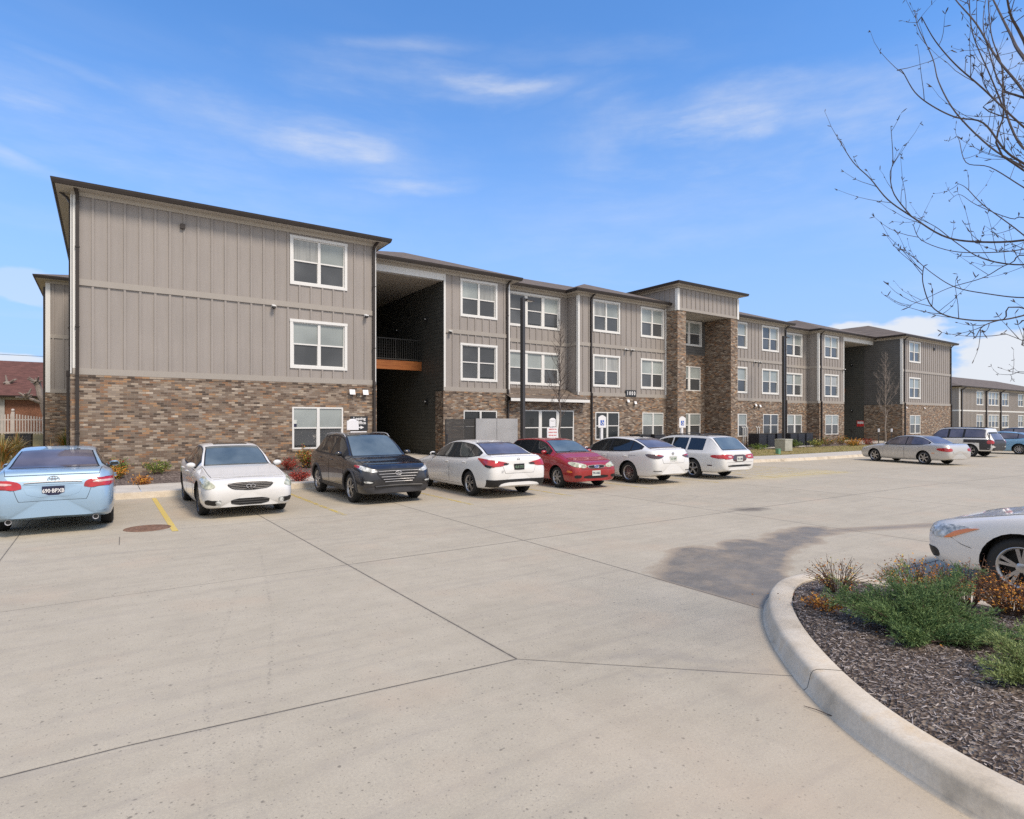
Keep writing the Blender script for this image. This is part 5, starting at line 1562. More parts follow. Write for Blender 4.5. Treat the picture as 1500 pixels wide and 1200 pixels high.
    c['zb'] = [(0, .26), (.3, .23), (2, .24), (4.1, .28), (4.48, .35)]
    c['dlo'] = (1.46, 3.95); c['side'] = [(1.62, 2.46), (2.54, 3.30), (3.36, 3.82)]
    k = Car('parked_suv', 'dark charcoal crossover facing the camera with silver roof rails and hexagonal grille', c, GR, 'suv'); k.finish_body('p_black'); k.glass()
    k.doors([(1.32, 2.42), (2.46, 3.36)], z0=.42, paint='p_black'); k.mirror(1.62, 'p_black'); k.wheels(spokes=5, twin=True); k.lid(.26, 1.18, .80, 'p_black', 'bonnet')
    # cladding around sills and arches
    for sx in (-1, 1):
        rows = [[(Vector((sx * 2, 4.48 / 2 - q, z)), Vector((-sx, 0, 0))) for z in (.27, .32, .38)] for q in [1.35 + .08 * i for i in range(23)]]
        k.patch(rows, .012, 'cladding', 'sill_cladding')
    for ax in c['axles']:
        for sx in (-1, 1):
            pts = []; mb = MB()
            for i in range(19):
                a = R(-8 + 196 * i / 18); rr_ = .355 * 1.14 + .035
                q = ax - rr_ * math.cos(a); z = .355 + rr_ * math.sin(a)
                p, n = k.hit((sx * 2, 4.48 / 2 - q, z), (-sx, 0, 0))
                if p is not None: pts.append(p + Vector((sx * -.004, 0, 0)))
            if len(pts) > 3: mb.tube(pts, .032, 6); mb.build('arch_cladding', M['cladding'], k.T)
    k.poly([(-.80, .1, .36), (-.84, .2, .44), (.84, .2, .44), (.80, .1, .36), (.70, .1, .25), (-.70, .1, .25)], 0, 0, .008, 'cladding', 'lower_bumper', round_=1, nu=24)
    k.poly([(-.50, 0, .80), (.50, 0, .80), (.56, 0, .74), (.36, 0, .52), (-.36, 0, .52), (-.56, 0, .74)], 0, 0, .010, 'black', 'grille', round_=1)
    k.bars([(-.50, .50, .785, .004), (-.49, .49, .72, 0), (-.44, .44, .655, 0), (-.39, .39, .595, 0), (-.35, .35, .54, 0)], .02, 'chrome', 'grille_bar', .008)
    k.bars([(-.56, -.36, .63, .06), (.36, .56, .63, .06)], -.2, 'chrome', 'grille_side', .006)
    k.emblem(.735, 'slantH', True, .062)
    k.both([(.50, .02, .775), (.62, .05, .83), (.86, .42, .93), (.88, .55, .92), (.83, .30, .81), (.66, .07, .745)], 30, 8, .012, 'lens', 'headlight', nu=16, nv=8, round_=1)
    k.both([(.82, .34, .90), (.90, .60, .93), (.90, .58, .88), (.83, .36, .85)], 60, 0, .015, 'lens_red', 'marker_lamp', round_=1)
    k.both([(.58, .06, .56), (.82, .25, .60), (.80, .2, .50), (.60, .06, .50)], 25, 0, .008, 'black', 'fog_lamp_recess', round_=1)
    k.both([(.62, .06, .55), (.78, .22, .575), (.76, .2, .52), (.64, .06, .52)], 25, 0, .014, 'lens', 'fog_lamp', round_=1)
    k.bars([(-.6, .6, .43, .01)], .012, 'black', 'intake_slot', .03)
    for sx in (-1, 1):
        mb = MB(); pts = []
        for i in range(15):
            q = 2.05 + 1.65 * i / 14; p, n = k.hit((sx * .60, 4.48 / 2 - q, 4), (0, 0, -1)); pts.append(p + Vector((0, 0, .012 + .035 * min(1, 6 * math.sin(PI * i / 14)))))
        mb.tube(pts, .016, 6); mb.build('roof_rail', M['chrome'], k.T)
    mb = MB(); mb.lathe([(.03, 0), (.045, .004), (.03, .01)], 16, (-.30, 1.10, 1.10), 'z'); mb.build('bonnet_ornament', M['black'], k.T) if False else None
    k.place(5.80, 13.22 + 4.48 / 2, 180)
    # ---- white sedan with sharp red lamps, rear view
    c = sedan_spec(4.90, 1.85, 1.45, .98, 2.825, .33, hood=.97, nose=.66, cowl=1.35, hdr=2.2, peak=2.85, rhdr=3.55, bl=4.42, deck=1.10, tail=.96, belt=.93, g_rear='glass_v', zr=.62, rear_bow=.09)
    k = Car('parked_car', 'white sedan seen from the rear left with boomerang red lamps and black rear diffuser', c, GR); k.finish_body('p_white'); k.glass(); L = k.L
    k.doors([(1.50, 2.70), (2.74, 3.70)], paint='p_white'); k.mirror(1.68, 'p_white'); k.wheels(spokes=5, twin=True)
    k.both([(.36, L, .90), (.60, L - .03, .955), (.86, L - .28, 1.0), (.93, L - .62, 1.02), (.90, L - .5, .95), (.86, L - .3, .82), (.84, L - .26, .80), (.72, L - .08, .80), (.5, L, .83)], 180 - 38, 0, .012, 'lens_red', 'tail_light', nu=20, nv=10, round_=1)
    k.both([(.30, L, .895), (.46, L, .905), (.50, L, .85), (.36, L, .85)], 180 - 10, 0, .016, 'black', 'lamp_inner_trim', round_=1)
    k.both([(.74, L - .1, .83), (.84, L - .3, .87), (.85, L - .3, .81), (.78, L - .15, .78)], 180 - 45, 0, .0165, 'black', 'lamp_lower_trim', round_=0)
    k.poly([(-.86, L - .1, .49), (-.5, L, .455), (.5, L, .455), (.86, L - .1, .49), (.84, L - .1, .30), (-.84, L - .1, .30)], 180, 0, .010, 'black', 'diffuser', round_=0, nu=60, nv=10)
    k.poly([(-.66, L, .30), (-.50, L, .415), (.50, L, .415), (.66, L, .30)], 180, 0, .02, 'p_white', 'bumper_insert', round_=1, nu=40)
    k.boot(.50, .84, .42, .645, 'p_white')
    k.bars([(-.70, .70, 1.075, .01)], .002, 'p_white', 'boot_lip', .014, False)
    k.plate(0, .80, '4L8·2TX', 'black', tmat='plate_g'); k.emblem(.985, 'ringbar', False, .038)
    mb = MB(); add_text(mb, 'SR', .06, face_mat((-.52, -L / 2 - .012, .70), (0, -1, 0)), 0); mb.build('badge', M['chrome'], k.T)
    k.place(8.86, 12.48 + L / 2, -1.5)
    # ---- red hatchback facing us
    c = sedan_spec(4.35, 1.70, 1.43, .88, 2.615, .31, hood=1.02, nose=.70, cowl=1.12, hdr=1.88, peak=2.5, rhdr=3.55, bl=4.05, deck=1.05, tail=.85, belt=.93, g_front='glass_l', g_side='glass', g_rear='glass', front_bow=.11)
    c['dlo'] = (1.32, 3.85); c['side'] = [(1.42, 2.30), (2.38, 3.22), (3.28, 3.66)]
    k = Car('parked_car', 'red hatchback facing the camera with small chrome-rimmed grille and rounded lamps', c, GR); k.finish_body('p_red'); k.glass()
    k.doors([(1.22, 2.32), (2.36, 3.20)], paint='p_red'); k.mirror(1.50, 'p_red'); k.wheels(spokes=7); k.lid(.26, 1.08, .78, 'p_red', 'bonnet')
    k.both([(.36, .01, .70), (.52, .05, .745), (.76, .32, .80), (.78, .38, .74), (.70, .16, .64), (.46, .03, .61), (.36, .01, .63)], 28, 4, .012, 'lens_y', 'headlight', nu=14, nv=8, round_=2)
    k.both([(.72, .20, .53), (.80, .36, .55), (.80, .36, .49), (.72, .2, .48)], 45, 0, .01, 'lens_amber', 'marker_lamp', round_=1)
    k.poly([(-.28, 0, .70), (.28, 0, .70), (.34, 0, .655), (.25, 0, .60), (-.25, 0, .60), (-.34, 0, .655)], 0, 0, .016, 'chrome', 'grille_surround', round_=2)
    k.poly([(-.25, 0, .69), (.25, 0, .69), (.30, 0, .652), (.22, 0, .61), (-.22, 0, .61), (-.30, 0, .652)], 0, 0, .021, 'black', 'grille', round_=2)
    k.emblem(.652, 'oval', True, .07)
    k.poly([(-.46, 0, .40), (.46, 0, .40), (.42, 0, .31), (-.42, 0, .31)], 0, 0, .008, 'black', 'lower_intake', round_=1)
    k.both([(.52, .04, .42), (.72, .14, .42), (.72, .14, .33), (.54, .04, .33)], 15, 0, .008, 'black', 'fog_lamp_recess', round_=1)
    k.plate(0, .46, 'TN 4402', 'plate_w', True, 0, 'letter_k', .30, .15)
    k.bars([(-.75, .75, .57, .01)], -.001, 'seam', 'bumper_gap', .005)
    mb = MB()
    for a, b in ((-.5, .1), (.12, .62)):
        pts = []
        for i in range(6):
            x = a + (b - a) * i / 5; q = 1.12 + .05 * i / 5 + .03; p, n = k.hit((x, 4.35 / 2 - q, 4), (0, 0, -1)); pts.append(p + Vector((0, 0, .016)))
        mb.tube(pts, .009, 5)
    mb.build('wiper', M['black'], k.T)
    k.place(11.98, 12.90 + 4.35 / 2, 180 - 4)
    # ---- white sedan with smoked lamps
    c = sedan_spec(4.70, 1.80, 1.46, .88, 2.69, .335, hood=.97, nose=.68, cowl=1.30, hdr=2.12, peak=2.75, rhdr=3.50, bl=4.28, deck=1.12, tail=.95, belt=.94, g_rear='glass_v', zr=.6)
    k = Car('parked_car', 'white sedan seen from the rear left with narrow smoked lamps and dark multi-spoke wheels', c, GR); k.finish_body('p_white2'); k.glass(); L = k.L
    k.doors([(1.45, 2.62), (2.66, 3.60)], paint='p_white2', hz=.86); k.mirror(1.62, 'p_white2'); k.wheels(spokes=10, twin=True, rimmat='alloy')
    k.both([(.44, L, .895), (.70, L - .06, .945), (.88, L - .38, .955), (.87, L - .34, .88), (.80, L - .16, .81), (.60, L - .03, .81), (.50, L, .86)], 180 - 34, 0, .012, 'lens_dark', 'tail_light', nu=16, nv=8, round_=1)
    k.both([(.50, L, .905), (.72, L - .08, .93), (.72, L - .08, .90), (.52, L, .87)], 180 - 30, 0, .016, 'lens_red', 'tail_light_strip', round_=1)
    k.plate(0, .80, '2K1·80P', 'plate_w', tmat='plate_g'); k.emblem(.96, 'vw', False, .045)
    k.boot(.52, .82, .46, .66, 'p_white2')
    k.bars([(-.8, -.55, .43, 0), (.55, .80, .43, 0)], .004, 'black', 'reflector', .012, False)
    k.bars([(-.70, .70, 1.10, .01)], .002, 'p_white2', 'boot_lip', .014, False)
    for sx in (-1, 1):
        k.strip([(sx, q, .885) for q in [.9 + .3 * i for i in range(11)]], -.001, 'seam', 'shoulder_crease', .004, (-sx, 0, 0))
    mb = MB(); mb.add([(-.03, -.9, 1.45), (.03, -.9, 1.45), (0, -1.02, 1.50), (0, -1.06, 1.43)], [(0, 1, 2), (0, 2, 3), (1, 3, 2)]); mb.build('antenna', M['black'], k.T)
    k.place(14.70, 12.50 + L / 2, 0)
    # ---- white estate
    c = sedan_spec(5.05, 1.85, 1.50, 1.02, 2.755, .33, hood=.96, nose=.62, cowl=1.42, hdr=2.2, peak=2.9, rhdr=4.3, bl=4.86, deck=1.02, tail=.90, belt=.90, g_side='glass', zr=.6)
    c['zt'] = [(0, .60), (.05, .66), (.2, .73), (.6, .84), (1.27, .945), (1.42, .96), (1.8, 1.22), (2.2, 1.41), (2.55, 1.47), (3.0, 1.49), (4.0, 1.47), (4.38, 1.42), (4.62, 1.24), (4.88, 1.0), (5.0, .95), (5.05, .88)]
    c['zs'] = [(0, .56), (.3, .70), (1.2, .86), (1.7, .90), (3.4, .92), (4.3, .93), (4.8, .92), (5.05, .82)]
    c['wr'] = [(0, .84), (1.1, .83), (1.42, .80), (1.8, .73), (2.2, .655), (2.9, .64), (4.0, .65), (4.4, .69), (4.85, .80), (5.05, .84)]
    c['rear'] = (4.40, 4.84); c['dlo'] = (1.64, 4.30); c['side'] = [(1.74, 2.70), (2.76, 3.42), (3.50, 4.18)]; c['g_rear'] = 'glass_l'; c['dlo_trim'] = 'p_white'
    k = Car('parked_car', 'white station wagon seen from the rear left with roof rack and oval rear window', c, GR); k.finish_body('p_white'); k.glass(); L = k.L
    k.doors([(1.55, 2.70), (2.74, 3.56)], paint='p_white'); k.mirror(1.80, 'p_white'); k.wheels(spokes=5)
    k.both([(.34, L, .84), (.70, L - .1, .86), (.90, L - .5, .83), (.90, L - .46, .74), (.72, L - .1, .69), (.34, L, .70)], 180 - 30, 0, .012, 'lens_red', 'tail_light', nu=18, nv=7, round_=2)
    k.poly([(-.36, L, .84), (.36, L, .84), (.36, L, .66), (.24, L, .60), (-.24, L, .60), (-.36, L, .66)], 180, 0, .010, 'lens_dark', 'plate_panel', round_=1)
    k.both([(.42, L, .80), (.60, L - .03, .81), (.60, L - .03, .75), (.42, L, .74)], 180 - 10, 0, .018, 'lens_clear', 'reversing_lamp', round_=1)
    k.plate(0, .70, 'TN 1180', 'plate_w', tmat='letter_k')
    k.poly([(-.62, L, .50), (.62, L, .50), (.58, L, .44), (-.58, L, .44)], 180, 0, .012, 'black', 'bumper_pad', round_=1, nu=20)
    k.bars([(-.80, .80, .585, -.0)], -.002, 'seam', 'bumper_gap', .004, False)
    k.both([(.90, L - .62, .50), (.90, L - .62, .46), (.90, L - .44, .46), (.90, L - .44, .50)], 180 - 88, 0, .008, 'lens_dark', 'side_marker', round_=0)
    for sx in (-1, 1):
        mb = MB(); pts = []
        for i in range(13):
            q = 2.5 + 1.7 * i / 12; p, n = k.hit((sx * .56, L / 2 - q, 4), (0, 0, -1)); pts.append(p + Vector((0, 0, .03)))
        mb.tube(pts, .014, 6); mb.build('roof_rail', M['black'], k.T)
    mb = MB()
    for q in (2.9, 3.8):
        p, n = k.hit((0, L / 2 - q, 4), (0, 0, -1)); mb.tube([(-.56, p.y, p.z + .03), (0, p.y, p.z + .06), (.56, p.y, p.z + .03)], .014, 6)
    mb.build('roof_crossbar', M['black'], k.T)
    k.place(17.85, 12.28 + L / 2, -2)
    # ---- right-hand group
    G2 = 'cars parked at the far right of the lot'
    c = sedan_spec(4.92, 1.80, 1.44, .95, 2.75, .325, hood=.98, nose=.66, cowl=1.35, hdr=2.1, peak=2.8, rhdr=3.4, bl=4.15, deck=1.06, tail=.90, belt=.90, g_side='glass_v', rimk=.74, zr=.55)
    c['side'] = [(1.62, 2.68), (2.74, 3.90)]; c['dlo'] = (1.55, 3.95)
    k = Car('parked_car', 'silver sedan in side view with five-spoke wheels, alone in front of the small bare tree', c, G2); k.finish_body('p_silver'); k.glass(); L = k.L
    k.doors([(1.50, 2.66), (2.70, 3.66)], paint='p_silver', z0=.28); k.mirror(1.66, 'p_silver'); k.wheels(spokes=6)
    k.both([(.50, L - .05, .83), (.80, L - .15, .86), (.90, L - .55, .83), (.88, L - .5, .72), (.76, L - .12, .66), (.5, L - .02, .68)], 180 - 48, 0, .012, 'lens_red', 'tail_light', nu=14, nv=7, round_=2)
    k.both([(.58, .1, .66), (.84, .46, .80), (.86, .55, .72), (.80, .25, .60)], 40, 5, .012, 'lens', 'headlight', round_=2)
    k.both([(.90, L - .80, .60), (.90, L - .80, .57), (.90, L - .64, .57), (.90, L - .64, .60)], 180 - 88, 0, .006, 'lens_amber', 'side_marker', round_=0)
    k.boot(.5, .70, .44, .56, 'p_silver')
    k.place(35.05, 13.95, -16, zgap(35))
    c = sedan_spec(4.75, 1.85, 1.78, .86, 2.7, .37, hood=1.16, nose=.92, cowl=1.25, hdr=1.85, peak=2.5, rhdr=4.35, bl=4.68, deck=1.10, tail=.85, belt=1.10, g_side='glass', front_bow=.05)
    c['zb'] = [(0, .38), (.3, .34), (2, .34), (4.4, .36), (4.75, .42)]
    c['dlo'] = (1.36, 4.45); c['side'] = [(1.46, 2.28), (2.40, 3.12), (3.24, 4.36)]; c['g_side'] = 'glass_v'; c['zr'] = .8
    k = Car('parked_suv', 'boxy white and dark grey SUV with roof rack behind the silver sedan', c, G2, 'suv'); k.finish_body('p_white'); k.glass(); L = k.L
    k.doors([(1.35, 2.32), (2.36, 3.18)], paint='p_white', z0=.46); k.mirror(1.55, 'black'); k.wheels(spokes=6)
    for sx in (-1, 1):
        rows = [[(Vector((sx * 2, L / 2 - q, z)), Vector((-sx, 0, 0))) for z in (.44, .6, .8, .97)] for q in [3.25 + .08 * i for i in range(18)] if not False]
        rows = [[(o, d) for (o, d) in row] for row in rows]
        k.patch([r_ for r_, q in zip(rows, [3.25 + .08 * i for i in range(18)]) if abs(q - c['axles'][1]) > .47], .008, 'cladding', 'rear_quarter_cladding')
        k.patch([[(Vector((sx * 2, L / 2 - q, z)), Vector((-sx, 0, 0))) for z in (.86, .93, 1.0, 1.06)] for q in [3.22 + .1 * i for i in range(15)]], .009, 'cladding', 'rear_quarter_cladding')
    k.poly([(-.86, L, 1.0), (.86, L, 1.0), (.86, L, .62), (-.86, L, .62)], 180, 0, .008, 'cladding', 'tailgate_panel', round_=1, nu=30)
    k.both([(.70, L - .02, 1.02), (.90, L - .3, 1.02), (.90, L - .3, .80), (.70, L - .02, .80)], 180 - 50, 0, .012, 'lens_red', 'tail_light', round_=1)
    k.poly([(-.85, L, .62), (.85, L, .62), (.85, L, .40), (-.85, L, .40)], 180, 0, .02, 'cladding', 'rear_bumper', round_=1)
    for sx in (-1, 1):
        mb = MB(); pts = []
        for i in range(13):
            q = 2.0 + 2.2 * i / 12; p, n = k.hit((sx * .58, L / 2 - q, 4), (0, 0, -1)); pts.append(p + Vector((0, 0, .05)))
        mb.tube(pts, .022, 6); mb.build('roof_rail', M['black'], k.T)
    k.place(44.6, 15.3, -6, zgap(44))
    c = sedan_spec(4.85, 1.86, 1.48, .95, 2.74, .335, hood=1.0, nose=.68, cowl=1.28, hdr=2.05, peak=2.75, rhdr=3.5, bl=4.35, deck=1.13, tail=.95, belt=.95, g_side='glass_v')
    k = Car('parked_car', 'sky blue sedan in side view beyond the boxy white SUV', c, G2); k.finish_body('p_blue2'); k.glass(); k.doors([(1.45, 2.62), (2.66, 3.62)], paint='p_blue2', z0=.28); k.mirror(1.62, 'p_blue2'); k.wheels(spokes=10)
    k.place(50.1, 14.65, 0, zgap(50))
    c = sedan_spec(4.75, 1.88, 1.70, .90, 2.7, .355, hood=1.15, nose=.88, cowl=1.25, hdr=1.95, peak=2.6, rhdr=4.0, bl=4.50, deck=1.20, tail=.9, belt=1.08, g_side='glass_v')
    c['dlo'] = (1.42, 4.3); c['side'] = [(1.55, 2.42), (2.50, 3.32), (3.40, 4.15)]
    k = Car('parked_suv', 'dark grey SUV showing only its roof behind the sky blue sedan', c, G2, 'suv'); k.finish_body('p_black'); k.glass(); k.doors([(1.32, 2.42), (2.46, 3.36)], paint='p_black', z0=.4); k.wheels(spokes=6)
    k.place(55.5, 15.3, 0, zgap(50))
    # ---- cream white sedan at the right edge
    c = sedan_spec(4.75, 1.84, 1.47, .97, 2.75, .325, hood=.97, nose=.66, cowl=1.35, hdr=2.1, peak=2.75, rhdr=3.45, bl=4.25, deck=1.10, tail=.95, belt=.92, rimk=.72, front_bow=.10, zf=.52)
    k = Car('parked_car', 'cream white sedan cropped by the right edge behind the island shrubs', c); k.finish_body('p_subaru'); k.glass()
    k.doors([(1.52, 2.66), (2.70, 3.62)], paint='p_subaru'); k.mirror(1.70, 'p_subaru'); k.wheels(spokes=5, twin=True, wide=.62); k.lid(.30, 1.30, .82, 'p_subaru', 'bonnet')
    k.both([(.78, .07, .59), (.80, .09, .66), (.82, .16, .70), (.86, .34, .715), (.88, .58, .705), (.88, .46, .65), (.86, .34, .59), (.84, .24, .548), (.80, .12, .55)], 72, 0, .010, 'lens', 'headlight', nu=22, nv=12, round_=1)
    k.both([(.50, .03, .67), (.78, .07, .66), (.78, .07, .58), (.54, .03, .59)], 8, 0, .008, 'lens', 'headlight', nu=12, nv=6, round_=1)
    k.both([(.88, .60, .706), (.88, .50, .70), (.86, .36, .65), (.85, .28, .59), (.84, .24, .552), (.855, .31, .562), (.87, .42, .62)], 74, 0, .014, 'lens_amber', 'indicator_lens', nu=14, nv=10, round_=0)
    k.poly([(-.42, 0, .66), (.42, 0, .66), (.46, 0, .60), (.34, 0, .52), (-.34, 0, .52), (-.46, 0, .60)], 0, 0, .01, 'black', 'grille', round_=1)
    k.bars([(-.42, .42, .59, 0)], .018, 'chrome', 'grille_bar', .01)
    k.poly([(-.46, 0, .40), (.46, 0, .40), (.42, 0, .27), (-.42, 0, .27)], 0, 0, .008, 'black', 'lower_intake', round_=1)
    k.both([(.60, .07, .42), (.80, .22, .42), (.80, .22, .30), (.62, .07, .28)], 35, 0, .008, 'black', 'fog_lamp_recess', round_=1)
    for sx in (-1, 1):
        k.strip([(sx * .86, q, z) for q, z in ((.30, .57), (.42, .50), (.52, .47))], -.001, 'seam', 'bumper_gap', .004, (-sx, 0, 0))
    k.place(9.27, .86, 0)
cars()
# ================================================================ STREET FURNITURE, PLANTS, TREES
def furniture():
    def lamp(X, Y, H, lab, yaw=0):
        T = thing('street_lamp', lab, 'lamp post', (X, Y, zterr(X, Y) - .03), yaw, 'black square lamp posts')
        mb = MB(); mb.lathe([(.0, 0), (.22, 0), (.22, .55), (.19, .60), (.0, .60)], 24); mb.build('base', M['walk'], T)
        mb = MB(); mb.box(-.075, .075, -.075, .075, .6, H); mb.box(-.13, .13, -.13, .13, .6, .63); mb.build('pole', M['lampblack'], T)
        mb = MB(); mb.bar((0, 0, H - .12), (.16, -.02, H - .06), .07, .07); mb.box(.12, .62, -.17, .13, H - .085, H - .035); mb.box(.06, .16, -.08, .04, H - .14, H - .02); mb.build('lamp_head', M['lampblack'], T)
        mb = MB(); mb.box(.2, .56, -.12, .08, H - .095, H - .0855); mb.build('lens', M['lens'], T)
    lamp(14.55, 20.45, 7.05, 'tall black square lamp post in front of the glass entrance bay', R(12))
    lamp(36.8, 22.2, 7.40, 'tall black square lamp post near the dark condenser units', R(10))
    # condensers
    first = None
    for i, (X, Y) in enumerate([(24.95, 23.65), (26.15, 23.65), (35.9, 23.5), (36.95, 23.55), (38.0, 23.5), (39.6, 23.5), (40.65, 23.55), (41.7, 23.55), (-3.0, 33.0), (-4.1, 33.1), (-5.2, 33.0)]):
        z = zterr(X, Y) - .01
        if i == 8 or first is None:
            pass
        if first is None:
            T = thing('air_conditioner', 'x', 'air conditioner', (X, Y, z), 0, 'outdoor condenser units')
            mb = MB(); mb.box(-.46, .46, -.42, .42, .0, .06); mb.build('pad', M['walk'], T)
            mb = MB(); mb.box(-.42, .42, -.38, .38, .06, .92)
            for k in range(22):
                zz = .12 + k * .034; mb.box(-.43, .43, -.39, .39, zz, zz + .012)
            for sx in (-1, 1):
                for sy in (-1, 1): mb.box(sx * .40 - .03, sx * .40 + .03, sy * .36 - .03, sy * .36 + .03, .06, .93)
            mb.build('cabinet', M['acdark'], T)
            mb = MB(); mb.box(-.45, .45, -.41, .41, .93, .965); 
            for k in range(1, 7): mb.lathe([(.05 * k, .966), (.05 * k + .004, .975), (.05 * k + .008, .966)], 20)
            mb.build('fan_grille', M['dgrey'], T); first = T
            T['label'] = 'dark condenser unit under the ground floor window left of the tower'
        else:
            lab = {1: 'dark condenser unit against the brick just left of the tower', 2: 'leftmost of the dark condensers lined up behind the beige utility box', 3: 'second dark condenser from the left behind the beige utility box',
                   4: 'third dark condenser from the left behind the beige utility box', 5: 'fourth dark condenser, just right of the far lamp post', 6: 'fifth dark condenser, right of the far lamp post', 7: 'rightmost of the dark condensers behind the beige utility box',
                   8: 'right one of the dark units beyond the left end of the building', 9: 'middle one of the dark units beyond the left end of the building', 10: 'left one of the dark units beyond the left end of the building'}[i]
            dup(first, (X, Y, z), 0, lab)
    # utility boxes
    def ubox(X, Y, w, d, h, mat, lab, lid=True):
        T = thing('utility_box', lab, 'utility box', (X, Y, zterr(X, Y) - .02), R(rng.uniform(-3, 3)))
        mb = MB(); mb.box(-w / 2, w / 2, -d / 2, d / 2, 0, h * .9); mb.build('cabinet', M[mat], T)
        mb = MB(); mb.box(-w / 2 - .015, w / 2 + .015, -d / 2 - .015, d / 2 + .015, h * .9, h); mb.build('lid', M[mat], T)
        mb = MB(); mb.box(-w * .42, w * .42, -d / 2 - .006, -d / 2, h * .1, h * .8); mb.build('door', M[mat], T)
    ubox(35.3, 21.3, .78, .7, .74, 'box', 'beige square utility box on the grass before the condensers')
    ubox(33.4, 20.5, .22, .2, .34, 'boxg', 'small green utility pedestal beside the walk')
    # enclosure: dark panels and galvanised sheets
    T = thing('metal_enclosure', 'waist-high enclosure of galvanised sheets by the brick wall right of the breezeway', 'enclosure', (15.1, 23.4, .2))
    o = (15.1, 23.4, .2)
    mb = MB(); F = Frame(13.95, 23.3, 1, 0); fbox(mb, F, 0, 1.12, .2, 2.10, 0, .03); fbox(mb, F, 1.14, 2.30, .2, 2.10, 0, .03); G = Frame(16.25, 23.3, 0, 1); fbox(mb, G, 0, 1.1, .2, 2.1, 0, .03); mb.build('sheet_panel', M['galv'], T, o)
    mb = MB(); 
    for a in (0, 1.13, 2.28): fbox(mb, F, a - .02, a + .02, .15, 2.13, -.05, -.005)
    mb.build('frame', M['dgrey'], T, o)
    T = thing('louvred_screen', 'dark grey louvred screen gate between the breezeway and galvanised sheets', 'screen', (13.2, 23.4, .2)); o = (13.2, 23.4, .2)
    mb = MB(); F = Frame(12.42, 23.35, 1, 0)
    for a in (0, .98, 1.50): fbox(mb, F, a, a + .05, .15, 2.06, -.03, .02)
    for z in (.3, 2.02): fbox(mb, F, .05, 1.5, z, z + .05, -.02, .01)
    mb.build('frame', M['dgrey'], T, o)
    mb = MB(); z = .38
    while z < 2.0: fbox(mb, F, .05, .98, z, z + .055, -.01, .006); fbox(mb, F, 1.03, 1.5, z, z + .055, -.01, .006); z += .062
    mb.build('louvre_panel', M['dgrey'], T, o)
    # smokers' post by the breezeway
    X, Y = 12.0, 22.4; T = thing('ashtray_post', 'grey slim-necked ashtray post standing at the breezeway', 'ashtray', (X, Y, zterr(X, Y)))
    mb = MB(); mb.lathe([(.0, 0), (.16, 0), (.17, .05), (.15, .22), (.08, .33), (.045, .40)], 20); mb.build('base', M['cladding'], T)
    mb = MB(); mb.lathe([(.045, .40), (.035, .5), (.035, .98), (.05, 1.02), (.05, 1.08), (.0, 1.10)], 16); mb.build('neck', M['cladding'], T)
    # signs
    def post(T, h, w=.10): 
        mb = MB(); mb.box(-w / 2, w / 2, -.0, w, 0, h); mb.build('post', M['sign_w'], T)
    def wheelchair(mb, s, ox, oz, y, m):
        mb.tube([(ox + s * .35 * math.cos(a), y, oz - .12 * s + s * .35 * math.sin(a)) for a in [R(-200 + 270 * k / 16) for k in range(17)]], .012, 5, m)
        mb.tube([(ox - .05 * s, y, oz + .42 * s), (ox - .02 * s, y, oz + .0 * s), (ox + .25 * s, y, oz - .02 * s), (ox + .38 * s, y, oz - .38 * s)], .014, 5, m); mb.ball((ox - .06 * s, y, oz + .52 * s), .022, 5, m)
    for (px, d, lab, h) in ((882, 25.2, 'white accessible parking sign on a white post before the dark glazed window', 2.22), (999.5, 28.0, 'white accessible parking sign on a white post before the brick pillar', 2.20)):
        p = at(px, 600, d); X, Y = p.x, p.y
        T = thing('parking_sign', lab, 'sign', (X, Y, .1), -R(10), 'accessible parking signs'); post(T, 1.9)
        mb = MB(); w = .19; hh = h - .1
        pts = [(-w, hh - .52), (w, hh - .52), (w, hh - .08)] + [(w * math.cos(a) * .6, hh - .05 + .06 * math.sin(a)) for a in (.4, 1.2, PI / 2, 1.94, 2.74)] + [(-w, hh - .08)]
        n = len(pts); mb.add([(x, -.012, z) for x, z in pts] + [(x, 0, z) for x, z in pts], [tuple(range(n)), tuple(range(2 * n - 1, n - 1, -1))] + [(k, n + k, n + (k + 1) % n, (k + 1) % n) for k in range(n)], 0)
        mb.box(-.09, .09, -.016, -.0125, hh - .42, hh - .20, 1); wheelchair(mb, .16, .0, hh - .31, -.022, 0)
        mb.build('sign_plate', [M['sign_w'], M['sign_b']], T)
    p = at(809, 600, 23.7); T = thing('notice_sign', 'white notice board with red lines of text above the red hatchback', 'sign', (p.x, p.y, .1), -R(8)); post(T, 1.95)
    mb = MB(); mb.box(-.25, .25, -.03, -.001, .98, 1.62, 0); mb.box(-.14, .14, -.03, -.001, 1.66, 1.95, 0); mb.ball((-.0, -.03, 1.93), (.13, .012, .07), 6, 0); mb.box(.0, .04, -.034, -.03, 1.635, 1.665, 2)
    for z, s in ((1.55, 'RESERVED FOR'), (1.43, 'LEASING OFFICE'), (1.31, 'VISITORS ONLY'), (1.19, 'TOWING ENFORCED')): add_text(mb, s, .062, face_mat((0, -.031, z), (0, -1, 0)), 1, .002, .85)
    mb.build('sign_plate', [M['sign_w'], M['letter_r'], M['dgrey']], T)
    p = at(517, 600, 20.6); T = thing('yard_sign', 'white arched yard sign overlapping the dark leasing sign above the dark crossover', 'sign', (p.x, p.y, .25), R(6)); post(T, 1.2, .06)
    mb = MB(); mb.box(-.23, .20, -.03, -.001, 1.42, 1.74, 0); mb.ball((-.02, -.016, 1.73), (.16, .014, .07), 6, 0); mb.box(-.10, .50, -.03, -.001, 1.24, 1.37, 0)
    mb.build('sign_plate', [M['sign_w']], T)
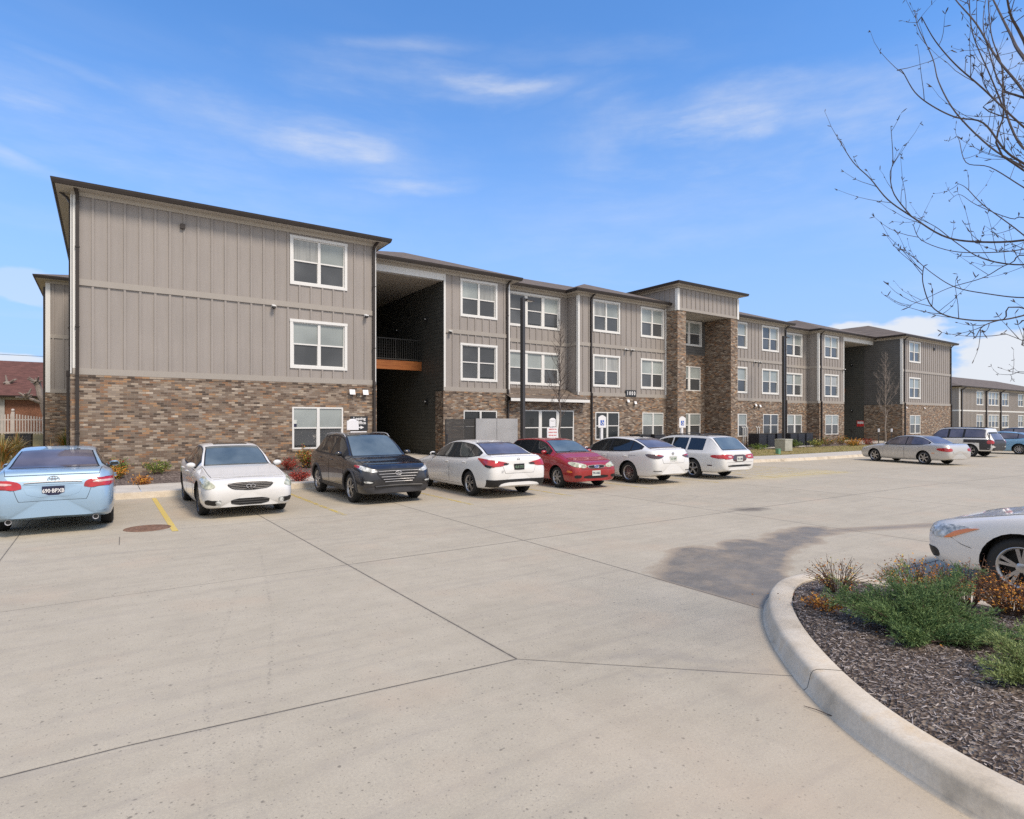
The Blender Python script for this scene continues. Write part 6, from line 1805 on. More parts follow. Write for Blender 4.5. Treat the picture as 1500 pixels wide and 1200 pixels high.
    # tree stakes near far bare tree
    for px, lab in ((1287, 'slim white-tipped stake left of the small bare tree by the silver sedan'), (1306, 'slim white-tipped stake right of the small bare tree by the silver sedan')):
        p = at(px, 640, 41); T = thing('tree_stake', lab, 'stake', (p.x, p.y, .1), 0, 'white-tipped stakes'); mb = MB(); mb.box(-.02, .02, -.02, .02, 0, 1.15); mb.build('shaft', M['dgrey'], T); mb = MB(); mb.box(-.04, .04, -.04, .04, 1.15, 1.38); mb.build('cap', M['sign_w'], T)
    # twig on the paving
    X, Y = ground(1200, 1043); mb = MB(); a = Vector((*ground(1178, 1036), .008)); b = Vector((*ground(1222, 1052), .008)); mb.tube([a, a.lerp(b, .4) + Vector((0, 0, .006)), b], [.002, .003, .004], 5)
    o = mb.build('fallen_twig', M['bark_d']); tag(o, 'short dark twig lying on the concrete beside the island kerb', 'twig')
furniture()

def leaf_quad(mb, p, size, d, m=0, r=rng, narrow=.5):
    d = d.normalized(); s = d.cross(Vector((r.uniform(-1, 1), r.uniform(-1, 1), r.uniform(-1, 1))))
    if s.length < .05: s = d.orthogonal()
    s.normalize(); w = size * narrow
    mb.add([p, p + d * size * .5 + s * w * .5, p + d * size, p + d * size * .5 - s * w * .5], [(0, 1, 2, 3)], m)

def bush(name, lab, cat, x, y, z, rad, h, nst, leaves, size, mats, seed, group=None, low=.1, spread=.8):
    """twiggy shrub: many arching stems with leaves along them"""
    r = random.Random(seed); T = thing(name, lab, cat, (x, y, z), 0, group); st = MB(); lv = MB()
    for i in range(nst):
        a = r.uniform(0, 2 * PI); q = r.uniform(.15, 1) ** .6
        tip = Vector((math.cos(a) * rad * q, math.sin(a) * rad * q * 1, h * (1.05 - .55 * q * q) * r.uniform(.65, 1.08)))
        b = Vector((math.cos(a) * rad * .15, math.sin(a) * rad * .15, 0)); mid = b.lerp(tip, .5) + Vector((r.uniform(-.1, .1) * rad, r.uniform(-.1, .1) * rad, h * .10))
        pts = [b, b.lerp(mid, .6), mid, mid.lerp(tip, .6), tip]; st.tube(pts, [.004, .0035, .003, .0022, .001], 4, cap=False)
        nl = max(1, leaves // nst)
        for k in range(nl):
            t = low + (1 - low) * r.random() ** .8; j = min(3, int(t * 4)); p = Vector(pts[j]).lerp(Vector(pts[j + 1]), t * 4 - j)
            p = p + Vector((r.gauss(0, 1), r.gauss(0, 1), r.gauss(0, .7))) * size * .9
            if p.z < .005: p.z = .01
            leaf_quad(lv, p, size * r.uniform(.6, 1.25), Vector((r.uniform(-1, 1), r.uniform(-1, 1), r.uniform(-.3, .9))), r.choices(range(len(mats)), [m[1] for m in mats])[0], r)
    st.build('stem', M['stem'], T); lv.build('foliage', [M[m[0]] for m in mats], T)
    return T

def juniper(lab, x, y, z, arms, mat, seed, nsp=1.0):
    r = random.Random(seed); T = thing('juniper_shrub', lab, 'shrub', (x, y, z), 0, 'spreading junipers on the island'); st = MB(); lv = MB()
    for (ax, ay, ah, n) in arms:
        tip = Vector((ax, ay, ah)); L = tip.length
        for j in range(int(n * nsp)):
            e = tip + Vector((r.gauss(0, .17), r.gauss(0, .17), r.gauss(0, .09))) * L * .9
            e *= r.uniform(.6, 1.05); e.z = max(e.z, .05)
            s0 = Vector((r.uniform(-.06, .06), r.uniform(-.06, .06), .02)); mid = s0.lerp(e, .5) + Vector((0, 0, .10 * L - .02))
            pts = []
            for k in range(9):
                t = k / 8; pts.append((s0 * (1 - t) ** 2 + mid * 2 * t * (1 - t) + e * t * t))
            st.tube(pts, [.006 * (1 - k / 10) + .001 for k in range(9)], 4, cap=False)
            for k in range(2, 9):
                p = pts[k]; d = (pts[k] - pts[k - 1]).normalized()
                for q in range(5):
                    sd = Vector((r.gauss(0, 1), r.gauss(0, 1), r.gauss(.35, .7))).normalized(); fd = (d * .9 + sd * .75).normalized(); fl = r.uniform(.05, .11)
                    # feathery sprig: needles on a twiglet
                    for w in range(12):
                        b = p + fd * fl * w / 12; nd = (fd * .8 + Vector((r.gauss(0, 1), r.gauss(0, 1), r.gauss(.1, .9))) * .55)
                        leaf_quad(lv, b, r.uniform(.018, .036), nd, 0, r, .20)
    st.build('stem', M['stem'], T); lv.build('foliage', M[mat], T)

def planting():
    r = random.Random(11)
    zi = .165
    juniper('large green spreading juniper in the middle of the island', 5.50, 2.10, zi, [(.02, .66, .22, 24), (.22, .5, .24, 18), (.34, .10, .30, 22), (.86, .10, .42, 20), (.55, .30, .34, 16), (.46, -.46, .10, 22), (.66, -.28, .16, 20), (.1, -.32, .12, 16), (-.32, .0, .10, 14), (-.15, .34, .20, 18), (.12, .14, .26, 18), (.5, 0, .30, 16), (.3, .35, .30, 14)], 'juniper', 3)
    juniper('pale yellow-green juniper at the right edge of the island', 5.25, 1.28, zi, [(-.30, .22, .12, 14), (.05, .32, .2, 12), (.3, .1, .24, 12), (.1, -.2, .16, 12), (-.15, -.1, .14, 10)], 'juniper_l', 8, .9)
    bush('dormant_shrub', 'small twiggy shrub with yellow and orange leaves at the tip of the island', 'shrub', 6.35, 3.22, zi, .35, .38, 70, 620, .024, [('l_brown', 3), ('l_yellow', 2), ('l_orange', 2)], 21, 'autumn shrubs on the island')
    bush('dormant_shrub', 'low clump of bright orange leaves left of the large juniper', 'shrub', 5.62, 2.98, zi, .22, .15, 34, 520, .028, [('l_orange', 6), ('l_brown', 2)], 22, 'autumn shrubs on the island')
    bush('dormant_shrub', 'broad brown and orange shrub behind the large juniper', 'shrub', 6.75, 2.62, zi, .44, .42, 110, 2300, .026, [('l_brown', 4), ('l_orange', 5), ('l_yellow', 1)], 23, 'autumn shrubs on the island')
    bush('dormant_shrub', 'orange and dark brown shrub in front of the cream car wheel', 'shrub', 6.95, 1.95, zi, .42, .40, 110, 2000, .026, [('l_brown', 5), ('l_orange', 5)], 24, 'autumn shrubs on the island')
    bush('dormant_shrub', 'brown seed-headed shrub against the cream car bumper', 'shrub', 6.95, 2.28, zi, .33, .50, 44, 420, .024, [('l_brown', 7), ('l_orange', 1)], 25, 'autumn shrubs on the island', low=.4)
    bush('dormant_shrub', 'orange leaved shrub at the far right edge of the island', 'shrub', 6.9, 1.55, zi, .36, .36, 80, 1300, .026, [('l_brown', 3), ('l_orange', 4)], 26, 'autumn shrubs on the island')
    # fallen leaves
    mb = MB()
    for k in range(170):
        x = r.uniform(5.2, 7.1); y = r.uniform(1.2, 3.6); leaf_quad(mb, Vector((x, y, .20)), r.uniform(.015, .03), Vector((r.uniform(-1, 1), r.uniform(-1, 1), .1)), r.choice((0, 0, 1)), r)
    o = mb.build('fallen_leaves', [M['l_orange'], M['l_brown']]); tag(o, 'scattered orange and brown leaves lying on the island mulch', 'leaves', kind='stuff')
    # shrubs along the building
    S = [(169, 694, .42, .55, [('l_green', 5), ('l_red', 1)], 'yellow-green shrub against the brick just right of the light blue sedan'), (172, 702, .3, .4, [('l_orange', 3), ('l_green', 1)], 'small orange shrub before the yellow-green one beside the light blue sedan'),
         (222, 690, .42, .5, [('l_green', 5), ('l_yellow', 1)], 'round green shrub against the brick left of the first white sedan'), (208, 705, .26, .3, [('l_orange', 3), ('l_brown', 2)], 'small rusty orange shrub in the bed left of the first white sedan'),
         (404, 678, .32, .85, [('l_green', 3), ('l_orange', 3), ('l_red', 1)], 'tall thin orange and green shrub left of the lower window'), (424, 690, .34, .45, [('l_red', 6), ('l_brown', 1)], 'deep red shrub under the lower window left edge'),
         (446, 686, .34, .62, [('l_green', 3), ('l_red', 3)], 'green and red shrub under the lower window by the crossover'), (438, 700, .32, .42, [('l_red', 6)], 'bright red low shrub beside the crossover wheel'),
         (1078, 648, .55, .6, [('l_orange', 3), ('l_brown', 2)], 'rusty orange shrub behind the white wagon'), (1112, 656, .6, .38, [('l_green', 5)], 'low green shrub left of the beige utility box'),
         (1165, 657, .5, .55, [('l_green', 5)], 'green shrub directly right of the beige utility box'), (1182, 657, .7, .6, [('l_green', 5), ('l_yellow', 1)], 'wide green shrub before the right condensers'), (1196, 656, .5, .5, [('l_green', 4), ('l_yellow', 2)], 'green shrub right of the condensers'),
         (1212, 652, .6, .7, [('l_brown', 3), ('l_green', 3), ('l_orange', 1)], 'brown-green shrub beneath the ground floor window near the far breezeway'), (1232, 652, .6, .75, [('l_orange', 2), ('l_green', 3), ('l_brown', 2)], 'orange-green shrub at the near side of the far breezeway'),
         (1256, 652, .6, .5, [('l_orange', 4), ('l_brown', 2)], 'orange shrub in the far breezeway opening'), (1272, 651, .6, .6, [('l_red', 4), ('l_brown', 2)], 'dark red shrub behind the silver sedan nose'), (1247, 653, .5, .45, [('l_orange', 3), ('l_green', 2)], 'small orange shrub left of the silver sedan nose')]
    for i, (px, py, rad, h, ms, lab) in enumerate(S):
        X, Y = ground(px, py, .25)
        if px > 1000: 
            t = (px - 750) / FOCAL; Y = 22.4 + (i % 3) * .5 if px < 1240 else 21.9; X = Y * (SY + CY * t) / (CY - SY * t)
        else: Y = min(Y, 21.6)
        bush('bed_shrub', lab, 'shrub', X, Y, zterr(X, Y) - .02, rad, h, 40, 900 if px < 600 else 700, .055 if px < 600 else .08, ms, 40 + i, 'shrubs in the bed along the building')
    # ornamental grasses left of the building and drooping pale stalks
    for j, (px, py, d, h, n, lab) in enumerate(((3, 690, 21, 1.2, 330, 'tan and green ornamental grass at the left edge beside the light blue sedan'), (24, 670, 24, 1.2, 260, 'pale arching ornamental grass above the light blue sedan roof'), (98, 660, 27, 1.25, 320, 'orange-tan ornamental grass at the foot of the rear brick wing'), (120, 655, 24.3, 1.0, 170, 'low tan ornamental grass at the corner of the brick wall'))):
        p = at(px, 640, d); X, Y = p.x, p.y
        if j == 3: X, Y = -1.35, 23.2
        T = thing('ornamental_grass', lab, 'grass clump', (X, Y, zterr(X, Y) - .02), 0, 'ornamental grass clumps'); mb = MB(); rr = random.Random(j + 70)
        for k in range(n):
            a = rr.uniform(0, 2 * PI); q = rr.random() ** .7; L = h * rr.uniform(.6, 1.1); out = Vector((math.cos(a), math.sin(a), 0)) * q * h * .62; w = .014
            sd = Vector((-math.sin(a), math.cos(a), 0)) * w; b = Vector((math.cos(a), math.sin(a), 0)) * .1 * q; P = []
            for i in range(5):
                t = i / 4; c = b + out * t * t + Vector((0, 0, L * (t - .38 * q * t * t * t))); P.append([c - sd * (1 - t * .8), c + sd * (1 - t * .8)])
            mb.grid(P, rr.choices((0, 1, 2), (4, 3, 2) if j != 1 else (6, 1, 1))[0], False)
        mb.build('blades', [M['straw'], M['l_green'], M['l_orange']], T)
    # winter grass strip tufts
    mb = MB(); rr = random.Random(5)
    for k in range(9000):
        X = rr.uniform(29, 62); Y = rr.uniform(20.15, 22.2); z = zterr(X, Y); h = rr.uniform(.02, .07); a = rr.uniform(0, PI); w = .012
        mb.add([(X - math.cos(a) * w, Y - math.sin(a) * w, z), (X + math.cos(a) * w, Y + math.sin(a) * w, z), (X + rr.uniform(-.03, .03), Y + rr.uniform(-.03, .03), z + h)], [(0, 1, 2)], 0 if rr.random() < .6 else 1)
    o = mb.build('grass', [M['straw'], M['l_green']]); tag(o, 'short straw coloured winter grass between the far walk and the brick wall', 'grass', kind='stuff')

def bare_tree(lab, X, Y, H, seed, mat, r0, cat='tree', lean=0.0, first=.28, cw=.30):
    r = random.Random(seed); T = thing('bare_tree', lab, cat, (X, Y, zterr(X, Y) - .03), 0, 'small bare trees in the building bed'); tk = MB(); cr = MB()
    n = 14; P = [Vector((lean * (i / n) ** 2 + .03 * math.sin(i * 1.7), .02 * math.cos(i * 2.1), H * i / n)) for i in range(n + 1)]
    tk.tube(P, [r0 * (1 - .9 * i / n) + .004 for i in range(n + 1)], 8); tk.build('trunk', M[mat], T)
    def br(p, d, L, rad, lev):
        pts = [p]; q = p.copy(); dd = d.normalized(); m = 6
        for i in range(m):
            dd = (dd + Vector((r.gauss(0, .09), r.gauss(0, .09), .07))).normalized(); q = q + dd * L / m; pts.append(q.copy())
        cr.tube(pts, [rad * (1 - .8 * i / m) + .001 for i in range(m + 1)], 4 if lev else 5, cap=False)
        if lev < 2:
            for k in range(6 if lev == 0 else 4):
                j = r.randint(1, m - 1); nd = (dd + Vector((r.gauss(0, .6), r.gauss(0, .6), r.uniform(.0, .6)))).normalized(); br(pts[j], nd, L * r.uniform(.3, .55), rad * .5, lev + 1)
    for k in range(30):
        t = first + (1 - first) * (k / 30) ** .9; i = min(n - 1, int(t * n)); p = P[i].lerp(P[i + 1], t * n - i); a = k * 2.4 + r.uniform(-.3, .3)
        L = H * cw * (1.15 - t) * 1.2 * r.uniform(.75, 1.1) * min(1, .55 + (t - first) * 3); br(p, Vector((math.cos(a) * .75, math.sin(a) * .75, .85)), L, r0 * .30 * (1.15 - t) + .003, 0)
    cr.build('crown', M['bark_d' if mat == 'bark' else mat], T)

def trees():
    bare_tree('slim bare young tree in front of the entrance bay between lamp post and house number', 17.0, 21.0, 6.3, 4, 'bark', .055, first=.30, cw=.24)
    bare_tree('pale bare young tree before the brick wall of the far end block', 48.0, 20.9, 6.9, 9, 'bark_p', .06, first=.30, cw=.26)
    # small bare shrub-tree at the glazing
    # the big bare tree whose crown reaches in from the right
    r = random.Random(17)
    BX, BY = 7.05, -.25; BX, BY = 6.6, .15
    T = thing('bare_tree', 'grey bare tree at the right edge whose branches reach across the sky', 'tree', (BX, BY, .14)); org = (BX, BY, .14)
    tk = MB(); trunk = [Vector((BX, BY, .12)), Vector((BX + .02, BY + .02, 1.2)), Vector((BX - .02, BY + .03, 2.3)), Vector((BX + .02, BY + .06, 3.4)), Vector((BX, BY + .1, 4.5)), Vector((BX + .03, BY + .1, 6.2)), Vector((BX, BY + .1, 7.4))]
    tk.tube(trunk, [.10, .085, .075, .062, .048, .028, .008], 12); tk.build('trunk', M['bark'], T, org)
    cr = MB()
    def spl(pts, k=5):
        out = []; n = len(pts)
        for i in range(n - 1):
            p0, p1, p2, p3 = pts[max(i - 1, 0)], pts[i], pts[i + 1], pts[min(i + 2, n - 1)]
            for j in range(k):
                t = j / k; out.append(.5 * ((2 * p1) + (p2 - p0) * t + (2 * p0 - 5 * p1 + 4 * p2 - p3) * t * t + (3 * p1 - p0 - 3 * p2 + p3) * t ** 3))
        out.append(pts[-1]); return out
    def bud(p, d):
        for k in range(r.randint(1, 3)):
            e = (d + Vector((r.gauss(0, .8), r.gauss(0, .8), r.gauss(0, .8)))).normalized() * r.uniform(.015, .045); cr.tube([p, p + e * .6, p + e], [.0017, .0035, .001], 4, cap=False)
    def twigs(P, rad, n, L):
        for k in range(n):
            j = r.randint(len(P) // 6, len(P) - 2); d = (P[j + 1] - P[j]).normalized(); sd = Vector((r.gauss(0, 1), r.gauss(0, 1), r.gauss(.2, .9))).normalized()
            q = P[j].copy(); dd = (d * .9 + sd * .8).normalized(); pts = [q.copy()]; l = L * r.uniform(.35, 1.1)
            for i in range(5):
                dd = (dd + Vector((r.gauss(0, .09), r.gauss(0, .09), .10))).normalized(); q = q + dd * l / 5; pts.append(q.copy())
            cr.tube(pts, [.0024 - .0003 * i for i in range(6)], 4, cap=False); bud(pts[-1], dd); bud(pts[3], dd)
    # limbs measured on the photograph: (x, y, depth) from the trunk side to the tip
    LB = [
        ([(1600, 330, 3.9), (1500, 352, 4.1), (1425, 354, 4.4), (1380, 345, 4.6), (1335, 317, 4.8), (1300, 292, 4.9), (1275, 262, 5.0), (1250, 238, 5.0), (1229, 205, 5.05)], .011),
        ([(1335, 317, 4.8), (1310, 285, 4.8), (1304, 256, 4.8), (1308, 235, 4.75), (1305, 185, 4.7)], .005),
        ([(1590, 375, 4.0), (1500, 388, 4.2), (1440, 379, 4.3), (1400, 355, 4.4), (1370, 332, 4.5), (1340, 318, 4.6)], .008),
        ([(1560, 440, 4.2), (1500, 462, 4.3), (1450, 470, 4.4), (1395, 465, 4.5), (1365, 449, 4.6), (1352, 415, 4.6), (1353, 390, 4.6)], .008),
        ([(1550, 430, 4.3), (1500, 436, 4.4), (1450, 431, 4.5), (1400, 421, 4.7), (1365, 400, 4.8), (1335, 375, 4.9), (1308, 360, 5.0)], .006),
        ([(1540, 380, 4.2), (1480, 386, 4.3), (1440, 407, 4.5), (1390, 422, 4.6), (1350, 440, 4.8), (1322, 448, 4.9), (1292, 430, 5.0)], .005),
        ([(1530, 460, 3.8), (1470, 468, 4.0), (1440, 478, 4.1), (1428, 495, 4.15), (1425, 476, 4.2)], .005),
        ([(1545, 300, 3.8), (1500, 275, 3.9), (1450, 245, 4.1), (1415, 238, 4.2), (1405, 205, 4.3), (1400, 200, 4.3)], .006),
        ([(1580, 290, 3.9), (1500, 240, 4.1), (1472, 220, 4.2), (1440, 180, 4.4), (1400, 172, 4.6), (1365, 155, 4.8), (1340, 135, 4.9), (1322, 105, 5.0), (1314, 103, 5.0)], .010),
        ([(1550, 270, 3.9), (1500, 245, 4.1), (1450, 215, 4.3), (1400, 165, 4.5), (1375, 120, 4.7), (1366, 85, 4.8), (1345, 40, 4.9), (1340, 15, 4.95)], .010),
        ([(1600, 260, 3.8), (1510, 195, 4.0), (1440, 130, 4.3), (1400, 95, 4.5), (1370, 60, 4.7), (1350, 25, 4.8)], .009),
        ([(1560, 230, 3.8), (1500, 135, 4.0), (1460, 85, 4.2), (1430, 35, 4.4), (1400, 0, 4.5), (1385, -25, 4.6)], .014),
        ([(1600, 200, 3.6), (1500, 85, 3.9), (1480, 50, 4.0), (1455, 0, 4.1), (1430, -50, 4.2)], .022),
        ([(1500, 250, 4.1), (1470, 160, 4.2), (1450, 110, 4.3), (1425, 50, 4.4), (1420, 0, 4.5)], .008),
        ([(1520, 150, 3.9), (1470, 130, 4.1), (1450, 80, 4.2), (1440, 30, 4.3), (1450, -30, 4.3)], .010),
        ([(1480, 175, 4.2), (1455, 145, 4.3), (1440, 120, 4.4), (1438, 95, 4.4)], .004),
        ([(1580, 420, 3.7), (1500, 345, 3.9), (1440, 300, 4.1), (1415, 275, 4.2), (1400, 268, 4.25)], .006),
        ([(1600, 260, 3.5), (1500, 60, 3.7), (1480, 20, 3.8), (1470, -40, 3.9)], .016),
        ([(1590, 300, 3.6), (1520, 235, 3.7), (1490, 205, 3.8), (1470, 150, 4.0), (1468, 100, 4.1), (1452, 50, 4.2), (1447, -10, 4.3)], .012),
        ([(1540, 330, 4.1), (1480, 320, 4.3), (1430, 300, 4.5), (1405, 285, 4.6), (1390, 295, 4.7)], .004),
        ([(1560, 350, 4.3), (1500, 365, 4.4), (1450, 370, 4.5), (1395, 368, 4.7), (1350, 352, 4.8), (1338, 330, 4.85)], .005),
        ([(1550, 560, 4.6), (1500, 545, 4.7), (1480, 549, 4.8), (1461, 548, 4.9)], .004),
        ([(1540, 520, 4.0), (1500, 500, 4.1), (1470, 488, 4.2)], .003),
    ]
    for k, (pts, rad) in enumerate(LB):
        kk = 0 if pts[0][0] < 1480 or k == 0 else (.38, -.16, .22, -.24, .10, .45, -.08)[k % 7]
        P = [at(px_, py_, d_ * (1 + kk * (j_ + .5) / len(pts))) for j_, (px_, py_, d_) in enumerate(pts)]
        # root each limb on the trunk lower down
        if pts[0][0] >= 1480:
            h0 = max(1.9, P[0].z - .55 - .25 * r.random()); a = min(5, max(1, int(h0 / 1.12))); base = trunk[a].lerp(trunk[min(a + 1, 6)], .5); base = Vector((base.x, base.y, h0)); P = [base] + P
        P = spl(P); n = len(P)
        cr.tube(P, [rad * .74 * (1 - .84 * i / (n - 1)) + .0013 for i in range(n)], 6, cap=False); bud(P[-1], (P[-1] - P[-3]))
        twigs(P, rad, 11 if rad > .007 else 6, .40)
    # the rest of the crown, out of frame or overhead: same kind of limbs on the other sides
    for k in range(26):
        a = R(150 + 220 * k / 26) + r.uniform(-.1, .1); z0 = r.uniform(2.2, 5.6); p = Vector((BX, BY, z0)); L = r.uniform(1.2, 2.2) * (1.15 - z0 / 9); dd = Vector((math.sin(a) * .8, math.cos(a) * .8, .75)).normalized(); pts = [p.copy()]
        for i in range(8):
            dd = (dd + Vector((r.gauss(0, .07), r.gauss(0, .07), .04))).normalized(); p = p + dd * L / 8; pts.append(p.copy())
        cr.tube(pts, [.018 * (1 - i / 9) + .002 for i in range(9)], 6, cap=False); twigs(pts, .01, 6, .4)
    cr.build('crown', M['bark_d'], T, org)
planting(); trees()

# ================================================================ SKY, SUN, CAMERA
def world():
    w = bpy.data.worlds.new('World'); scene.world = w; w.use_nodes = True; t = w.node_tree; N = t.nodes; Lk = t.links
    bg = N['Background']; out = N['World Output']
    sky = N.new('ShaderNodeTexSky'); sky.sky_type = 'NISHITA'; sky.sun_disc = False; sky.sun_elevation = SUN_EL; sky.sun_rotation = SUN_ROT
    sky.air_density = 1.0; sky.dust_density = .6; sky.ozone_density = 2.2; sky.altitude = 200
    tc = N.new('ShaderNodeTexCoord')
    def m(op, a, b=None, clamp=False):
        n = N.new('ShaderNodeMath'); n.operation = op; n.use_clamp = clamp
        for i, x in enumerate((a, b)):
            if x is None: continue
            if isinstance(x, (int, float)): n.inputs[i].default_value = x
            else: Lk.new(x, n.inputs[i])
        return n.outputs[0]
    sp = N.new('ShaderNodeSeparateXYZ'); Lk.new(tc.outputs['Generated'], sp.inputs[0])
    z = m('MAXIMUM', sp.outputs[2], .03)
    # cirrus sheet on a plane high overhead: coordinates dir.xy / dir.z
    cx = m('DIVIDE', sp.outputs[0], z); cy = m('DIVIDE', sp.outputs[1], z)
    cm = N.new('ShaderNodeCombineXYZ'); Lk.new(cx, cm.inputs[0]); Lk.new(cy, cm.inputs[1])
    mp = N.new('ShaderNodeMapping'); mp.inputs['Rotation'].default_value = (0, 0, R(38)); mp.inputs['Scale'].default_value = (.55, 1.5, 1); mp.inputs['Location'].default_value = CLOUD_OFF; Lk.new(cm.outputs[0], mp.inputs[0])
    n1 = N.new('ShaderNodeTexNoise'); n1.inputs['Scale'].default_value = .75; n1.inputs['Detail'].default_value = 7; n1.inputs['Roughness'].default_value = .52; n1.inputs['Distortion'].default_value = .35; Lk.new(mp.outputs[0], n1.inputs['Vector'])
    mr = N.new('ShaderNodeMapRange'); mr.interpolation_type = 'SMOOTHSTEP'; mr.inputs[1].default_value = .50; mr.inputs[2].default_value = .80; mr.inputs[4].default_value = .14; Lk.new(n1.outputs['Fac'], mr.inputs[0])
    thin = mr.outputs[0]
    # individual wisps: soft ellipses (azimuth, elevation)
    az = m('ARCTAN2', sp.outputs[0], sp.outputs[1]); el = m('ARCSINE', sp.outputs[2])
    nz = N.new('ShaderNodeTexNoise'); nz.inputs['Scale'].default_value = 5; nz.inputs['Detail'].default_value = 6; nz.inputs['Roughness'].default_value = .6; Lk.new(tc.outputs['Generated'], nz.inputs['Vector'])
    nzz = m('SUBTRACT', nz.outputs['Fac'], .5)
    stretch = N.new('ShaderNodeMapping'); stretch.inputs['Scale'].default_value = (3, 3, 16); Lk.new(tc.outputs['Generated'], stretch.inputs[0])
    n3 = N.new('ShaderNodeTexNoise'); n3.inputs['Scale'].default_value = 1.6; n3.inputs['Detail'].default_value = 6; n3.inputs['Roughness'].default_value = .62; Lk.new(stretch.outputs[0], n3.inputs['Vector'])
    st2 = N.new('ShaderNodeMapping'); st2.inputs['Scale'].default_value = (2.2, 2.2, 7); st2.inputs['Rotation'].default_value = (.12, 0, 0); Lk.new(tc.outputs['Generated'], st2.inputs[0])
    n4 = N.new('ShaderNodeTexNoise'); n4.inputs['Scale'].default_value = 1.5; n4.inputs['Detail'].default_value = 8; n4.inputs['Roughness'].default_value = .58; n4.inputs['Distortion'].default_value = .3; Lk.new(st2.outputs[0], n4.inputs['Vector'])
    nz2 = m('SUBTRACT', n4.outputs['Fac'], .5)
    tot = thin
    def ang(px, py):
        t_ = (px - 750) / FOCAL; return math.atan(t_) + R(34.4), math.atan2((618 - py) / FOCAL, math.sqrt(1 + t_ * t_))
    for (px, py, wx, wy, tilt, amp) in ((715, 128, 85, 16, 0, .62), (700, 135, 190, 34, 0, .25), (490, 216, 95, 20, -.02, .58), (470, 214, 190, 40, 0, .25), (590, 272, 75, 13, -.05, .5), (1085, 200, 150, 28, .0, .6), (1120, 190, 300, 60, 0, .34), (45, 166, 80, 16, 0, .42), (60, 190, 240, 60, 0, .2), (600, 70, 80, 16, -.1, .3), (1450, 130, 120, 60, 0, .35), (30, 245, 60, 12, .25, .45), (880, 75, 200, 30, .05, .14), (250, 250, 300, 60, .02, .2), (1000, 330, 400, 60, 0, .14), (1240, 190, 110, 34, .05, .35), (140, 120, 120, 12, .1, .22)):
        a0, e0 = ang(px, py); a1, _ = ang(px + wx, py); _, e1 = ang(px, py - wy)
        u = m('DIVIDE', m('SUBTRACT', az, a0), a1 - a0); v = m('DIVIDE', m('ADD', m('SUBTRACT', el, e0), m('MULTIPLY', m('SUBTRACT', az, a0), tilt)), e1 - e0)
        v = m('ADD', v, m('MULTIPLY', nz2, 6.0)); u = m('ADD', u, m('MULTIPLY', nzz, 2.4))
        d2 = m('ADD', m('MULTIPLY', u, u), m('MULTIPLY', v, v)); g = m('POWER', 2.718, m('MULTIPLY', d2, -1.0))
        g = m('MULTIPLY', m('MULTIPLY', g, amp), m('MULTIPLY', m('MAXIMUM', m('SUBTRACT', n3.outputs['Fac'], .22), 0), 2.6))
        tot = m('MAXIMUM', tot, g)
    # low cumulus near the horizon
    cu = N.new('ShaderNodeMapping'); cu.inputs['Scale'].default_value = (9, 9, 24); Lk.new(tc.outputs['Generated'], cu.inputs[0])
    n2 = N.new('ShaderNodeTexNoise'); n2.inputs['Scale'].default_value = 1.3; n2.inputs['Detail'].default_value = 7; n2.inputs['Roughness'].default_value = .5; Lk.new(cu.outputs[0], n2.inputs['Vector'])
    for (px, py, wx, wy, amp) in ((1300, 492, 110, 26, 1.0), (1470, 535, 120, 45, 1.0), (20, 530, 110, 14, .9), (1210, 480, 20, 8, .0), (20, 415, 110, 22, .35), (900, 560, 400, 30, .4)):
        a0, e0 = ang(px, py); a1, _ = ang(px + wx, py); _, e1 = ang(px, py - wy)
        u = m('DIVIDE', m('SUBTRACT', az, a0), a1 - a0); v = m('DIVIDE', m('SUBTRACT', el, e0), e1 - e0)
        d2 = m('ADD', m('MULTIPLY', u, u), m('MULTIPLY', v, v)); g = m('SUBTRACT', 1.25, m('ADD', d2, m('MULTIPLY', m('SUBTRACT', n2.outputs['Fac'], .5), 5.5)))
        sm = N.new('ShaderNodeMapRange'); sm.interpolation_type = 'SMOOTHSTEP'; sm.inputs[1].default_value = 0; sm.inputs[2].default_value = .8; Lk.new(g, sm.inputs[0])
        tot = m('MAXIMUM', tot, m('MULTIPLY', sm.outputs[0], amp * .85))
    # haze towards the horizon is part of the sky
    hz = N.new('ShaderNodeMapRange'); hz.interpolation_type = 'SMOOTHSTEP'; hz.inputs[1].default_value = .55; hz.inputs[2].default_value = .0; hz.inputs[4].default_value = HAZE; Lk.new(sp.outputs[2], hz.inputs[0])
    tint = N.new('ShaderNodeMix'); tint.data_type = 'RGBA'; tint.blend_type = 'MULTIPLY'; tint.inputs[0].default_value = 1; tint.inputs[7].default_value = SKY_TINT; Lk.new(sky.outputs[0], tint.inputs[6])
    mx0 = N.new('ShaderNodeMix'); mx0.data_type = 'RGBA'; Lk.new(hz.outputs[0], mx0.inputs[0]); Lk.new(tint.outputs[2], mx0.inputs[6]); mx0.inputs[7].default_value = HAZE_COL
    # unseen cloud bank added behind the camera to give neutral fill light
    bk = m('ADD', m('MULTIPLY', sp.outputs[0], -.565), m('MULTIPLY', sp.outputs[1], -.825)); bk = m('ADD', bk, m('MULTIPLY', nzz, .5))
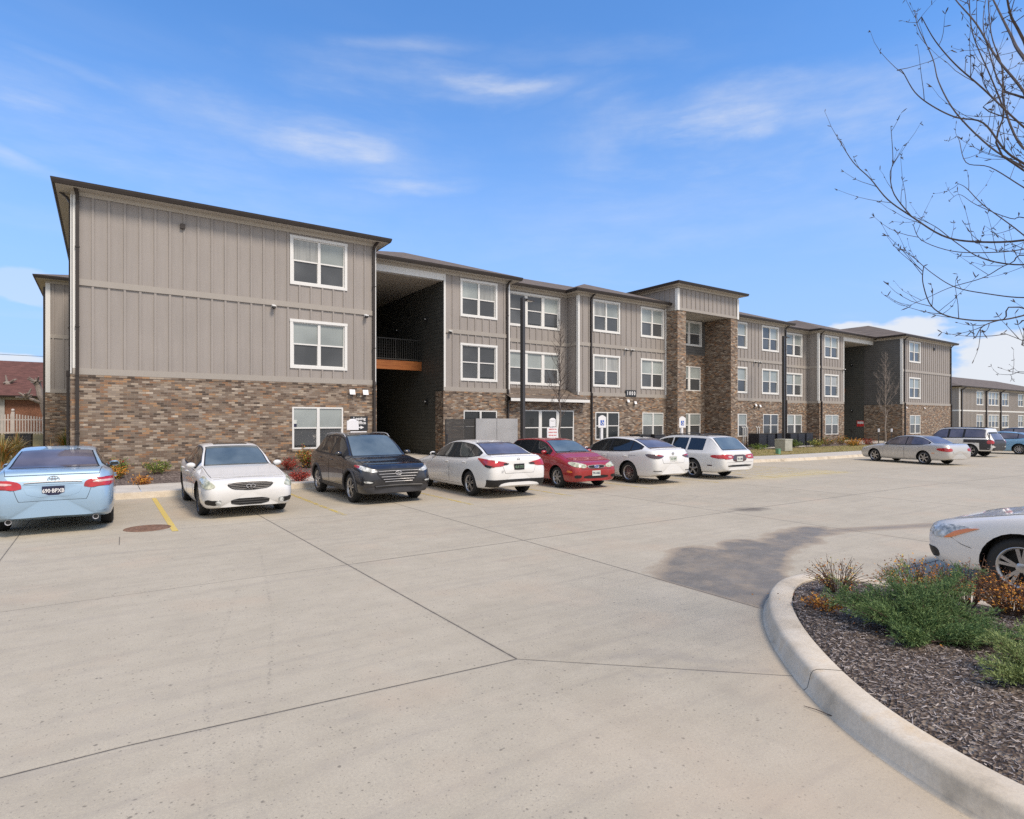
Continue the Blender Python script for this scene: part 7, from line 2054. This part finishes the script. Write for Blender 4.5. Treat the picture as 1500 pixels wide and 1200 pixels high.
    bm_ = N.new('ShaderNodeMapRange'); bm_.interpolation_type = 'SMOOTHSTEP'; bm_.inputs[1].default_value = -.12; bm_.inputs[2].default_value = .35; bm_.inputs[4].default_value = .9; Lk.new(bk, bm_.inputs[0])
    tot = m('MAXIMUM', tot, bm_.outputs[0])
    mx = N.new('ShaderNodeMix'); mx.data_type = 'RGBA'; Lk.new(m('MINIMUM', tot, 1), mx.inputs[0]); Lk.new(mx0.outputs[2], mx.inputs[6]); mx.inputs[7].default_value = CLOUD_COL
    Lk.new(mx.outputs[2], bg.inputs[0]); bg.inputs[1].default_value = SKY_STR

SUN_EL, SUN_AZ = R(53), R(168)        # azimuth measured from +Y towards +X
SUN_ROT = SUN_AZ
SKY_STR = .15
SKY_TINT = (.47, .75, 1.0, 1)
HAZE, HAZE_COL = .85, (1.52, 2.1, 3.4, 1)
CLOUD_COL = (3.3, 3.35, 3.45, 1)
CLOUD_OFF = (1.3, .4, 0)
world()
sd = bpy.data.lights.new('sun', 'SUN'); sd.energy = 1.9; sd.angle = R(16); sd.color = (1, .86, .71)
so = bpy.data.objects.new('sun', sd); COL.objects.link(so)
v = Vector((math.sin(SUN_AZ) * math.cos(SUN_EL), math.cos(SUN_AZ) * math.cos(SUN_EL), math.sin(SUN_EL)))
so.rotation_euler = (-v).to_track_quat('-Z', 'Y').to_euler()
cd = bpy.data.cameras.new('camera'); cd.sensor_width = 36; cd.lens = FOCAL / 1500 * 36; cd.shift_y = 18 / 1500; cd.clip_start = .05; cd.clip_end = 3000
co = bpy.data.objects.new('camera', cd); COL.objects.link(co); co.location = (0, 0, EYE); co.rotation_euler = (R(90), 0, -R(34.4)); scene.camera = co
scene.view_settings.view_transform = 'Standard'; scene.view_settings.look = 'None'; scene.view_settings.gamma = 1; scene.view_settings.exposure = 0.80
scene.render.engine = 'CYCLES'; scene.cycles.max_bounces = 6; scene.cycles.use_denoising = False; scene.cycles.sample_clamp_indirect = 2.5; scene.cycles.use_adaptive_sampling = True; scene.cycles.adaptive_threshold = .007; scene.cycles.adaptive_min_samples = 64; scene.cycles.diffuse_bounces = 3
